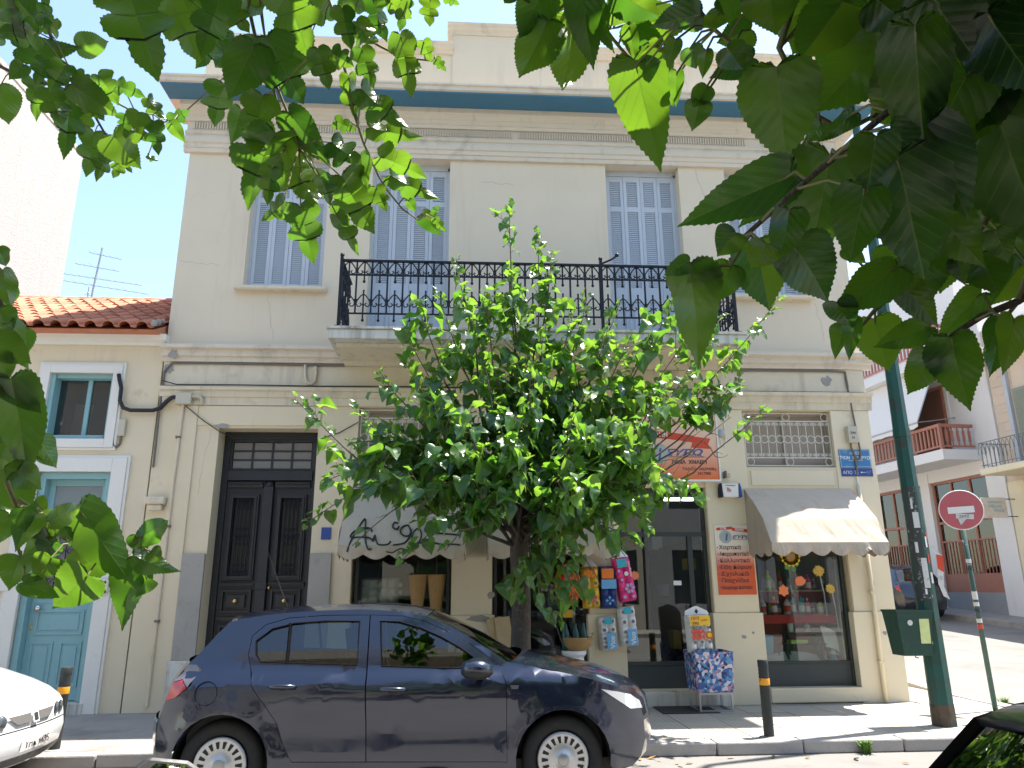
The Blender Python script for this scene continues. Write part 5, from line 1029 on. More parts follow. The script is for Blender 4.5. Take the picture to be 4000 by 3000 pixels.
# lamp column
m_pole = mat('pole_green', (.012, .075, .06), .45, .15, 4, .2, 50, dirt=((.035, .045, .035), .50, .66, 5), patch=((.10, .07, .05), .70, 11)); m_gunk = mat('torn_paste', (.05, .055, .05), .8, .3, 18, .4, 60, dirt=((.35, .34, .32), .58, .62, 16)); m_paper = mat('paste_paper', (.62, .61, .58), .85, .08, 10, .1, 40, dirt=((.35, .34, .32), .55, .7, 14))
PX, PYy = 5.26, 8.5
t = thing('lamp_column', 'tall tapered green octagonal lamp column plastered with torn stickers', 'lamp post', (PX, PYy, .12))
def rad(z): return .124-.0098*z
o8 = lambda zs: MB().lathe([(rad(z), z) for z in zs], (0,0,0), 8)
o8((0, .35, 1.2, 3.25)).build('shaft', m_pole, t); o8((3.27, 5, 8.2)).build('upper_shaft', m_pole, t); MB().lathe([(rad(3.2)+.006, 3.2), (rad(3.3)+.006, 3.3)], (0,0,0), 8).build('joint_ring', m_pole, t); MB().lathe([(rad(0)+.004, .0), (rad(.3)+.004, .22)], (0,0,0), 8, False).build('rusty_foot', mat('rusty_base', (.10, .07, .05), .9, .3, 8, .5, 40, dirt=((.03, .05, .04), .45, .6, 6)), t)
MB().tube([(0,0,8.2), (-.1,-.25,8.7), (-.15,-.9,9.0), (-.15,-1.4,9.05)], .045, 8).build('arm', m_pole, t); MB().lathe([(.05,0),(.14,.05),(.16,.12),(.06,.2)], (-.15,-1.5,8.95), 12).build('lantern', m_grey, t)
def onpole(z0, z1, a0, a1, mt, name, off=.004):
    """paper wrapped on the faces of the column between two angles"""
    b = MB(); n = 6; rows = []
    for z in (z0, (z0+z1)/2, z1):
        rw = []
        for i in range(n+1):
            a = lerp(a0, a1, i/n); k = ((a-pi/8*0) % (pi/4)); ap = rad(z)*math.cos(pi/8)/math.cos(((a) % (pi/4))-pi/8)
            rw.append(((ap+off)*math.cos(a), (ap+off)*math.sin(a), z))
        rows.append(rw)
    b.grid(rows).build(name, mt, t, fix=False)
A_ = -pi*.66
onpole(1.30, 2.60, A_-1.2, A_+.7, m_gunk, 'torn_posters', .003)
for z0, z1, a, w_, mt in ((2.12, 2.30, A_+.15, .6, m_paper), (1.45, 1.78, A_+.3, .55, m_paper), (1.38, 1.44, A_+.1, .2, m_whitep), (2.34, 2.46, A_-.1, .2, m_paper), (1.84, 1.96, A_-.2, .3, m_paper), (1.9, 2.02, A_+.95, .25, m_plw), (2.0, 2.07, A_+1.15, .12, m_inkr), (1.72, 1.82, A_+.95, .2, m_inkr), (1.5, 1.62, A_+1.0, .3, m_paper)): onpole(z0, z1, a-w_/2, a+w_/2, mt, 'sticker', .007)
b = MB(); fl = [[(.10, -.07, 1.92), (.13, -.09, 1.90)], [(.13, -.10, 1.82), (.20, -.12, 1.80)], [(.12, -.11, 1.66), (.18, -.12, 1.62)], [(.11, -.10, 1.5), (.17, -.11, 1.46)], [(.15, -.1, 1.36), (.22, -.1, 1.32)]]
b.grid(fl).build('peeling_flyer', m_paper, t, fix=False); MB().grid([[(p[0]+.004, p[1]-.006, p[2]) for p in fl[1]], [(p[0]+.004, p[1]-.006, p[2]) for p in fl[2]]]).build('flyer_red_print', m_inkr, t, fix=False)
for z, x in ((1.655, -.07), (1.655, .0)): pass
# litter bin clipped to the column
t = thing('litter_bin', 'dark green metal litter bin strapped to the lamp column', 'bin', (4.99, 8.47, .86))
m_bin = mat('bin_green', (.012, .05, .035), .5, .2, 6, .2, 50, dirt=((.10, .11, .10), .62, .72, 12)); w0, w1 = .17, .20; b = MB()
for s in (0, 1):
    pass
R4 = lambda w_, d_, z: [(-w_,-d_,z),(w_,-d_,z),(w_,d_,z),(-w_,d_,z)]
b.grid([R4(.16,.12,0), R4(.205,.15,.46)], True); b.flat(R4(.16,.12,0)); fo = b.build('body', m_bin, t); so_ = fo.modifiers.new('s', 'SOLIDIFY'); so_.thickness = .008
b = MB(); b.grid([R4(.21,.155,.45), R4(.215,.16,.475)], True); b.build('rim', m_bin, t); MB().box(-.15, .15, -.11, .11, .30, .31).build('rubbish', m_dark, t)
MB().obox((.185, -.02, .24), (.004, .07, .13), Matrix.Rotation(-.1, 3, 'Y')).obox((.10, -.139, .25), (.055, .004, .13), Matrix.Rotation(.07, 3, 'X')).build('yellow_label', mat('label_lime', (.60, .66, .28), .6, .2, 16, 0), t); MB().box(.03, .31, -.02, .02, .36, .39).build('clamp', m_iron, t); MB().lathe([(.03,0),(.03,.003)], (-.06, -.143, .34), 12, m=Matrix.Rotation(pi/2+.07, 3, 'X')).build('badge', m_paper, t); MB().tube([(0, -.05, 0), (.0, -.06, -.03), (.03, -.06, -.035)], .006).build('hook', m_iron, t)
# no-entry sign
t = thing('no_entry_sign', 'faded red no-entry sign on a leaning green pole with stickers at the kerb corner', 'road sign', (6.49, 9.4, .12)); t.rotation_euler = (0, -.018, 0)
MB().tube([(0,0,0),(0,0,2.66)], .03, 10).build('pole', mat('sign_pole', (.05, .10, .085), .5, .2, 6, .2, 50, dirt=((.4, .4, .38), .6, .64, 9)), t, smooth=True)
rz = math.radians(-38); RM = Matrix.Rotation(rz, 3, 'Z') @ Matrix.Rotation(pi/2, 3, 'X')
c0 = V((-.01, -.05, 2.42)); MB().lathe([(.245,-.006),(.25,0),(.245,.006)], c0, 36, m=RM).build('disc', mat('sign_red_faded', (.50, .12, .14), .5, .06, 3, .05, 40), t, auto=True)
nrm = RM @ V((0,0,1)); RZ = Matrix.Rotation(rz, 3, 'Z')
MB().tube([c0+RZ@V((.25*math.cos(a), 0, .25*math.sin(a))) for a in [2*pi*k/36 for k in range(36)]], .007, 5, close=True).build('rim', m_whitep, t)
MB().obox(c0+nrm*.009+RZ@V((.0, 0, 0.0)), (.15, .002, .042), RZ).build('white_bar', m_whitep, t); MB().obox(c0+nrm*.009+RZ@V((.03, 0, -.085)), (.10, .002, .032), RZ@Matrix.Rotation(.12, 3, 'Y')).build('torn_sticker', m_paper, t); MB().add([c0+nrm*.011+RZ@V(p) for p in ((-.05, 0, -.11), (.05, 0, -.115), (.02, 0, -.14), (-.02, 0, -.19), (-.035, 0, -.185))], [(0,1,2,3,4)]).build('torn_sticker', m_paper, t, fix=False)
text('ZATZ', .045, m_ink, t, c0+nrm*.012+RZ@V((-.035, 0, -.1)), rot=(pi/2, 0, rz))
for z, mt in ((1.75, m_paper), (1.66, m_gunk), (1.35, m_paper), (1.30, m_paper), (1.22, m_paper), (1.14, m_gunk), (1.02, m_paper), (.95, m_inkr)): MB().lathe([(.0315, 0), (.0315, .05)], (0,0,z), 10, False).build('sticker', mt, t)
b = MB()
for s in (-.02, .02): b.obox(c0-nrm*.02+V((0,0,s*4)), (.05, .012, .01), RZ)
b.build('clamp', m_alu, t)
# weeds, fallen leaves, drain grate
m_weed = mat('weed_green', (.10, .20, .03), .7, .25, 9, 0)
def tuft(label, x, y, z, n, h, seed):
    q = random.Random(seed); b = MB()
    for i in range(n):
        a = q.uniform(0, 2*pi); l = h*q.uniform(.5, 1.1); s = q.uniform(.2, .8)*l; w_ = .006
        p = [V((x+q.uniform(-.04, .04), y+q.uniform(-.02, .02), z)), None, None]; d_ = V((math.cos(a), math.sin(a), 0)); p[1] = p[0]+d_*s*.4+V((0,0,l*.6)); p[2] = p[0]+d_*s+V((0,0,l*.8)); sd_ = V((-d_.y, d_.x, 0))*w_
        b.add([p[0]-sd_, p[0]+sd_, p[1]+sd_, p[1]-sd_, p[2]], [(0,1,2,3), (3,2,4)])
    tag(b.build('weed_tuft', m_weed, None, fix=False), label, 'weed', kind='stuff')
tuft('bright green grass tuft growing at the foot of the kerb', 3.98, 7.79, 0, 90, .16, 1); tuft('dry weeds growing along the side street gutter', 7.1, 10.1, .0, 70, .22, 2); tuft('small weeds at the base of the kerb corner', 6.95, 9.8, .0, 30, .12, 3)
m_dead = mat('dead_leaf', (.30, .16, .05), .8, .3, 12, .2, 40, rand=.35); b = MB(); q = random.Random(12)
b = MB().add([(-.04,0,0),(0,.022,.006),(.045,0,.012),(0,-.022,.006)], [(0,1,2,3)]); lm_ = b.mesh('fallen_leaf', m_dead)
for i in range(12):
    o = put('fallen_leaf', lm_); o.location = (q.uniform(1.6, 5.2), q.uniform(7.3, 7.8), .008); o.rotation_euler = (q.uniform(-.2, .2), q.uniform(-.2, .2), q.uniform(0, 6.3)); s = q.uniform(.6, 1.3); o.scale = (s, s, s); tag(o, 'dry brown leaf lying in the gutter', 'leaf', 'fallen leaves in the gutter')
t = thing('drain_grate', 'dark iron drain grate set in the side street', 'drain', (7.35, 10.5, .006)); b = MB()
b.box(-.25, .25, -.2, -.17, 0, .01).box(-.25, .25, .17, .2, 0, .01).box(-.25, -.22, -.17, .17, 0, .01).box(.22, .25, -.17, .17, 0, .01); b.build('frame', m_iron, t)
for i in range(9): MB().box(-.2+i*.05, -.185+i*.05, -.17, .17, 0, .008).build('bar', m_iron, t)
# ------------------------------------------------------------------ cars
m_tyre = mat('tyre_rubber', (.018, .018, .018), .85, .15, 9, .3, 60); m_hub = mat('hubcap_silver', (.50, .50, .50), .35, .06, 6, .05, 60, metal=.7); m_black = mat('black_plastic', (.012, .012, .013), .5, .1, 6, .1, 60); m_rubber = mat('rubber_seal', (.008, .008, .009), .95, .1, 6, 0, spec=.05)
m_cgl = glassmat('car_glass', (.40, .47, .45), 1.5, .05); m_cint = mat('car_interior', (.03, .03, .032), .85, .2, 5, .1, 40); m_lens = mat('lamp_lens', (.75, .78, .8), .08, .08, 30, .3, 60, metal=.6, coat=1); m_lensr = mat('tail_lens_red', (.42, .015, .02), .12, .1, 20, 0, coat=1); m_lensw = mat('tail_lens_clear', (.09, .08, .085), .15, .1, 20, 0, coat=1)
def paint(name, c, metal=.5, rough=.32):
    m, t, o = newmat(name); b = nd(t, 'ShaderNodeBsdfPrincipled', i={'Roughness': rough, 'Metallic': metal, 'Coat Weight': 1.0, 'Coat Roughness': .04, 'Coat IOR': 1.62})
    cc = mixc(t, noise(t, 1.5, 5), [x*.9 for x in c], [x*1.1 for x in c]); cc = mixc(t, ramp(t, noise(t, 6, 7, .7), [(.58, 0), (.85, .10)]), cc, (.16, .15, .14)); t.links.new(cc, b.inputs['Base Color'])
    rr = ramp(t, noise(t, 7, 6, .7), [(.4, .03), (.75, .16)]); t.links.new(rr, b.inputs['Coat Roughness'])
    t.links.new(b.outputs[0], o.inputs[0]); return m
def smoothstep(a, b, x):
    t = max(0, min(1, (x-a)/(b-a))); return t*t*(3-2*t)
def inpoly(x, z, P):
    r = False; n = len(P)
    for i in range(n):
        (a, b), (c, d) = P[i], P[i-1]
        if (b > z) != (d > z) and x < (c-a)*(z-b)/(d-b)+a: r = not r
    return r
def skin(outer, holes, wf, name, mt, par, off=0, step=.07, mirror=(1, -1)):
    """sheet-metal panel: outline with cut-outs drawn in side view, then pressed onto the body's curved flank"""
    bm = bmesh.new()
    for lp in [outer]+holes:
        vs = [bm.verts.new((x, 0, z)) for x, z in lp]
        for i in range(len(vs)): bm.edges.new((vs[i], vs[(i+1) % len(vs)]))
    bmesh.ops.triangle_fill(bm, edges=bm.edges[:], use_beauty=True, normal=(0, -1, 0))
    for f in bm.faces[:]:
        c = f.calc_center_median()
        if any(inpoly(c.x, c.z, h) for h in holes) or not inpoly(c.x, c.z, outer): bm.faces.remove(f)
    x0, x1 = min(p[0] for p in outer), max(p[0] for p in outer); z0, z1 = min(p[1] for p in outer), max(p[1] for p in outer)
    x = x0+step
    while x < x1: bmesh.ops.bisect_plane(bm, geom=bm.verts[:]+bm.edges[:]+bm.faces[:], plane_co=(x,0,0), plane_no=(1,0,0)); x += step
    z = z0+step
    while z < z1: bmesh.ops.bisect_plane(bm, geom=bm.verts[:]+bm.edges[:]+bm.faces[:], plane_co=(0,0,z), plane_no=(0,0,1)); z += step
    for v in bm.verts: v.co.y = -(wf(v.co.x, v.co.z)+off)
    bmesh.ops.recalc_face_normals(bm, faces=bm.faces)
    if sum(f.normal.y for f in bm.faces) > 0: bmesh.ops.reverse_faces(bm, faces=bm.faces)
    me = bpy.data.meshes.new(name); bm.to_mesh(me); bm.free(); me.materials.append(mt); me.polygons.foreach_set('use_smooth', [True]*len(me.polygons))
    out = []
    for s in mirror:
        o = put(name, me, par)
        if s < 0: o.scale = (1, -1, 1)
        out.append(o)
    return out
def shrink(P, d):
    cx = sum(p[0] for p in P)/len(P); cz = sum(p[1] for p in P)/len(P); out = []
    for x, z in P:
        l = math.hypot(x-cx, z-cz); k = 1-d/max(l, .05); out.append((cx+(x-cx)*k, cz+(z-cz)*k))
    return out
def car(t, pm, hood, hubs=(.80, 3.41), half=.80, nose=.155, kind=0, detail=True, rnd=.30):
    RA = .37
    def wf(x, z):
        w = half+.012-.05*((x-2.1)/2.1)**4
        if x > 3.65: w -= rnd*((x-3.65)/.55)**2
        if x < .65: w -= .22*((.65-x)/.5)**2
        if z < .48: w -= .07*((.48-z)/.28)**2
        w -= .035*smoothstep(.72, .60, z)*smoothstep(.9, 1.2, x)*smoothstep(3.2, 2.95, x)*smoothstep(.25, .5, z)
        zb = .985
        if z > .80: w -= .012*smoothstep(.80, .90, z)
        if z > .89: w -= .078*smoothstep(.895, .975, z)
        if z > zb: w -= (z-zb)*.40
        for h in hubs:
            d = math.hypot(x-h, z-.315); w += .028*smoothstep(RA+.12, RA+.04, d)
        return w
    def arch(h): return [(h-RA*math.cos(a), .315+RA*math.sin(a)) for a in [pi*k/16-.12+.24*k/16 for k in range(17)]]
    low = [(.32, .26)]+[p for p in arch(hubs[0])]+[(hubs[0]+RA+.08, .225), (3.0, .22)]+[p for p in arch(hubs[1])]+[(3.82, .22)]
    roofl = [(2.98, 1.03), (2.86, 1.105), (2.72, 1.19), (2.54, 1.285), (2.34, 1.37), (2.15, 1.41), (1.95, 1.428), (1.77, 1.435), (1.5, 1.43), (1.21, 1.415), (1.0, 1.395), (.80, 1.365), (.73, 1.345)]
    rear = [(.62, 1.22), (.53, 1.11), (.45, 1.03), (.37, .90), (.32, .76), (.27, .62), (.26, .48), (.28, .34)]
    outer = low+hood+roofl+rear
    RD = [(1.34,.335),(1.90,.328),(1.87,1.0),(1.857,1.392),(1.5,1.393),(1.2,1.375),(1.02,1.325),(.925,1.24),(.92,1.10),(1.01,.86),(1.13,.72),(1.21,.60),(1.27,.45)]
    FD = [(1.90,.328),(2.975,.31),(2.975,.86),(2.93,1.0),(2.70,1.155),(2.5,1.262),(2.3,1.345),(2.12,1.383),(1.857,1.392),(1.87,1.0)]
    both = RD[:1]+FD[1:2]+FD[2:8]+RD[3:]
    both = [(1.34,.335),(2.975,.31)]+FD[2:9]+RD[4:]
    RW = [(.965,1.20),(.985,1.10),(1.03,1.045),(1.79,1.015),(1.775,1.342),(1.5,1.345),(1.25,1.33),(1.08,1.29)]
    FW = [(1.985,1.005),(1.945,1.342),(2.1,1.335),(2.28,1.285),(2.45,1.215),(2.6,1.135),(2.71,1.065),(2.70,.985),(2.5,.985)]
    skin(outer, [both], wf, 'body_side', pm, t)
    d1 = skin(shrink(RD, .005), [RW], wf, 'rear_door', pm, t); d2 = skin(shrink(FD, .005), [FW], wf, 'front_door', pm, t)
    for d, W_, nm in ((d1, RW, 'rear_window'), (d2, FW, 'front_window')):
        pm_ = skin(W_, [], wf, nm, m_cgl, None, -.012, .12)
        for o, p in zip(pm_, d): o.parent = p; o.scale = (1, 1, 1)
        me = MB().tube([(x, -(wf(x, z)-.002), z) for x, z in W_], .008, 5, close=True).mesh('window_seal', m_rubber)
        for p in d: put('window_seal', me, p)
    if detail:
        me = MB().tube([(1.235, -(wf(1.235, 1.03)-.004), 1.028), (1.215, -(wf(1.215, 1.33)-.004), 1.332)], .012, 5).mesh('window_divider', m_rubber)
        for p in d1: put('window_divider', me, p)
        for d, hx, hz in ((d1, 1.24, .875), (d2, 2.09, .845)):
            y_ = -wf(hx, hz)
            me = MB().tube([(hx-.10, y_, hz), (hx-.085, y_-.028, hz+.004), (hx, y_-.036, hz+.004), (hx+.085, y_-.028, hz), (hx+.10, y_, hz-.006)], [.012, .016, .017, .016, .012], 7).mesh('door_handle', pm, smooth=True)
            for p in d: put('door_handle', me, p)
            me = MB().ball((hx, y_+.006, hz-.025), .05, 12, 6, (1.2, .25, .55)).mesh('handle_recess', m_black, smooth=True)
            for p in d: put('handle_recess', me, p)
    # top skin from nose to tail
    def top(seg, name, mt, crown, push, n=18, flat=2.2, off=0, inset=0):
        rows = []
        for i, (x, z) in enumerate(seg):
            k = i/(len(seg)-1); w_ = wf(x, z)-inset; c = crown(k) if callable(crown) else crown; p = push(k) if callable(push) else push
            rows.append([(x+p*(1-abs(s)**2.0), -w_*s, z+c*(1-abs(s)**flat)+off) for s in [1-2*j/n for j in range(n+1)]])
        return MB().grid(rows).build(name, mt, t, smooth=True, fix=False)
    top([(3.0, 1.02)]+hood[::-1][:-3], 'bonnet', pm, lambda k: .05*(1-k*k), lambda k: lerp(.14, nose, k), flat=2.6)
    top(hood[:4][::-1]+[(3.82, .22)], 'front_bumper', pm, .0, lambda k: nose if k < .99 else nose-.1)
    A = roofl[:5]
    top([(2.99, 1.015), (2.86, 1.095), (2.72, 1.18), (2.54, 1.275), (2.30, 1.378)], 'windscreen', m_cgl, lambda k: .045*k, lambda k: lerp(.15, .05, k), inset=.015)
    top([(2.32, 1.374)]+roofl[5:12], 'roof', pm, lambda k: .045, lambda k: .05*(1-k), flat=2.4)
    top([(.84, 1.372), (.78, 1.36), (.735, 1.343), (.75, 1.325)], 'roof_spoiler', pm, .043, lambda k: -.10*k, flat=2.6)
    top([(.73, 1.335), (.62, 1.215), (.53, 1.10), (.47, 1.04)], 'rear_window', m_cgl, lambda k: .03*(1-k), -.10, inset=.02)
    top([(.47, 1.045), (.45, 1.03), (.37, .90), (.32, .76), (.27, .62)], 'tailgate', pm, .01, -.16)
    top([(.27, .63), (.255, .6), (.26, .48), (.28, .34), (.32, .26)], 'rear_bumper', pm, 0, -.19)
    # cabin, underbody
    MB().box(.45, 3.9, -.62, .62, .18, .30).box(.5, 1.3, -.66, .66, .30, .92).build('underbody', m_black, t)
    MB().box(1.3, 2.95, -.70, .70, .30, .42).box(2.62, 3.0, -.70, .70, .42, .93).build('cabin_floor', m_cint, t, bevel=.03)
    for x, ys in ((2.05, (-.36, .36)), (1.32, (-.34, .34))):
        for y_ in ys:
            s_ = MB().obox((x, y_, .56), (.26, .24, .12), Matrix.Identity(3)).obox((x-.26, y_, .83), (.07, .23, .30), Matrix.Rotation(-.22, 3, 'Y')); so2 = s_.build('seat', m_cint, t, bevel=.05)
            MB().obox((x-.35, y_, 1.20), (.045, .12, .085), Matrix.Rotation(-.15, 3, 'Y')).tube([(x-.33, y_-.05, 1.08), (x-.34, y_-.05, 1.18)], .008).tube([(x-.33, y_+.05, 1.08), (x-.34, y_+.05, 1.18)], .008).build('headrest', m_cint, so2, bevel=.03)
    MB().tube([(2.52+.02*math.sin(a)*0+.10*math.sin(a)*.4, .36+.18*math.cos(a), .93+.17*math.sin(a)) for a in [2*pi*k/18 for k in range(18)]], .016, 6, close=True).build('steering_wheel', m_black, t)
    # wheels
    cap = MB().lathe([(.198,-.012),(.2,0),(.186,.012),(.17,.004),(.10,.012),(.06,.02),(.055,.028),(.001,.03)], (0,0,0), 36, False)
    sl_ = MB()
    for k in range(18):
        a = 2*pi*k/18; m_ = Matrix.Rotation(a, 3, 'Z'); sl_.add([m_@V(p) for p in ((.118,-.008,.0145),(.165,-.015,.0085),(.165,.015,.0085),(.118,.008,.0145))], [(0,1,2,3)])
    capm, slm = cap.mesh('hubcap', m_hub, smooth=True), sl_.mesh('hubcap_slots', m_black, fix=False)
    bdg = MB().lathe([(.045,.028),(.045,.033),(.038,.036),(.001,.037)], (0,0,0), 18, False).mesh('hub_badge', mat('badge_grey', (.35, .35, .35), .35, .05, 5, 0, metal=.8) if 'badge_grey' not in bpy.data.materials else bpy.data.materials['badge_grey'], smooth=True)
    ty = MB().lathe([(.205,-.02),(.215,-.005),(.25,.006),(.285,.002),(.308,-.018),(.317,-.045),(.317,-.16),(.305,-.185),(.25,-.2),(.205,-.19)], (0,0,0), 40, False).mesh('wheel', m_tyre, smooth=True)
    for h in hubs:
        for s in (-1, 1):
            o = put('wheel', ty, t); o.location = (h, s*(half-.045), .317); o.rotation_euler = (pi/2, 0, 0) if s < 0 else (-pi/2, 0, 0)
            put('hubcap', capm, o); tag(put('hubcap_slots', slm, o), kind='stuff'); put('hub_badge', bdg, o)
            b = MB(); b.grid([[(h-(RA-.005)*math.cos(a), s*(half-.03-d_), .315+(RA-.005)*math.sin(a)) for a in [pi*k/12 for k in range(13)]] for d_ in (.0, .28)]); b.flat([(h-(RA-.005)*math.cos(a), s*(half-.31), .315+(RA-.005)*math.sin(a)) for a in [pi*k/12 for k in range(13)]]); b.build('wheel_arch_liner', m_black, t, fix=False)
    # lamps
    def patch(P, name, mt, off=.004): return skin(P, [], wf, name, mt, t, off, .05)
    if kind == 0:
        patch([(3.72,.825),(3.86,.80),(3.97,.77),(4.06,.715),(4.085,.655),(3.97,.665),(3.86,.735)], 'headlamp', m_lens, .006)
        patch([(.32,.77),(.375,.905),(.45,.925),(.50,.87),(.42,.80)], 'tail_lamp', m_lensr, .006); patch([(.375,.91),(.45,1.03),(.53,1.03),(.585,.99),(.505,.875),(.45,.93)], 'tail_lamp_clear', m_lensw, .006)
        patch([(3.0,.865),(3.07,.862),(3.06,.835),(3.01,.835)], 'side_repeater', m_lensw, .004)
        MB().tube([(.66+.085*math.cos(a), -(wf(.66+.085*math.cos(a), .83+.085*math.sin(a))-.001), .83+.085*math.sin(a)) for a in [2*pi*k/24 for k in range(24)]], .0035, 4, close=True).build('fuel_flap', m_rubber, t)
        MB().tube([(1.05, 0, 1.44), (.80, 0, 2.0)], [.006, .002], 5).build('aerial', m_black, t)
    for s in (-1, 1):
        b = MB().ball((2.74, s*(half+.10), 1.0), .12, 14, 9, (1.05, .95, .62)).tube([(2.80, s*(half-.06), .985), (2.78, s*(half+.03), .975)], .025, 8); mo = b.build('wing_mirror', pm, t, smooth=True)
        MB().ball((2.74, s*(half+.10), .975), .122, 14, 7, (1.05, .95, .5)).build('mirror_base', m_black, mo, smooth=True)
    return wf
C1 = thing('parked_hatchback', 'dark navy five-door hatchback parked along the kerb in front of the shop', 'car', (-2.62, 7.07, 0)); C1.rotation_euler = (0, 0, -.012)
navy = paint('paint_navy', (.010, .015, .036), .55, .26)
hoodA = [(3.98, .235), (4.06, .30), (4.10, .42), (4.095, .56), (4.06, .70), (3.98, .775), (3.84, .84), (3.66, .895), (3.40, .95), (3.17, .995)]
car(C1, navy, hoodA)
m_lens2 = mat('headlamp_dim', (.16, .17, .18), .08, .1, 30, .2, 60, metal=.5, coat=1)
C2 = thing('parked_car', 'white parked car nosing into view before the turquoise door', 'car', (-7.74, 7.12, 0))
hoodW = [(3.95, .20), (4.02, .28), (4.04, .42), (4.02, .50), (3.985, .62), (3.94, .665), (3.82, .73), (3.64, .80), (3.40, .88), (3.17, .96)]
wpaint = paint('paint_white', (.72, .72, .72), 0, .35)
wfW = car(C2, wpaint, hoodW, half=.74, kind=1, nose=.07, rnd=.20)
def onfront(y, z, off=.004):
    """point on the white car's rounded nose"""
    seg = hoodW[:6]; zs = [p[1] for p in seg]; x = None
    for i in range(len(seg)-1):
        if zs[i] <= z <= zs[i+1]: k = (z-zs[i])/(zs[i+1]-zs[i]); x = lerp(seg[i][0], seg[i+1][0], k)
    s = y/wfW(x, z); return (x+.07*(1-s*s)+off, y, z)
def fpatch(ys, z0f, z1f, name, mt, off, par=C2, n=6):
    rows = [[onfront(lerp(*ys, j/n), lerp(z0f(lerp(*ys, j/n)), z1f(lerp(*ys, j/n)), i/3), off) for j in range(n+1)] for i in range(4)]
    return MB().grid(rows).build(name, mt, par, smooth=True, fix=False)
for s in (-1, 1):
    fpatch(sorted((s*.05, s*.34)), lambda y: .535-.0*abs(y)+.06*max(0, (abs(y)-.24)/.1), lambda y: .605, 'grille', mat('grille_grey', (.12, .115, .11), .6, .1, 9, .3, 80) if s < 0 else bpy.data.materials['grille_grey'], .022)
    for dy in (.42, .52):
        p = V(onfront(s*dy, .575, .016)); a_ = s*(.25+dy*.7); MB().lathe([(.001,.014),(.03,.012),(.043,.004),(.046,-.01)], p, 16, False, m=Matrix.Rotation(a_, 3, 'Z')@Matrix.Rotation(pi/2, 3, 'Y')@Matrix.Diagonal((1.25, 1, 1))).build('headlamp', m_lens2, C2, smooth=True)
fpatch((-.045, .045), lambda y: .525, lambda y: .615, 'badge_surround', wpaint, .030); fpatch((-.028, .028), lambda y: .54, lambda y: .60, 'badge', mat('badge_dark', (.12, .14, .15), .3, .1, 5, 0, metal=.7), .034)
fpatch((-.66, .66), lambda y: .487, lambda y: .495, 'bumper_groove', m_black, .002, n=16)
fpatch((-.64, .64), lambda y: .215, lambda y: .285, 'lower_intake', m_black, .003, n=16)
pl = fpatch((-.17, .27), lambda y: .315, lambda y: .42, 'number_plate', m_whitep, .006)
text('ΥΗΚ 9435', .085, m_ink, C2, (0, 0, 0), rot=(pi/2, 0, pi/2), name='plate_lettering').location = onfront(-.12, .335, .012)
# car in the side street: rear view
C3 = thing('parked_hatchback', 'black hatchback with red tail lamps parked uphill in the side street', 'car', (0, 0, 0))
blk = paint('paint_black_blue', (.006, .008, .014), .4); car(C3, blk, hoodA, detail=False)
C3.location = (13.1, 20.9, gz(22)-.02); C3.rotation_euler = (0, -.06, pi/2+th); 
C4 = thing('parked_hatchback', 'charcoal hatchback with roof spoiler and rear window, parked across the road from the shop', 'car', (0, 0, 0))
car(C4, paint('paint_charcoal', (.035, .035, .037), .3), hoodA, half=.84, detail=False)
C4.location = (.075, .63, 0); C4.scale = (1.035, 1.035, 1.035)
# ------------------------------------------------------------------ scooter whose mirror shows
t = thing('motor_scooter', 'black scooter mirror poking up in front of the navy hatchback rear wheel', 'scooter', (-.98, 1.75, 0)); m_sc = paint('scooter_black', (.012, .012, .014), .2)
T = lambda *p: V(p)
MB().lathe([(.13,-.05),(.2,-.045),(.215,0),(.2,.045),(.13,.05)], (0, .62, .215), 28, False, m=Matrix.Rotation(pi/2, 3, 'Y')).build('front_wheel', m_tyre, t, smooth=True)
MB().lathe([(.13,-.05),(.2,-.045),(.215,0),(.2,.045),(.13,.05)], (0, -.62, .215), 28, False, m=Matrix.Rotation(pi/2, 3, 'Y')).build('rear_wheel', m_tyre, t, smooth=True)
MB().tube([(0, .60, .22), (0, .48, .62), (0, .36, .98)], [.05, .045, .035], 10).build('steering_column', m_sc, t, smooth=True)
MB().grid([[(-.18, .42, .35), (0, .50, .35), (.18, .42, .35)], [(-.2, .38, .6), (0, .46, .62), (.2, .38, .6)], [(-.14, .33, .88), (0, .40, .9), (.14, .33, .88)]]).build('leg_shield', m_sc, t, smooth=True, fix=False)
MB().box(-.15, .15, -.25, .38, .26, .33).build('footboard', m_black, t, bevel=.02); MB().ball((0, -.48, .52), .3, 14, 8, (.6, 1.35, .8)).build('rear_body', m_sc, t, smooth=True); MB().ball((0, -.40, .76), .26, 14, 8, (.6, 1.5, .3)).build('seat', m_black, t, smooth=True)
MB().tube([(-.32, .28, 1.0), (-.12, .35, .99), (0, .36, .98), (.12, .35, .99), (.32, .28, 1.0)], .016, 8).build('handlebar', m_black, t, smooth=True); MB().ball((0, .42, .93), .1, 12, 8, (1.2, .9, .8)).build('headlamp_cowl', m_sc, t, smooth=True)
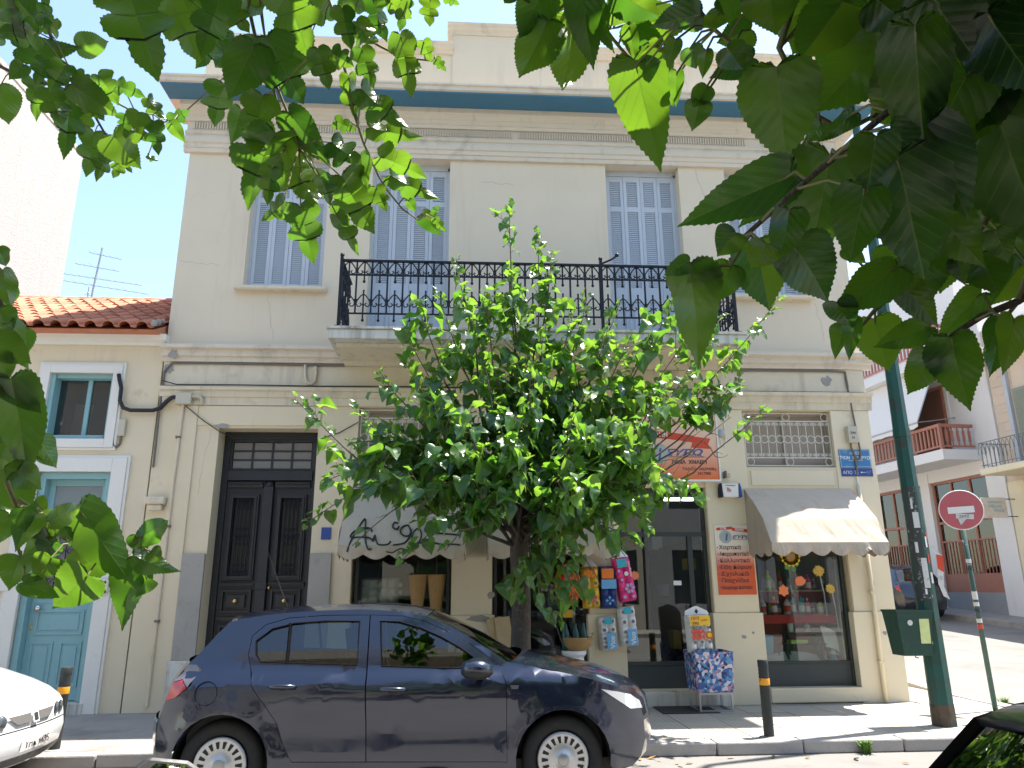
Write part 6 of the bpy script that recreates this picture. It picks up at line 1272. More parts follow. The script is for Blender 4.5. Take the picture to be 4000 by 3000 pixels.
for s in (1,):
    MB().tube([(s*.2, .31, 1.0), (s*.22, .30, 1.1), (s*.27, .27, 1.17)], .008, 6).build('mirror_stem', m_black, t, smooth=True)
    mb = MB(); mr = Matrix.Rotation(.5, 3, 'Z')@Matrix.Rotation(-.5, 3, 'X'); pts = [(-.085,-.048),(-.06,-.06),(.07,-.055),(.10,-.02),(.095,.03),(.06,.055),(-.03,.035),(-.095,-.015)]
    pts = [(s*-a, b_) for a, b_ in pts]; c_ = V((s*.29, .27, 1.165))
    mo = MB().ext([c_+mr@V((a, -.012, b_)) for a, b_ in pts], mr@V((0, .035, 0))).build('mirror_housing', m_black, t, bevel=.012)
    MB().flat([c_+mr@V((a*.72, -.0135, b_*.72-.006)) for a, b_ in pts]).build('mirror_glass', mat('mirror_silver', (.8, .82, .84), .02, 0, 1, 0, metal=1) , mo, fix=False)
# ------------------------------------------------------------------ trees
def leafmat(name, top, trans, bright):
    """leaf blade: veined diffuse face, light passing through, waxy gloss"""
    m, t, o = newmat(name); uv = t.nodes.new('ShaderNodeUVMap'); sp = t.nodes.new('ShaderNodeSeparateXYZ'); t.links.new(uv.outputs[0], sp.inputs[0])
    def mth(op, a, b=None):
        n = nd(t, 'ShaderNodeMath', operation=op)
        for i, v in enumerate((a, b)):
            if v is None: continue
            if isinstance(v, (int, float)): n.inputs[i].default_value = v
            else: t.links.new(v, n.inputs[i])
        return n.outputs[0]
    ax = mth('ABSOLUTE', mth('SUBTRACT', sp.outputs[0], .5)); sv = mth('SUBTRACT', sp.outputs[1], mth('MULTIPLY', ax, .85))
    fr = mth('ABSOLUTE', mth('SUBTRACT', mth('FRACT', mth('MULTIPLY', sv, 6.5)), .5))
    vein = mth('MAXIMUM', mth('LESS_THAN', ax, .009), mth('MULTIPLY', mth('LESS_THAN', fr, .045), .7))
    bulge_ = mth('MULTIPLY', fr, 1.0)
    oi = t.nodes.new('ShaderNodeObjectInfo'); geo = t.nodes.new('ShaderNodeNewGeometry')
    rnd = mth('FRACT', mth('ADD', oi.outputs['Random'], geo.outputs['Random Per Island']))
    c = mixc(t, noise(t, 14, 3, coord='UV'), [x*.8 for x in top], [x*1.25 for x in top]); c = mixc(t, rnd, c, [top[0]*1.5, top[1]*1.25, top[2]*.9]); c = mixc(t, mth('MULTIPLY', vein, .5), c, (.17, .24, .06))
    tr = mixc(t, rnd, trans, bright); tr = mixc(t, mth('MULTIPLY', vein, .55), tr, (.10, .2, .02))
    b = nd(t, 'ShaderNodeBsdfPrincipled', i={'Roughness': .30, 'Specular IOR Level': .6}); t.links.new(c, b.inputs['Base Color'])
    bn = nd(t, 'ShaderNodeBump', i={'Strength': .2, 'Distance': .004}); t.links.new(bulge_, bn.inputs['Height']); t.links.new(bn.outputs[0], b.inputs['Normal'])
    tl_ = t.nodes.new('ShaderNodeBsdfTranslucent'); t.links.new(tr, tl_.inputs[0])
    mx = t.nodes.new('ShaderNodeMixShader'); mx.inputs[0].default_value = .37; t.links.new(b.outputs[0], mx.inputs[1]); t.links.new(tl_.outputs[0], mx.inputs[2]); t.links.new(mx.outputs[0], o.inputs[0]); return m
m_leaf = leafmat('mulberry_leaf', (.010, .030, .011), (.09, .28, .018), (.27, .50, .025))
m_leaf2 = leafmat('mulberry_leaf_street', (.034, .092, .034), (.17, .46, .03), (.40, .68, .06))
m_bark = mat('bark', (.105, .085, .07), .95, .3, 7, .9, 30, dirt=((.2, .18, .16), .55, .75, 12), bd=.02)
m_twig = mat('green_twig', (.16, .15, .06), .7, .2, 20, .2, 60)
OVAL = [(0,.0),(.08,-.05),(.2,-.085),(.33,-.06),(.43,.03),(.475,.16),(.47,.3),(.42,.45),(.345,.59),(.26,.71),(.165,.82),(.09,.90),(.04,.96),(0,1.03)]
LOBE = [(0,0),(.09,-.06),(.24,-.09),(.38,-.02),(.46,.12),(.43,.22),(.33,.28),(.27,.34),(.35,.38),(.43,.46),(.44,.57),(.36,.63),(.26,.62),(.2,.66),(.22,.75),(.19,.85),(.1,.94),(0,1.06)]
def dense(P, n, tooth):
    out = []; seg = []
    for i in range(len(P)-1):
        L_ = math.hypot(P[i+1][0]-P[i][0], P[i+1][1]-P[i][1]); seg.append(L_)
    tot = sum(seg); k = 0; acc = 0
    for j in range(n+1):
        d = tot*j/n; i = 0; a = 0
        while i < len(seg)-1 and a+seg[i] < d: a += seg[i]; i += 1
        s = (d-a)/seg[i]; x = lerp(P[i][0], P[i+1][0], s); y = lerp(P[i][1], P[i+1][1], s)
        if 1 < j < n and tooth:
            nx_, ny_ = (P[i+1][1]-P[i][1])/seg[i], -(P[i+1][0]-P[i][0])/seg[i]; f = tooth*.3*(1 if j % 2 else -.3)*(1 if j < n-4 else .4); x = max(.004, x+nx_*f); y += ny_*f
        out.append((x, y))
    return out
def leafgeo(P, n, tooth, cup, droop, wave, seed):
    """one blade: midrib and two halves folded up from it, tip drooping, edge rippled"""
    h = dense(P, n, tooth); q = random.Random(seed); vs = []; fs = []; uvs = []
    ph = q.uniform(0, 6)
    def z(x, y): return cup*abs(x)-droop*y*y+wave*math.sin(y*9+ph+(2 if x > 0 else 0))*abs(x)*1.6
    for s in (1, -1):
        o = len(vs)
        for x, y in h:
            yc = min(max(y, 0), 1.0); mid = (0, yc, z(0, yc)-.0); half = (s*x*.55, lerp(yc, y, .55), z(s*x*.55, lerp(yc, y, .55))); e = (s*x, y, z(s*x, y))
            vs += [mid, half, e]; uvs += [(.5, yc), (.5+s*x*.55, half[1]), (.5+s*x, y)]
        for i in range(len(h)-1):
            a = o+3*i; f1 = (a, a+3, a+4, a+1); f2 = (a+1, a+4, a+5, a+2)
            fs += [f1, f2] if s < 0 else [f1[::-1], f2[::-1]]
    return vs, fs, uvs
def leafmesh(geo, mt, name='leaf'):
    vs, fs, uvs = geo; me = bpy.data.meshes.new(name); me.from_pydata(vs, [], fs); ul = me.uv_layers.new(name='UVMap')
    for lp in me.loops: ul.data[lp.index].uv = uvs[lp.vertex_index]
    me.materials.append(mt); me.polygons.foreach_set('use_smooth', [True]*len(me.polygons)); return me
def joined(insts, geos, mt, name, par):
    """many leaves in one mesh; insts = (matrix, index of the blade)"""
    V_ = []; F_ = []; U_ = []
    for M_, k in insts:
        vs, fs, uvs = geos[k]; o = len(V_); V_ += [tuple(M_ @ V(p)) for p in vs]; F_ += [tuple(i+o for i in f) for f in fs]; U_ += uvs
    me = bpy.data.meshes.new(name); me.from_pydata(V_, [], F_); ul = me.uv_layers.new(name='UVMap'); buf = []
    for lp in me.loops: buf += U_[lp.vertex_index]
    ul.data.foreach_set('uv', buf); me.materials.append(mt); me.polygons.foreach_set('use_smooth', [True]*len(me.polygons))
    return tag(put(name, me, par), kind='stuff')
def frame(base, d, nrm, L_, asp):
    d = d.normalized(); n = nrm-d*nrm.dot(d); n = n.normalized() if n.length > 1e-4 else d.orthogonal().normalized(); x = d.cross(n)
    return Matrix(((x.x*L_*asp, d.x*L_, n.x*L_, base.x), (x.y*L_*asp, d.y*L_, n.y*L_, base.y), (x.z*L_*asp, d.z*L_, n.z*L_, base.z), (0, 0, 0, 1)))
# ---- street tree in front of the shop
ST = thing('mulberry_tree', 'bushy young mulberry tree with glossy leaves on the pavement in front of the shop', 'tree', (.60, 8.3, .12), world=True)
MB().tube([(.60, 8.30, .08), (.60, 8.30, .3), (.605, 8.30, .9), (.62, 8.30, 1.5), (.60, 8.32, 2.0), (.62, 8.30, 2.4)], [.15, .115, .108, .10, .10, .08], 14).build('trunk', m_bark, ST, smooth=True)
SHT = [(0.51, 8.20, 6.19), (1.05, 8.40, 5.64), (0.92, 8.60, 5.99), (-0.60, 8.00, 4.78), (-0.14, 8.50, 5.54), (-0.76, 8.30, 4.23), (-0.94, 7.80, 3.88), (-1.87, 8.00, 3.61), (-1.44, 7.70, 2.66), (-1.68, 8.10, 2.27), (-1.11, 7.60, 2.01), (-0.60, 7.50, 1.87), (-0.19, 7.40, 1.95), (0.01, 8.90, 5.15), (1.46, 8.30, 4.99), (1.92, 8.60, 5.00), (2.51, 8.20, 4.97), (4.03, 8.70, 5.20), (3.14, 8.40, 4.82), (3.53, 8.30, 3.63), (3.44, 8.60, 4.17), (2.95, 7.90, 3.42), (2.54, 7.80, 2.49), (1.92, 7.60, 2.18), (1.76, 7.80, 2.01), (1.39, 7.70, 1.59), (1.00, 7.90, 1.05), (0.81, 7.60, 1.33), (1.10, 7.30, 3.27), (0.43, 7.20, 3.01), (-0.03, 7.30, 3.26), (1.61, 7.30, 3.04), (0.70, 7.50, 3.92), (-0.35, 7.40, 2.90), (1.10, 7.20, 2.33), (0.34, 7.20, 2.24), (2.21, 7.60, 3.76), (0.22, 7.80, 3.90), (0.91, 8.00, 4.52), (0.55, 9.20, 3.70), (1.75, 9.20, 4.02), (-0.33, 9.10, 3.97), (2.29, 9.10, 3.10), (-1.25, 7.9, 3.1), (-1.0, 7.6, 2.5), (-.5, 7.4, 2.3), (2.2, 7.5, 2.6), (1.6, 7.5, 1.9), (1.15, 7.7, 1.5), (1.0, 7.6, 1.9), (-.9, 8.6, 3.4), (3.0, 8.6, 3.9), (-.4, 7.7, 3.6), (1.9, 8.0, 4.4), (-.35, 8.2, 5.0), (.2, 8.0, 4.9), (1.25, 8.1, 4.7), (1.7, 8.3, 4.6), (2.2, 8.3, 4.5), (2.8, 8.5, 4.7), (-.7, 8.1, 4.5), (.55, 8.3, 5.3), (3.3, 8.4, 3.9), (-1.3, 8.3, 3.6), (2.6, 8.0, 4.0)]
q = random.Random(21)
sg = [leafgeo(OVAL, 12, .05, .22, .25, .08, i) for i in range(2)]+[leafgeo(OVAL, 12, .05, .42, .4, .14, i+9) for i in range(2)]
sm_ = [leafmesh(g, m_leaf2) for g in sg]
inst = []; tws = MB()
def shoot(path, r0, leafsize, gap, start):
    """leaves set alternately along a twig, largest in the middle, small and pale at the tip"""
    pts = [V(p) for p in path]; Ls = [0]
    for i in range(len(pts)-1): Ls.append(Ls[-1]+(pts[i+1]-pts[i]).length)
    tot = Ls[-1]; s = tot*start; side = 1
    while s < tot:
        i = max(k for k in range(len(Ls)) if Ls[k] <= s+1e-9); i = min(i, len(pts)-2)
        k = (s-Ls[i])/max(1e-6, Ls[i+1]-Ls[i]); p = pts[i].lerp(pts[i+1], k); tg = (pts[i+1]-pts[i]).normalized()
        f = s/tot; sz = leafsize*q.choice((.75, 1, 1, 1.12))*(1.0 if f < .75 else lerp(1.0, .38, (f-.75)/.25))*q.uniform(.7, 1.2)
        a = q.uniform(0, 2*pi); o = tg.orthogonal().normalized(); o = (Matrix.Rotation(a, 3, tg) @ o)
        pet = p+(o*.7+tg*.3+V((0, 0, .15)))*sz*.55
        d = (o*q.uniform(.4, 1)+tg*.25+V((0, 0, -q.uniform(.15, 1.15)))).normalized()
        if f > .9: d = (tg+o*.5+V((0, 0, .1))).normalized()
        n = V((q.gauss(0, .35), q.gauss(-.12, .35), 1))+o*.4
        if pruned(pet+d*sz*.5): s += gap; continue
        M_ = frame(pet, d, n, sz, q.uniform(.85, 1.1)); inst.append((M_, q.randrange(4), sz*max(.1, 1)*(9/max(6, p.y))))
        tws.tube([p, pet], .0022, 3, False); s += gap*q.uniform(.6, 1.4)*(1 if f < .85 else .5)
def pruned(p):     # openings cut in the crown for the sign, the graffiti awning and the hanging goods
    return (2.15 < p.x < 3.2 and 2.70 < p.z < 3.40) or (-1.25 < p.x < -.05 and 2.03 < p.z < 2.40 and q.random() < .85) or (1.30 < p.x < 2.2 and p.z < 1.95) or (p.z < 2.1 and .1 < p.x < 1.3 and q.random() < .5)
def curve(a, b, sag, n=8, wob=.05):
    a, b = V(a), V(b); out = []
    for i in range(n+1):
        k = i/n; p = a.lerp(b, k); p.z += sag*math.sin(pi*k); w_ = wob*math.sin(pi*k); p += V((q.uniform(-w_, w_), q.uniform(-w_, w_), q.uniform(-w_, w_)*.5)); out.append(p)
    return out
F0 = V((.61, 8.30, 2.2))
limbs = []
for i, e in enumerate(SHT):
    e = V(e); st = F0+V((q.uniform(-.05, .05), q.uniform(-.05, .05), q.uniform(-.35, .15)))
    if e.z < 2.6: st = F0+V((q.uniform(-.1, .1), -.05, q.uniform(0, .4)))
    hor = math.hypot(e.x-st.x, e.y-st.y); path = curve(st, e, (.22*hor if e.z < 3.2 else -.10*hor), 9, .05)
    n = len(path); r0 = .022 if e.z > 3 else .014
    limbs.append((path, [lerp(r0, .004, k/(n-1)) for k in range(n)]))
    shoot(path, r0, q.uniform(.165, .205), .082, .30)
    for j in range(q.randint(6, 7)):
        k = q.uniform(.36, .95); b_ = path[int(k*(n-1))]; tg = (path[-1]-path[0]).normalized()
        dv = (tg*.7+V((q.gauss(0, .6), q.gauss(-.15, .6), q.gauss(.05, .5)))).normalized()*q.uniform(.28, .62)*(.6 if k > .7 else 1)
        tp = curve(b_, b_+dv, q.uniform(-.04, .06), 4, .02); tws.tube(tp, [.005, .0045, .004, .003, .002], 4, False); shoot(tp, .005, q.uniform(.155, .20), .08, .12)
inst.sort(key=lambda t_: -t_[2])
for path, rr_ in limbs: MB().tube(path, rr_, 6).build('branch', m_bark, ST, smooth=True)
tag(tws.build('twigs', m_twig, ST, fix=False), kind='stuff')
nb = 0; rest = []
for M_, k, sz in inst:
    if nb < 290 and M_.translation.y < 8.1 and q.random() < .6: o = put('leaf', sm_[k], ST); o.matrix_basis = M_; nb += 1
    else: rest.append((M_, k))
joined(rest, sg, m_leaf2, 'crown_leaves', ST)
# tree pit
tag(MB().ext([(.3, 8.04, .1), (.92, 8.04, .1), (.92, 8.58, .1), (.3, 8.58, .1)], (0, 0, .012)).build('tree_pit', mat('soil', (.09, .07, .05), .95, .3, 12, .8, 60)), kind='structure')
# ---- big mulberry overhead, its branches hanging in from above and from the sides
LV = [
(-1.289,1.904,3.233,-1.355,1.890,3.305,0.818,0.005,21,-1.278,1.966,3.252),
(-1.336,1.895,3.255,-1.404,1.918,3.246,1.204,0.238,21,-1.284,1.958,3.280),
(-1.194,1.817,3.135,-1.181,1.789,3.203,0.540,0.042,11,-1.214,1.994,3.136),
(-1.232,1.853,3.127,-1.319,1.855,3.136,1.012,-0.280,21,-1.234,1.991,3.149),
(-1.287,2.028,3.291,-1.338,2.020,3.317,1.097,-0.323,11,-1.283,1.960,3.274),
(-1.329,1.944,3.152,-1.198,1.999,3.192,0.530,-0.338,11,-1.357,2.012,3.103),
(-1.191,1.992,3.203,-1.089,1.967,3.204,0.699,-0.037,1,-1.251,1.984,3.179),
(-1.307,1.992,3.077,-1.329,2.079,3.032,0.611,0.288,1,-1.305,2.013,3.087),
(-1.286,1.907,3.065,-1.322,1.921,3.028,0.915,0.166,11,-1.281,2.013,3.082),
(-1.411,2.012,3.067,-1.392,2.042,2.960,0.933,-0.294,21,-1.386,2.010,3.117),
(-1.223,1.950,3.012,-1.202,1.987,2.929,0.916,-0.211,11,-1.182,2.014,3.056),
(-1.116,1.876,2.976,-1.022,1.945,2.937,0.656,0.100,1,-1.085,2.011,3.042),
(-1.065,1.898,3.030,-1.030,1.956,2.998,0.957,0.539,1,-1.077,2.012,3.036),
(-1.000,1.888,2.989,-0.957,1.928,3.001,0.901,0.425,1,-1.007,2.019,2.994),
(-1.206,2.017,3.035,-1.183,2.011,2.868,0.543,-0.255,21,-1.181,2.014,3.054),
(-1.177,2.058,3.039,-1.196,2.085,2.958,0.716,0.156,11,-1.168,2.018,3.036),
(-1.148,2.071,2.951,-1.179,2.136,2.862,0.795,0.280,11,-1.116,2.035,2.962),
(-1.103,2.083,2.890,-1.146,2.112,2.832,0.706,-0.305,21,-1.077,2.050,2.901),
(-1.027,2.019,2.831,-1.052,2.037,2.790,0.875,0.002,11,-1.072,2.051,2.893),
(-1.017,1.937,2.860,-0.989,2.027,2.822,1.067,-0.319,1,-1.072,2.051,2.893),
(-0.974,1.922,2.877,-0.937,1.969,2.874,0.996,-0.283,1,-0.948,2.022,2.970),
(-0.967,1.881,2.894,-0.969,1.913,2.871,1.303,-0.104,1,-0.948,2.022,2.970),
(-0.912,1.845,2.876,-0.925,1.857,2.835,1.367,0.157,11,-0.920,2.021,2.967),
(-0.944,1.951,2.997,-0.926,2.004,2.972,0.858,-0.499,1,-0.953,2.022,2.971),
(-0.889,1.892,2.875,-0.892,1.939,2.816,0.726,-0.129,11,-0.908,2.019,2.972),
(-0.877,1.958,2.931,-0.814,1.936,2.949,0.616,-0.170,1,-0.889,2.015,2.981),
(-0.823,1.849,2.847,-0.800,1.890,2.822,0.718,0.203,1,-0.867,2.011,2.990),
(-0.944,1.998,2.837,-0.928,2.017,2.831,0.849,-0.576,1,-0.928,2.023,2.964),
(-1.052,2.075,2.871,-1.044,2.107,2.848,0.839,-0.517,1,-1.072,2.051,2.893),
(-1.138,1.856,3.026,-1.194,1.901,2.992,0.859,-0.283,11,-1.125,2.005,3.072),
(-1.111,1.931,2.997,-1.100,1.995,2.960,1.059,-0.534,1,-1.087,2.011,3.043),
(-1.126,1.897,3.033,-1.096,1.922,3.012,1.035,0.286,11,-1.116,2.007,3.066),
(-1.183,1.844,3.029,-1.217,1.872,2.989,0.973,-0.048,11,-1.174,2.009,3.070),
(-0.739,1.373,2.851,-0.671,1.369,2.681,0.793,0.010,21,-0.759,1.410,2.885),
(-0.705,1.478,2.952,-0.645,1.541,2.818,0.635,0.029,21,-0.681,1.391,2.935),
(-0.514,1.302,2.781,-0.563,1.354,2.690,0.691,-0.249,21,-0.553,1.401,2.870),
(-0.540,1.415,2.867,-0.505,1.449,2.824,0.864,-0.155,11,-0.553,1.401,2.870),
(-0.542,1.484,2.818,-0.572,1.489,2.746,0.839,0.337,21,-0.491,1.461,2.825),
(-0.477,1.416,2.756,-0.520,1.441,2.639,0.788,0.226,21,-0.472,1.474,2.773),
(-0.455,1.448,2.801,-0.384,1.494,2.675,0.725,-0.092,21,-0.467,1.463,2.813),
(-0.416,1.397,2.891,-0.376,1.494,2.822,0.923,0.271,1,-0.426,1.430,2.922),
(-0.326,1.376,2.719,-0.307,1.416,2.661,0.769,0.026,11,-0.435,1.492,2.699),
(-0.552,1.474,2.694,-0.593,1.538,2.658,0.961,-0.548,1,-0.456,1.486,2.728),
(-0.535,1.550,2.685,-0.564,1.602,2.639,0.684,0.247,1,-0.446,1.493,2.699),
(-0.443,1.404,2.615,-0.464,1.444,2.512,0.731,-0.138,21,-0.431,1.507,2.645),
(-0.405,1.492,2.640,-0.334,1.564,2.565,0.574,-0.198,11,-0.411,1.506,2.642),
(-0.417,1.420,2.536,-0.502,1.531,2.480,0.798,-0.549,1,-0.418,1.526,2.571),
(-0.414,1.511,2.565,-0.353,1.538,2.434,0.834,-0.245,21,-0.418,1.526,2.571),
(-0.409,1.400,2.442,-0.421,1.430,2.387,0.702,-0.098,11,-0.418,1.526,2.571),
(-0.376,1.393,2.364,-0.416,1.435,2.350,0.745,0.381,1,-0.387,1.523,2.574),
(-0.369,1.507,2.412,-0.363,1.601,2.350,0.739,-0.122,1,-0.387,1.523,2.574),
(-0.313,1.431,2.446,-0.294,1.464,2.410,0.962,0.612,1,-0.387,1.523,2.574),
(-0.528,1.449,2.925,-0.472,1.442,2.854,0.950,-0.251,21,-0.509,1.435,2.924),
(-0.613,1.435,2.916,-0.637,1.441,2.869,1.358,-0.110,21,-0.672,1.402,2.894),
(-0.292,1.438,2.883,-0.280,1.478,2.815,0.722,-0.255,21,-0.287,1.529,2.908),
(-0.263,1.469,2.876,-0.213,1.460,2.790,0.668,-0.210,21,-0.259,1.532,2.892),
(-0.253,1.496,2.823,-0.231,1.532,2.753,0.721,-0.126,11,-0.227,1.535,2.874),
(-0.162,1.483,2.852,-0.134,1.521,2.722,0.500,0.018,11,-0.163,1.538,2.847),
(-0.108,1.485,2.843,-0.094,1.520,2.826,0.909,0.037,1,-0.107,1.537,2.835),
(-0.072,1.383,2.713,-0.054,1.399,2.701,0.835,-0.006,1,-0.087,1.537,2.833),
(-0.234,1.510,2.979,-0.220,1.573,2.926,0.850,-0.618,1,-0.234,1.506,2.978),
(-0.157,1.439,2.918,-0.155,1.481,2.878,0.797,0.494,1,-0.163,1.502,2.976),
(-0.098,1.525,3.000,-0.103,1.559,2.960,1.020,-0.309,11,-0.095,1.494,2.990),
(-0.057,1.478,2.964,-0.030,1.491,2.963,0.865,0.142,1,-0.097,1.498,2.976),
(-0.288,1.545,2.783,-0.281,1.605,2.714,0.530,-0.338,1,-0.293,1.563,2.786),
(-0.232,1.421,2.656,-0.169,1.500,2.627,0.678,-0.462,1,-0.269,1.589,2.685),
(-0.225,1.525,2.634,-0.134,1.567,2.635,0.567,-0.283,1,-0.252,1.601,2.639),
(-0.205,1.562,2.581,-0.116,1.603,2.576,0.709,0.417,1,-0.225,1.614,2.584),
(-0.242,1.492,2.539,-0.228,1.491,2.470,0.657,0.292,21,-0.223,1.616,2.579),
(-0.182,1.617,2.563,-0.099,1.680,2.544,0.520,-0.278,1,-0.206,1.623,2.548),
(-0.203,1.489,2.457,-0.186,1.514,2.420,0.871,-0.171,11,-0.178,1.632,2.510),
(-0.146,1.666,2.526,-0.130,1.679,2.506,0.926,0.214,11,-0.168,1.634,2.499),
(-0.108,1.647,2.477,-0.073,1.689,2.451,0.721,-0.301,1,-0.119,1.641,2.461),
(-0.080,1.566,2.430,-0.072,1.556,2.454,0.800,0.367,1,-0.119,1.641,2.461),
(-0.072,1.487,2.384,-0.051,1.508,2.368,0.590,0.029,1,-0.119,1.641,2.461),
(-0.274,1.466,2.466,-0.233,1.554,2.407,1.009,-0.129,1,-0.387,1.523,2.574),
(-0.281,1.475,2.376,-0.244,1.528,2.330,0.564,0.339,1,-0.387,1.523,2.574),
(-0.307,1.522,2.646,-0.269,1.540,2.638,0.815,-0.116,1,-0.266,1.591,2.678),
(-0.308,1.503,2.577,-0.260,1.537,2.547,1.232,-0.590,1,-0.387,1.523,2.574),
(-0.313,1.466,2.786,-0.276,1.490,2.777,1.167,-0.022,1,-0.300,1.556,2.813),
(-0.199,1.484,2.943,-0.211,1.475,2.976,1.408,0.288,21,-0.163,1.502,2.976),
(-0.301,1.472,2.950,-0.247,1.476,2.919,1.084,0.105,21,-0.320,1.522,2.942),
(-0.180,1.422,2.892,-0.136,1.435,2.870,0.930,0.234,11,-0.163,1.502,2.976),
(0.122,1.018,2.564,0.086,1.050,2.490,0.772,0.112,20,0.145,1.077,2.563),
(0.127,1.023,2.503,0.085,1.026,2.390,0.629,0.287,20,0.137,1.080,2.554),
(0.173,1.036,2.521,0.167,1.058,2.382,0.590,0.213,20,0.180,1.078,2.551),
(0.176,0.965,2.517,0.198,1.009,2.414,0.505,-0.144,20,0.180,1.078,2.551),
(0.202,0.984,2.517,0.228,1.044,2.478,0.572,-0.507,0,0.225,1.076,2.548),
(0.240,1.035,2.546,0.265,1.039,2.528,1.387,0.232,20,0.246,1.076,2.542),
(0.243,0.995,2.542,0.310,1.011,2.512,0.777,-0.151,20,0.252,1.075,2.544),
(0.280,1.074,2.553,0.342,1.105,2.541,0.762,-0.312,0,0.279,1.071,2.553),
(0.288,1.108,2.586,0.400,1.085,2.575,0.702,-0.258,0,0.279,1.071,2.553),
(0.262,0.981,2.394,0.313,1.072,2.278,0.575,-0.218,10,0.340,0.895,2.422),
(0.276,0.986,2.392,0.298,0.978,2.402,1.379,0.205,0,0.340,0.895,2.422),
(0.337,1.075,2.505,0.354,1.105,2.463,0.545,0.212,10,0.291,1.090,2.482),
(0.323,1.011,2.371,0.334,1.025,2.358,1.171,0.518,0,0.362,0.901,2.396),
(0.270,1.038,2.514,0.285,1.077,2.481,0.509,-0.193,0,0.260,1.082,2.515),
(0.355,0.984,2.531,0.336,0.984,2.486,0.886,-0.258,20,0.279,1.071,2.553),
(0.310,1.067,2.511,0.319,1.096,2.488,0.946,-0.186,0,0.283,1.088,2.490),
(0.066,0.986,2.525,0.056,0.994,2.512,1.355,0.090,20,0.137,1.080,2.554),
(0.169,1.070,2.609,0.154,1.090,2.591,1.265,-0.486,0,0.177,1.063,2.606),
(0.331,0.879,2.400,0.282,0.918,2.422,0.785,-0.605,0,0.345,0.896,2.416),
(0.384,0.874,2.425,0.355,0.883,2.386,0.815,0.025,20,0.354,0.899,2.405),
(0.421,0.912,2.408,0.378,0.927,2.396,1.068,0.159,20,0.391,0.906,2.372),
(0.401,0.874,2.325,0.354,0.903,2.316,0.741,-0.030,10,0.416,0.910,2.351),
(0.317,0.866,2.242,0.315,0.893,2.224,1.120,-0.005,0,0.405,0.908,2.360),
(0.328,0.864,2.267,0.308,0.868,2.235,0.788,0.113,20,0.399,0.907,2.365),
(0.419,0.832,2.410,0.432,0.864,2.363,1.376,-0.194,10,0.381,0.904,2.380),
(0.530,0.851,2.403,0.460,0.852,2.305,0.671,0.206,20,0.458,0.902,2.368),
(0.420,0.841,2.279,0.439,0.884,2.170,0.874,-0.024,10,0.438,0.911,2.341),
(0.584,0.854,2.348,0.524,0.929,2.281,0.870,0.208,10,0.648,0.908,2.303),
(0.593,0.857,2.249,0.566,0.845,2.301,0.897,0.110,20,0.595,0.921,2.269),
(0.597,0.889,2.441,0.582,0.901,2.410,1.355,-0.089,20,0.705,0.879,2.395),
(0.560,0.811,2.376,0.594,0.807,2.329,1.121,-0.150,20,0.579,0.697,2.331),
(0.643,0.895,2.390,0.639,0.913,2.376,0.968,0.442,0,0.695,0.887,2.368),
(0.473,0.834,2.139,0.495,0.952,2.063,0.715,0.098,0,0.472,0.811,2.132),
(0.424,0.860,2.126,0.313,0.938,2.104,0.506,-0.158,10,0.433,0.822,2.101),
(0.481,0.942,2.195,0.412,0.985,2.119,0.513,0.226,10,0.520,0.926,2.268),
(0.503,0.896,2.238,0.496,0.916,2.222,1.630,0.595,0,0.517,0.926,2.270),
(0.523,0.850,2.222,0.502,0.891,2.206,0.576,0.342,0,0.537,0.792,2.185),
(0.645,0.926,2.298,0.593,0.927,2.263,0.737,0.177,20,0.641,0.910,2.296),
(0.280,0.837,2.319,0.275,0.856,2.295,0.711,-0.176,10,0.359,0.900,2.400),
(0.327,0.913,2.371,0.337,0.920,2.343,1.132,0.164,20,0.361,0.901,2.397),
(0.310,0.930,2.341,0.314,0.961,2.311,0.523,-0.184,0,0.362,0.901,2.396),
(0.334,0.810,2.342,0.315,0.819,2.321,0.971,0.332,10,0.363,0.901,2.395),
(0.341,0.887,2.345,0.341,0.908,2.319,0.647,0.012,0,0.373,0.903,2.386),
(0.353,0.840,2.312,0.372,0.839,2.277,1.061,0.029,20,0.392,0.906,2.371),
(0.511,0.900,2.412,0.487,0.921,2.376,1.111,-0.105,10,0.458,0.902,2.368),
(0.497,0.666,2.195,0.524,0.731,2.069,0.512,-0.221,20,0.600,0.719,2.246),
(0.479,0.707,2.098,0.527,0.724,2.067,0.608,0.044,20,0.478,0.809,2.137),
(0.622,0.745,2.236,0.588,0.759,2.205,1.182,-0.264,20,0.608,0.724,2.225),
(0.545,0.692,2.266,0.594,0.707,2.201,1.062,0.030,20,0.591,0.710,2.281),
(0.632,0.738,2.161,0.701,0.786,2.002,0.737,-0.022,20,0.634,0.740,2.162),
(0.596,0.675,2.230,0.627,0.668,2.118,0.792,-0.154,20,0.601,0.720,2.243),
(0.617,0.705,2.281,0.700,0.729,2.247,0.814,0.111,20,0.592,0.711,2.277),
(0.489,0.719,2.065,0.518,0.751,1.948,0.773,0,10,0.465,0.812,2.127),
(0.440,0.712,2.024,0.423,0.734,1.950,0.746,-0.138,20,0.420,0.825,2.090),
(0.376,0.764,2.023,0.369,0.781,1.970,0.760,0.216,20,0.375,0.839,2.050),
(0.586,0.798,2.042,0.632,0.817,1.993,0.920,-0.179,20,0.621,0.831,2.022),
(0.567,0.693,2.160,0.519,0.702,2.076,0.757,-0.205,20,0.622,0.732,2.192),
(0.643,0.785,2.015,0.660,0.798,1.985,0.970,-0.109,10,0.642,0.827,2.033),
(0.321,0.794,2.009,0.306,0.813,1.992,1.359,-0.112,10,0.330,0.848,2.028),
(0.344,0.764,1.980,0.332,0.778,1.958,1.377,0.205,20,0.347,0.847,2.029),
(0.623,0.737,2.192,0.582,0.744,2.105,0.861,-0.332,20,0.622,0.733,2.191),
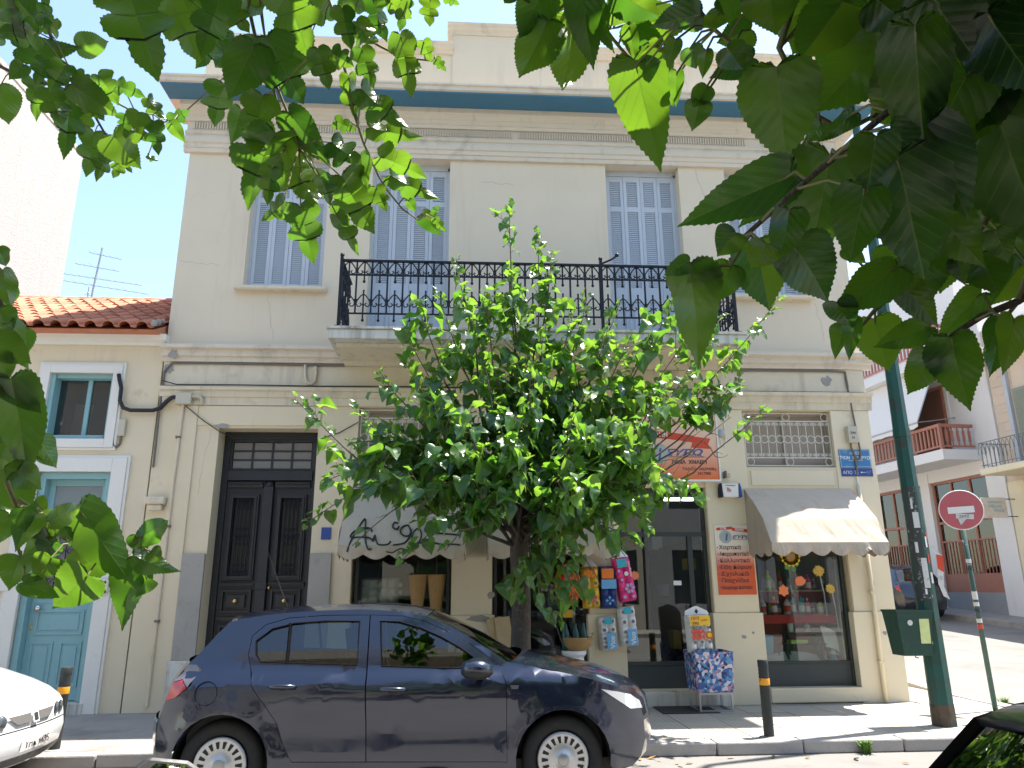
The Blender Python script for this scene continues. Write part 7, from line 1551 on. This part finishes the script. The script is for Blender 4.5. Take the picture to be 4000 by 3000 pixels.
(0.567,0.731,2.315,0.598,0.742,2.266,1.138,0.185,20,0.584,0.702,2.311),
(0.456,0.703,2.084,0.438,0.703,2.023,0.802,0.196,20,0.458,0.814,2.121),
(0.668,0.724,2.314,0.692,0.734,2.239,1.004,0.104,20,0.589,0.707,2.290),
(0.593,0.732,2.280,0.549,0.759,2.224,0.884,-0.037,20,0.593,0.711,2.275),
(0.520,0.704,2.098,0.569,0.733,2.013,0.659,0.151,20,0.501,0.802,2.156),
(0.660,0.724,2.218,0.615,0.755,2.136,0.919,-0.266,20,0.618,0.730,2.202),
(0.646,0.691,2.224,0.612,0.703,2.152,1.089,-0.236,20,0.611,0.726,2.218),
(0.596,0.720,2.303,0.603,0.726,2.238,1.236,0.341,20,0.587,0.706,2.298),
(0.302,0.915,2.014,0.333,0.974,1.920,0.612,0.266,10,0.305,0.925,2.019),
(0.294,0.894,2.017,0.265,0.903,2.003,0.766,-0.077,10,0.305,0.925,2.019),
(0.364,0.928,2.026,0.336,0.939,1.979,0.854,0.005,20,0.361,0.920,2.025),
(0.401,0.921,2.056,0.410,0.921,1.967,0.868,0.123,20,0.383,0.909,2.059),
(0.424,0.856,2.022,0.466,0.865,1.963,1.056,0.287,20,0.385,0.836,2.059),
(0.549,0.850,1.993,0.473,0.860,1.935,0.601,0.288,20,0.579,0.918,1.981),
(0.505,0.877,2.034,0.526,0.878,2.014,0.832,-0.240,20,0.571,0.920,1.973),
(0.581,0.963,1.964,0.588,0.960,1.893,0.920,-0.192,20,0.565,0.922,1.968),
(0.621,0.908,1.935,0.565,0.941,1.918,0.573,0.022,10,0.640,0.933,1.913),
(0.604,0.889,1.890,0.585,0.909,1.843,0.839,0.195,10,0.633,0.934,1.909),
(0.618,0.861,1.901,0.633,0.885,1.826,0.793,-0.264,20,0.633,0.934,1.909),
(0.710,0.918,1.988,0.661,0.945,1.937,0.574,-0.270,20,0.720,0.914,1.962),
(0.567,0.861,1.971,0.603,0.866,1.929,0.732,0.112,20,0.577,0.919,1.979),
(0.469,0.853,1.946,0.498,0.878,1.925,0.899,0.335,0,0.540,0.931,1.942),
(0.517,0.928,1.941,0.508,0.954,1.912,0.759,-0.493,0,0.540,0.931,1.942),
(0.505,0.884,1.934,0.502,0.903,1.891,0.502,-0.083,20,0.540,0.931,1.942),
(0.716,0.896,1.942,0.692,0.898,1.901,0.689,0.278,20,0.713,0.915,1.959),
(0.696,0.849,1.924,0.676,0.850,1.862,0.589,-0.329,20,0.696,0.919,1.950),
(0.760,0.956,1.959,0.750,0.967,1.885,0.526,0.314,20,0.743,0.914,1.958),
(0.691,0.877,2.027,0.700,0.876,1.971,1.110,-0.117,20,0.658,0.823,2.042),
(0.792,0.931,2.044,0.757,0.957,1.985,0.665,0.187,20,0.790,0.900,1.996),
(0.604,0.867,2.020,0.611,0.902,1.965,0.941,-0.093,10,0.613,0.903,2.027),
(0.631,0.844,2.005,0.646,0.861,1.984,0.826,-0.163,0,0.621,0.831,2.022),
(0.336,0.919,2.024,0.311,0.939,2.010,0.836,0.162,10,0.336,0.921,2.025),
(0.605,0.940,2.070,0.631,0.948,2.021,0.953,-0.340,20,0.623,0.897,2.047),
(0.680,0.920,2.062,0.660,0.924,1.999,0.986,0.022,20,0.636,0.889,2.073),
(-1.077,1.666,2.317,-1.060,1.685,2.232,0.588,-0.162,20,-1.109,1.692,2.319),
(-1.030,1.649,2.175,-1.030,1.718,2.106,0.778,-0.623,0,-1.076,1.723,2.197),
(-1.100,1.772,2.222,-1.130,1.763,2.258,0.857,0.141,10,-1.082,1.719,2.216),
(-1.018,1.616,2.095,-1.000,1.634,2.048,0.926,0.337,20,-1.079,1.741,2.133),
(-0.988,1.627,2.035,-0.968,1.714,1.860,0.523,0.296,20,-1.081,1.761,2.062),
(-1.041,1.715,1.976,-1.000,1.781,1.902,0.723,-0.194,10,-1.074,1.780,1.990),
(-1.029,1.841,1.950,-1.011,1.885,1.897,0.946,-0.504,0,-1.077,1.794,1.941),
(-1.027,1.683,1.885,-0.947,1.702,1.854,0.802,0.232,20,-1.079,1.799,1.922),
(-0.992,1.660,1.848,-0.954,1.703,1.770,0.979,-0.145,20,-1.081,1.807,1.896),
(-0.970,1.672,1.850,-0.916,1.661,1.815,0.928,-0.038,20,-1.081,1.807,1.896),
(-1.002,1.633,2.040,-1.038,1.641,2.014,1.295,0.160,20,-1.081,1.756,2.078),
(-1.001,1.643,2.040,-0.940,1.656,1.984,0.755,-0.151,20,-1.081,1.761,2.063),
(-1.103,1.788,2.014,-1.068,1.779,1.920,0.691,0.113,20,-1.076,1.774,2.013),
(-1.056,1.647,2.214,-1.038,1.668,2.159,0.932,0.246,20,-1.084,1.718,2.221),
(-0.984,1.780,1.798,-0.966,1.798,1.779,1.202,0.200,10,-1.059,1.834,1.790),
(-1.099,1.670,2.373,-1.073,1.679,2.334,0.783,0.294,20,-1.117,1.678,2.372),
(-0.787,1.390,1.741,-0.789,1.408,1.705,0.957,-0.244,10,-0.808,1.522,1.732),
(-0.790,1.503,1.729,-0.845,1.522,1.704,0.850,0.082,20,-0.801,1.524,1.725),
(-0.756,1.460,1.725,-0.739,1.478,1.695,0.892,0.170,10,-0.790,1.527,1.712),
(-0.803,1.514,1.701,-0.851,1.542,1.673,0.861,0.020,10,-0.791,1.526,1.714),
(-0.793,1.509,1.689,-0.820,1.537,1.658,0.963,0.135,0,-0.782,1.529,1.702),
(-0.741,1.494,1.699,-0.721,1.522,1.689,1.173,0.318,0,-0.752,1.532,1.683),
(-0.718,1.548,1.664,-0.788,1.572,1.635,0.943,-0.140,10,-0.717,1.535,1.666),
(-0.845,1.508,1.660,-0.871,1.534,1.612,1.050,-0.295,10,-0.864,1.545,1.664),
(-0.705,1.483,1.625,-0.770,1.520,1.575,0.955,-0.034,10,-0.698,1.535,1.661),
(-0.812,1.477,1.614,-0.761,1.498,1.590,0.624,-0.027,10,-0.859,1.549,1.647),
(-0.718,1.457,1.740,-0.659,1.553,1.620,0.500,-0.020,0,-0.751,1.532,1.682),
(-0.592,1.431,1.695,-0.532,1.411,1.724,0.624,-0.130,10,-0.640,1.531,1.663),
(-0.607,1.451,1.660,-0.542,1.475,1.627,0.531,-0.343,10,-0.640,1.531,1.663),
(-0.569,1.424,1.667,-0.559,1.443,1.654,1.255,-0.066,0,-0.640,1.531,1.663),
(-0.648,1.546,1.652,-0.684,1.610,1.557,0.635,-0.117,10,-0.650,1.531,1.663),
(-0.631,1.571,1.623,-0.647,1.596,1.596,1.080,0.557,0,-0.640,1.531,1.663),
(-0.630,1.495,1.702,-0.619,1.520,1.671,0.886,-0.206,10,-0.640,1.531,1.663),
(-0.738,1.394,1.720,-0.673,1.376,1.751,0.501,-0.068,10,-0.787,1.528,1.708),
(-0.845,1.452,1.736,-0.863,1.458,1.692,1.250,-0.238,20,-0.842,1.519,1.754),
(-0.783,1.409,1.729,-0.811,1.436,1.685,0.810,-0.036,20,-0.806,1.523,1.731),
(-0.777,1.488,1.659,-0.799,1.496,1.626,1.350,0.016,20,-0.763,1.531,1.689),
(1.022,1.248,2.399,0.897,1.270,2.278,0.951,-0.349,20,0.711,0.875,2.409),
(0.798,0.892,2.212,0.708,0.884,2.160,0.805,-0.022,20,0.707,0.793,2.141),
(0.936,1.147,2.425,1.018,1.117,2.379,0.747,0.102,20,0.718,0.869,2.427),
(0.692,0.766,2.314,0.647,0.793,2.271,0.862,0.141,20,0.602,0.766,2.262),
(0.890,1.149,2.631,0.757,1.194,2.609,0.773,0.265,20,0.744,0.849,2.493),
(0.964,1.196,2.401,1.082,1.219,2.297,0.880,0.073,20,0.709,0.876,2.405),
(0.694,0.756,2.251,0.716,0.765,2.179,0.731,0.295,20,0.602,0.766,2.262),
(0.731,0.958,2.274,0.846,0.961,2.253,0.763,0.046,20,0.665,0.902,2.320),
(0.714,0.809,2.221,0.739,0.804,2.129,0.911,-0.253,20,0.707,0.793,2.141),
(1.070,1.109,2.720,0.956,1.120,2.580,0.664,-0.133,20,0.744,0.849,2.493),
(0.922,1.185,2.448,1.033,1.194,2.431,0.725,0.194,20,0.720,0.868,2.432),
(0.953,1.102,2.206,1.006,1.131,2.112,0.823,-0.021,20,0.790,0.900,1.996),
(0.865,1.024,2.201,0.973,1.007,2.151,0.684,0.080,20,0.790,0.900,1.996),
(0.796,0.993,2.155,0.847,1.014,2.042,0.871,0.308,20,0.790,0.900,1.996),
(0.907,1.131,2.639,1.010,1.138,2.597,0.915,0.290,20,0.744,0.849,2.493),
(0.683,0.878,2.465,0.570,0.873,2.420,0.786,-0.056,20,0.725,0.864,2.445),
(1.029,1.277,2.367,1.018,1.273,2.221,0.675,-0.114,20,1.029,1.277,2.447),
(0.979,1.061,2.607,0.918,1.127,2.511,0.876,0.207,20,0.744,0.849,2.493),
(0.709,0.965,2.357,0.802,0.964,2.278,0.749,0.040,20,0.685,0.894,2.344),
(1.037,1.169,2.291,0.911,1.177,2.250,0.831,0.219,20,0.686,0.894,2.346),
(0.944,1.141,2.582,0.968,1.159,2.473,0.798,-0.240,20,0.744,0.849,2.493),
(0.853,0.948,2.261,0.858,0.976,2.168,0.693,-0.188,20,0.683,0.896,2.339),
(0.936,1.113,2.249,0.975,1.127,2.120,0.925,0.209,20,0.683,0.896,2.339),
(0.848,1.027,2.249,0.871,1.025,2.125,0.748,-0.108,20,0.683,0.896,2.339),
(0.889,1.042,2.293,0.984,1.088,2.192,0.873,0.146,20,0.683,0.896,2.339),
(0.882,1.182,2.392,0.877,1.187,2.233,0.912,-0.329,20,0.698,0.885,2.375),
(0.913,1.187,2.412,0.827,1.226,2.295,0.768,-0.060,20,0.707,0.878,2.400),
(0.842,0.962,2.242,0.738,1.005,2.221,0.824,-0.079,20,0.683,0.896,2.339),
(0.760,0.836,2.244,0.706,0.856,2.151,0.890,-0.014,20,0.707,0.793,2.141),
(1.031,1.191,2.455,0.966,1.208,2.332,0.857,0.052,20,0.735,0.856,2.470),
(0.929,1.128,2.334,1.046,1.147,2.316,0.802,0.124,20,0.690,0.891,2.356),
(0.695,0.941,2.224,0.654,0.941,2.137,0.841,0.291,20,0.633,0.913,2.288),
(0.559,0.747,2.302,0.589,0.754,2.231,0.740,-0.258,20,0.587,0.706,2.298),
(0.952,1.167,2.551,0.935,1.230,2.440,0.757,-0.268,20,0.744,0.849,2.493),
(0.667,1.292,2.811,0.735,1.318,2.731,0.690,0.011,20,0.667,1.292,2.891),
(0.645,1.063,2.660,0.633,1.100,2.601,0.837,-0.131,20,0.744,0.849,2.493),
(0.784,1.232,2.663,0.693,1.227,2.575,0.920,0.071,20,0.744,0.849,2.493),
(0.812,1.345,2.919,0.777,1.365,2.794,0.965,-0.030,20,0.812,1.345,2.999),
(0.780,1.192,2.735,0.707,1.207,2.694,0.712,0.262,20,0.744,0.849,2.493),
(0.739,1.120,2.702,0.691,1.129,2.580,0.800,0.251,20,0.744,0.849,2.493),
(0.686,1.206,2.754,0.580,1.198,2.704,1.007,0.289,20,0.744,0.849,2.493),
(0.672,1.028,2.593,0.596,1.058,2.585,0.820,-0.284,20,0.744,0.849,2.493),
(-1.257,2.087,2.167,-1.204,2.114,2.087,0.699,0.147,20,-1.082,1.759,2.071),
(-1.256,1.954,2.270,-1.313,1.952,2.180,0.677,-0.249,20,-1.098,1.709,2.257),
(-1.164,1.899,1.829,-1.204,1.897,1.771,0.750,0.167,20,-1.073,1.822,1.837),
(-1.254,2.042,2.301,-1.282,2.073,2.207,0.878,0.189,20,-1.098,1.709,2.257),
(-1.150,1.803,2.336,-1.194,1.811,2.270,0.862,-0.289,20,-1.108,1.693,2.314),
(-1.185,1.864,2.081,-1.175,1.888,1.999,0.905,0.148,20,-1.081,1.761,2.063),
(-1.335,2.003,2.316,-1.327,2.050,2.204,0.963,-0.214,20,-1.101,1.703,2.276),
(-1.290,2.031,1.950,-1.249,2.026,1.851,0.886,0.084,20,-1.083,1.813,1.873),
(-1.133,1.875,1.841,-1.103,1.893,1.763,0.962,-0.258,20,-1.075,1.821,1.844),
(-1.190,1.926,1.899,-1.091,1.933,1.860,0.879,-0.025,20,-1.083,1.814,1.871),
(-1.196,1.925,1.931,-1.248,1.916,1.893,0.829,-0.228,20,-1.082,1.809,1.889),
(-1.025,1.607,2.129,-0.967,1.636,2.088,0.942,-0.235,20,-1.077,1.732,2.166),
(-0.619,1.623,2.960,-0.688,1.642,2.884,0.678,-0.226,21,-0.509,1.435,2.923),
(-0.432,1.689,2.987,-0.466,1.686,2.898,0.986,0.350,21,-0.342,1.513,2.979),
(-0.579,1.862,3.134,-0.630,1.891,3.059,0.760,0.181,21,-0.867,2.011,2.990),
(-0.650,1.638,3.016,-0.632,1.670,2.945,0.869,0.180,21,-0.514,1.423,2.970),
(-0.694,1.706,3.126,-0.619,1.721,3.104,0.868,-0.256,21,-0.684,1.388,2.947),
(-0.459,1.639,3.131,-0.433,1.641,3.023,0.889,-0.307,21,-0.372,1.495,3.053),
(-0.476,1.780,3.206,-0.364,1.776,3.159,0.708,-0.144,21,-0.372,1.495,3.053),
(-0.526,1.572,2.902,-0.540,1.607,2.813,0.756,0.220,21,-0.503,1.448,2.874),
(-1.492,2.060,3.350,-1.485,2.074,3.252,0.747,-0.224,21,-1.514,1.992,3.211),
(-1.369,1.972,3.383,-1.407,1.974,3.270,0.690,-0.171,21,-1.301,1.931,3.383),
(-1.545,2.069,3.475,-1.570,2.099,3.385,0.944,-0.119,21,-1.514,1.992,3.211),
(-1.320,1.839,3.155,-1.223,1.844,3.131,0.695,0.271,21,-1.263,1.976,3.211),
(-1.438,2.148,3.444,-1.374,2.168,3.382,0.985,-0.179,21,-1.304,1.925,3.407),
]
TWG = [
(0.0060,[(-1.514,1.992,3.211),(-1.420,2.007,3.134),(-1.335,2.013,3.093),(-1.265,2.013,3.079),(-1.195,2.008,3.078),(-1.139,2.011,3.055)]),
(0.0060,[(-1.306,1.922,3.417),(-1.281,1.964,3.259),(-1.242,1.990,3.155),(-1.185,2.013,3.060),(-1.129,2.030,2.983),(-1.091,2.045,2.920),(-1.072,2.051,2.893)]),
(0.0040,[(-1.242,1.990,3.155),(-1.195,1.996,3.123),(-1.120,2.006,3.069),(-1.054,2.016,3.019),(-0.975,2.022,2.978),(-0.928,2.023,2.964),(-0.867,2.011,2.990)]),
(0.0050,[(-0.514,1.423,2.970),(-0.503,1.448,2.874),(-0.488,1.464,2.813),(-0.459,1.483,2.738),(-0.437,1.500,2.670),(-0.422,1.515,2.612),(-0.418,1.526,2.571)]),
(0.0040,[(-0.452,1.483,2.738),(-0.416,1.503,2.656),(-0.387,1.523,2.574)]),
(0.0050,[(-0.493,1.417,2.987),(-0.474,1.451,2.857),(-0.467,1.463,2.813)]),
(0.0040,[(-0.684,1.388,2.947),(-0.670,1.404,2.884)]),
(0.0040,[(-0.763,1.393,2.948),(-0.759,1.410,2.885)]),
(0.0040,[(-0.554,1.380,2.946),(-0.553,1.401,2.870)]),
(0.0040,[(-0.426,1.413,2.986),(-0.426,1.430,2.922)]),
(0.0040,[(-0.315,1.543,2.863),(-0.291,1.565,2.780),(-0.278,1.583,2.712),(-0.254,1.600,2.643),(-0.234,1.610,2.601),(-0.214,1.620,2.560),(-0.194,1.627,2.529),(-0.158,1.637,2.487),(-0.119,1.641,2.461)]),
(0.0040,[(-0.372,1.495,3.053),(-0.332,1.519,2.954),(-0.288,1.529,2.909),(-0.213,1.536,2.866),(-0.182,1.538,2.851),(-0.127,1.538,2.837),(-0.087,1.537,2.833)]),
(0.0040,[(-0.215,1.480,3.071),(-0.234,1.507,2.976)]),
(0.0030,[(-0.157,1.476,3.071),(-0.163,1.502,2.976)]),
(0.0030,[(-0.082,1.471,3.070),(-0.097,1.498,2.976)]),
(0.0040,[(0.201,1.050,2.646),(0.171,1.067,2.592),(0.137,1.080,2.554)]),
(0.0050,[(0.201,1.046,2.660),(0.225,1.076,2.548),(0.239,1.077,2.540),(0.265,1.084,2.509),(0.291,1.090,2.482)]),
(0.0030,[(0.239,1.077,2.541),(0.259,1.074,2.545),(0.279,1.071,2.553)]),
(0.0030,[(0.179,1.048,2.660),(0.177,1.068,2.586),(0.180,1.078,2.551)]),
(0.0030,[(0.133,1.051,2.661),(0.128,1.065,2.609)]),
(0.0040,[(0.303,0.877,2.496),(0.340,0.895,2.422),(0.362,0.901,2.396),(0.398,0.907,2.366),(0.424,0.911,2.345),(0.456,0.911,2.336)]),
(0.0050,[(0.458,0.902,2.368),(0.507,0.925,2.275),(0.543,0.928,2.256),(0.574,0.925,2.258),(0.633,0.913,2.288),(0.683,0.896,2.339),(0.744,0.849,2.493)]),
(0.0060,[(0.602,0.766,2.262),(0.574,0.785,2.202),(0.547,0.789,2.194),(0.514,0.798,2.167),(0.463,0.813,2.125),(0.412,0.828,2.083),(0.352,0.846,2.030),(0.330,0.848,2.028)]),
(0.0050,[(0.707,0.793,2.141),(0.658,0.823,2.042),(0.621,0.831,2.022)]),
(0.0060,[(0.579,0.697,2.331),(0.600,0.719,2.246),(0.634,0.740,2.162)]),
(0.0050,[(0.649,0.881,2.100),(0.597,0.913,1.993),(0.579,0.918,1.981),(0.559,0.924,1.964),(0.540,0.931,1.942)]),
(0.0060,[(0.790,0.900,1.996),(0.755,0.908,1.975),(0.706,0.917,1.956),(0.673,0.925,1.935),(0.651,0.930,1.920),(0.633,0.934,1.909)]),
(0.0040,[(0.755,0.908,1.975),(0.737,0.916,1.950)]),
(0.0030,[(0.383,0.909,2.059),(0.361,0.920,2.025),(0.336,0.921,2.025),(0.305,0.925,2.019)]),
(0.0060,[(-1.122,1.671,2.397),(-1.098,1.709,2.257),(-1.076,1.723,2.200),(-1.082,1.759,2.071),(-1.074,1.780,1.990),(-1.083,1.814,1.871),(-1.057,1.836,1.783)]),
(0.0050,[(-0.894,1.507,1.807),(-0.870,1.522,1.749),(-0.869,1.541,1.679),(-0.859,1.549,1.647)]),
(0.0050,[(-0.870,1.515,1.772),(-0.806,1.523,1.731),(-0.779,1.530,1.699),(-0.755,1.532,1.684),(-0.712,1.535,1.664),(-0.694,1.535,1.661),(-0.640,1.531,1.663)]),
]
OT = thing('overhanging_mulberry', 'large-leaved mulberry overhanging the road, its backlit branches hanging down in front of the facade', 'tree', (1.5, -2.4, 0), world=True)
HUB = V((.9, -1.6, 3.4))
MB().tube([(1.5, -2.4, -.05), (1.5, -2.4, .3), (1.45, -2.35, 1.4), (1.3, -2.1, 2.4), HUB], [.24, .19, .16, .15, .11], 14).build('trunk', m_bark, OT, smooth=True)
q = random.Random(33); EYE = V((0, 0, CAMZ))
lg = [leafgeo(OVAL, 44, .055, .16, .16, .07, 1), leafgeo(OVAL, 44, .055, .26, .3, .11, 2), leafgeo(OVAL, 44, .06, .08, .05, .05, 3), leafgeo(LOBE, 60, .05, .18, .2, .10, 4), leafgeo(LOBE, 60, .05, .30, .32, .16, 5), leafgeo(OVAL, 44, .06, .2, .35, .12, 6)]
lme = [leafmesh(g, m_leaf) for g in lg]
pets = MB(); dark = []; lit = []
for (bx, by, bz, tx, ty, tz, asp, roll, kd, qx, qy, qz) in LV:
    P0, P1 = V((bx, by, bz)), V((tx, ty, tz)); d = P1-P0; L_ = d.length; tone, kind = kd//10, kd % 10
    n = EYE-P0; n = n-d.normalized()*n.dot(d.normalized())
    if n.z < 0 : n = -n
    n = Matrix.Rotation(roll, 3, d.normalized()) @ n
    k = q.choice((3, 4, 3, 4, 0)) if kind else q.choice((0, 1, 2, 5))
    o = put('leaf', lme[k], OT); o.matrix_basis = frame(P0-d*.05, d, n, L_*1.12, asp)
    Q = V((qx, qy, qz)); mid = (P0+Q)/2+V((0, 0, .012)); pets.tube([Q, mid, P0, P0+d*.08], [.0022, .0018, .0016, .001], 5, False)
    c = (P0+P1)/2; (lit if tone == 0 else dark).append((c, tone))
for r, pts in TWG:
    pts = [V(p) for p in pts]; n = len(pts); rr_ = [lerp(r, r*.45, i/(n-1)) for i in range(n)]
    if pts[0].z-CAMZ > .85*max(.2, pts[0].y) or abs(pts[0].x) > .66*pts[0].y:   # runs out of sight: carry it back to a limb
        a = pts[0]; bck = [HUB.lerp(a, k)+V((0, 0, .5*math.sin(pi*k))) for k in (0, .2, .4, .6, .8)]
        if a.x < -.9: bck = [HUB.lerp(a, k)+V((-.2*math.sin(pi*k), -.3*math.sin(pi*k), .75*math.sin(pi*k))) for k in (0, .2, .4, .6, .8)]
        pts = bck+pts; rr_ = [.022, .018, .014, .011, .008]+rr_
    MB().tube(pts, rr_, 7, False).build('branch', m_bark if r > .0055 else m_twig, OT, smooth=True)
tag(pets.build('petioles', m_twig, OT, fix=False), kind='stuff')
def clear(p):     # keeps the crown above and behind, out of the open view across the street
    return p.y < .1 or (p.z-CAMZ) > 1.12*p.y or p.x > 1.05*p.y+.1 or p.x < -.95*p.y-.2
def blocks(p, r):
    for c, t_ in lit:
        v = p-c; s = v.dot(SUN)
        if s > 0 and (v-SUN*s).length < r: return True
    return False
cr = []  # unseen crown leaves, added along the sun's path to shade the dark leaves
for c, t_ in dark:
    for k in range(12 if t_ == 2 else 5):
        p = c+SUN*q.uniform(.25, 2.3)+V((q.gauss(0, .05), q.gauss(0, .05), 0))*(1 if t_ == 2 else 1.8)
        if clear(p) and not blocks(p, .08): cr.append(p)
n = 0  # more unseen leaves, added to keep sky light off the near branches
while n < 4500:
    a = V((q.gauss(0, 1), q.gauss(0, 1), q.gauss(0, 1))).normalized()*(q.uniform(.3, 1)**.6); p = V((1.7+a.x*1.6, .5+a.y*1.5, 3.0+a.z*1.5)); n += 1
    if p.z < 1.5 or not clear(p) or blocks(p, .09): continue
    cr.append(p)
n = 0
while n < 4800:
    a = V((q.gauss(0, 1), q.gauss(0, 1), q.gauss(0, 1))).normalized()*(q.uniform(.4, 1)**.6); p = V((.9+a.x*3.6, -1.6+a.y*3.2, 4.0+a.z*2.0)); n += 1
    if p.z < 2.2 or not clear(p) or blocks(p, .09): continue
    cr.append(p)
cg = [leafgeo(OVAL, 12, .05, .2, .2, .08, i+20) for i in range(3)]; ci = []
for p in cr:
    d = V((q.gauss(0, 1), q.gauss(0, 1), -q.uniform(.1, .8))).normalized(); ci.append((frame(p, d, V((q.gauss(0, .4), q.gauss(0, .4), 1)), q.uniform(.12, .17), 1.0), q.randrange(3)))
joined(ci, cg, m_leaf, 'crown_leaves', OT)  # out-of-view leaves added for their shade, joined into one mesh
for k in range(9):
    a = 2*pi*k/9; e = HUB+V((2.4*math.cos(a), 1.9*math.sin(a)-.3, q.uniform(.5, 2))); 
    if clear(e) and clear(HUB.lerp(e, .6)): MB().tube([HUB.lerp(e, s)+V((0, 0, .3*math.sin(pi*s))) for s in (0, .25, .5, .75, 1)], [.06, .045, .03, .02, .01], 7, False).build('branch', m_bark, OT, smooth=True)
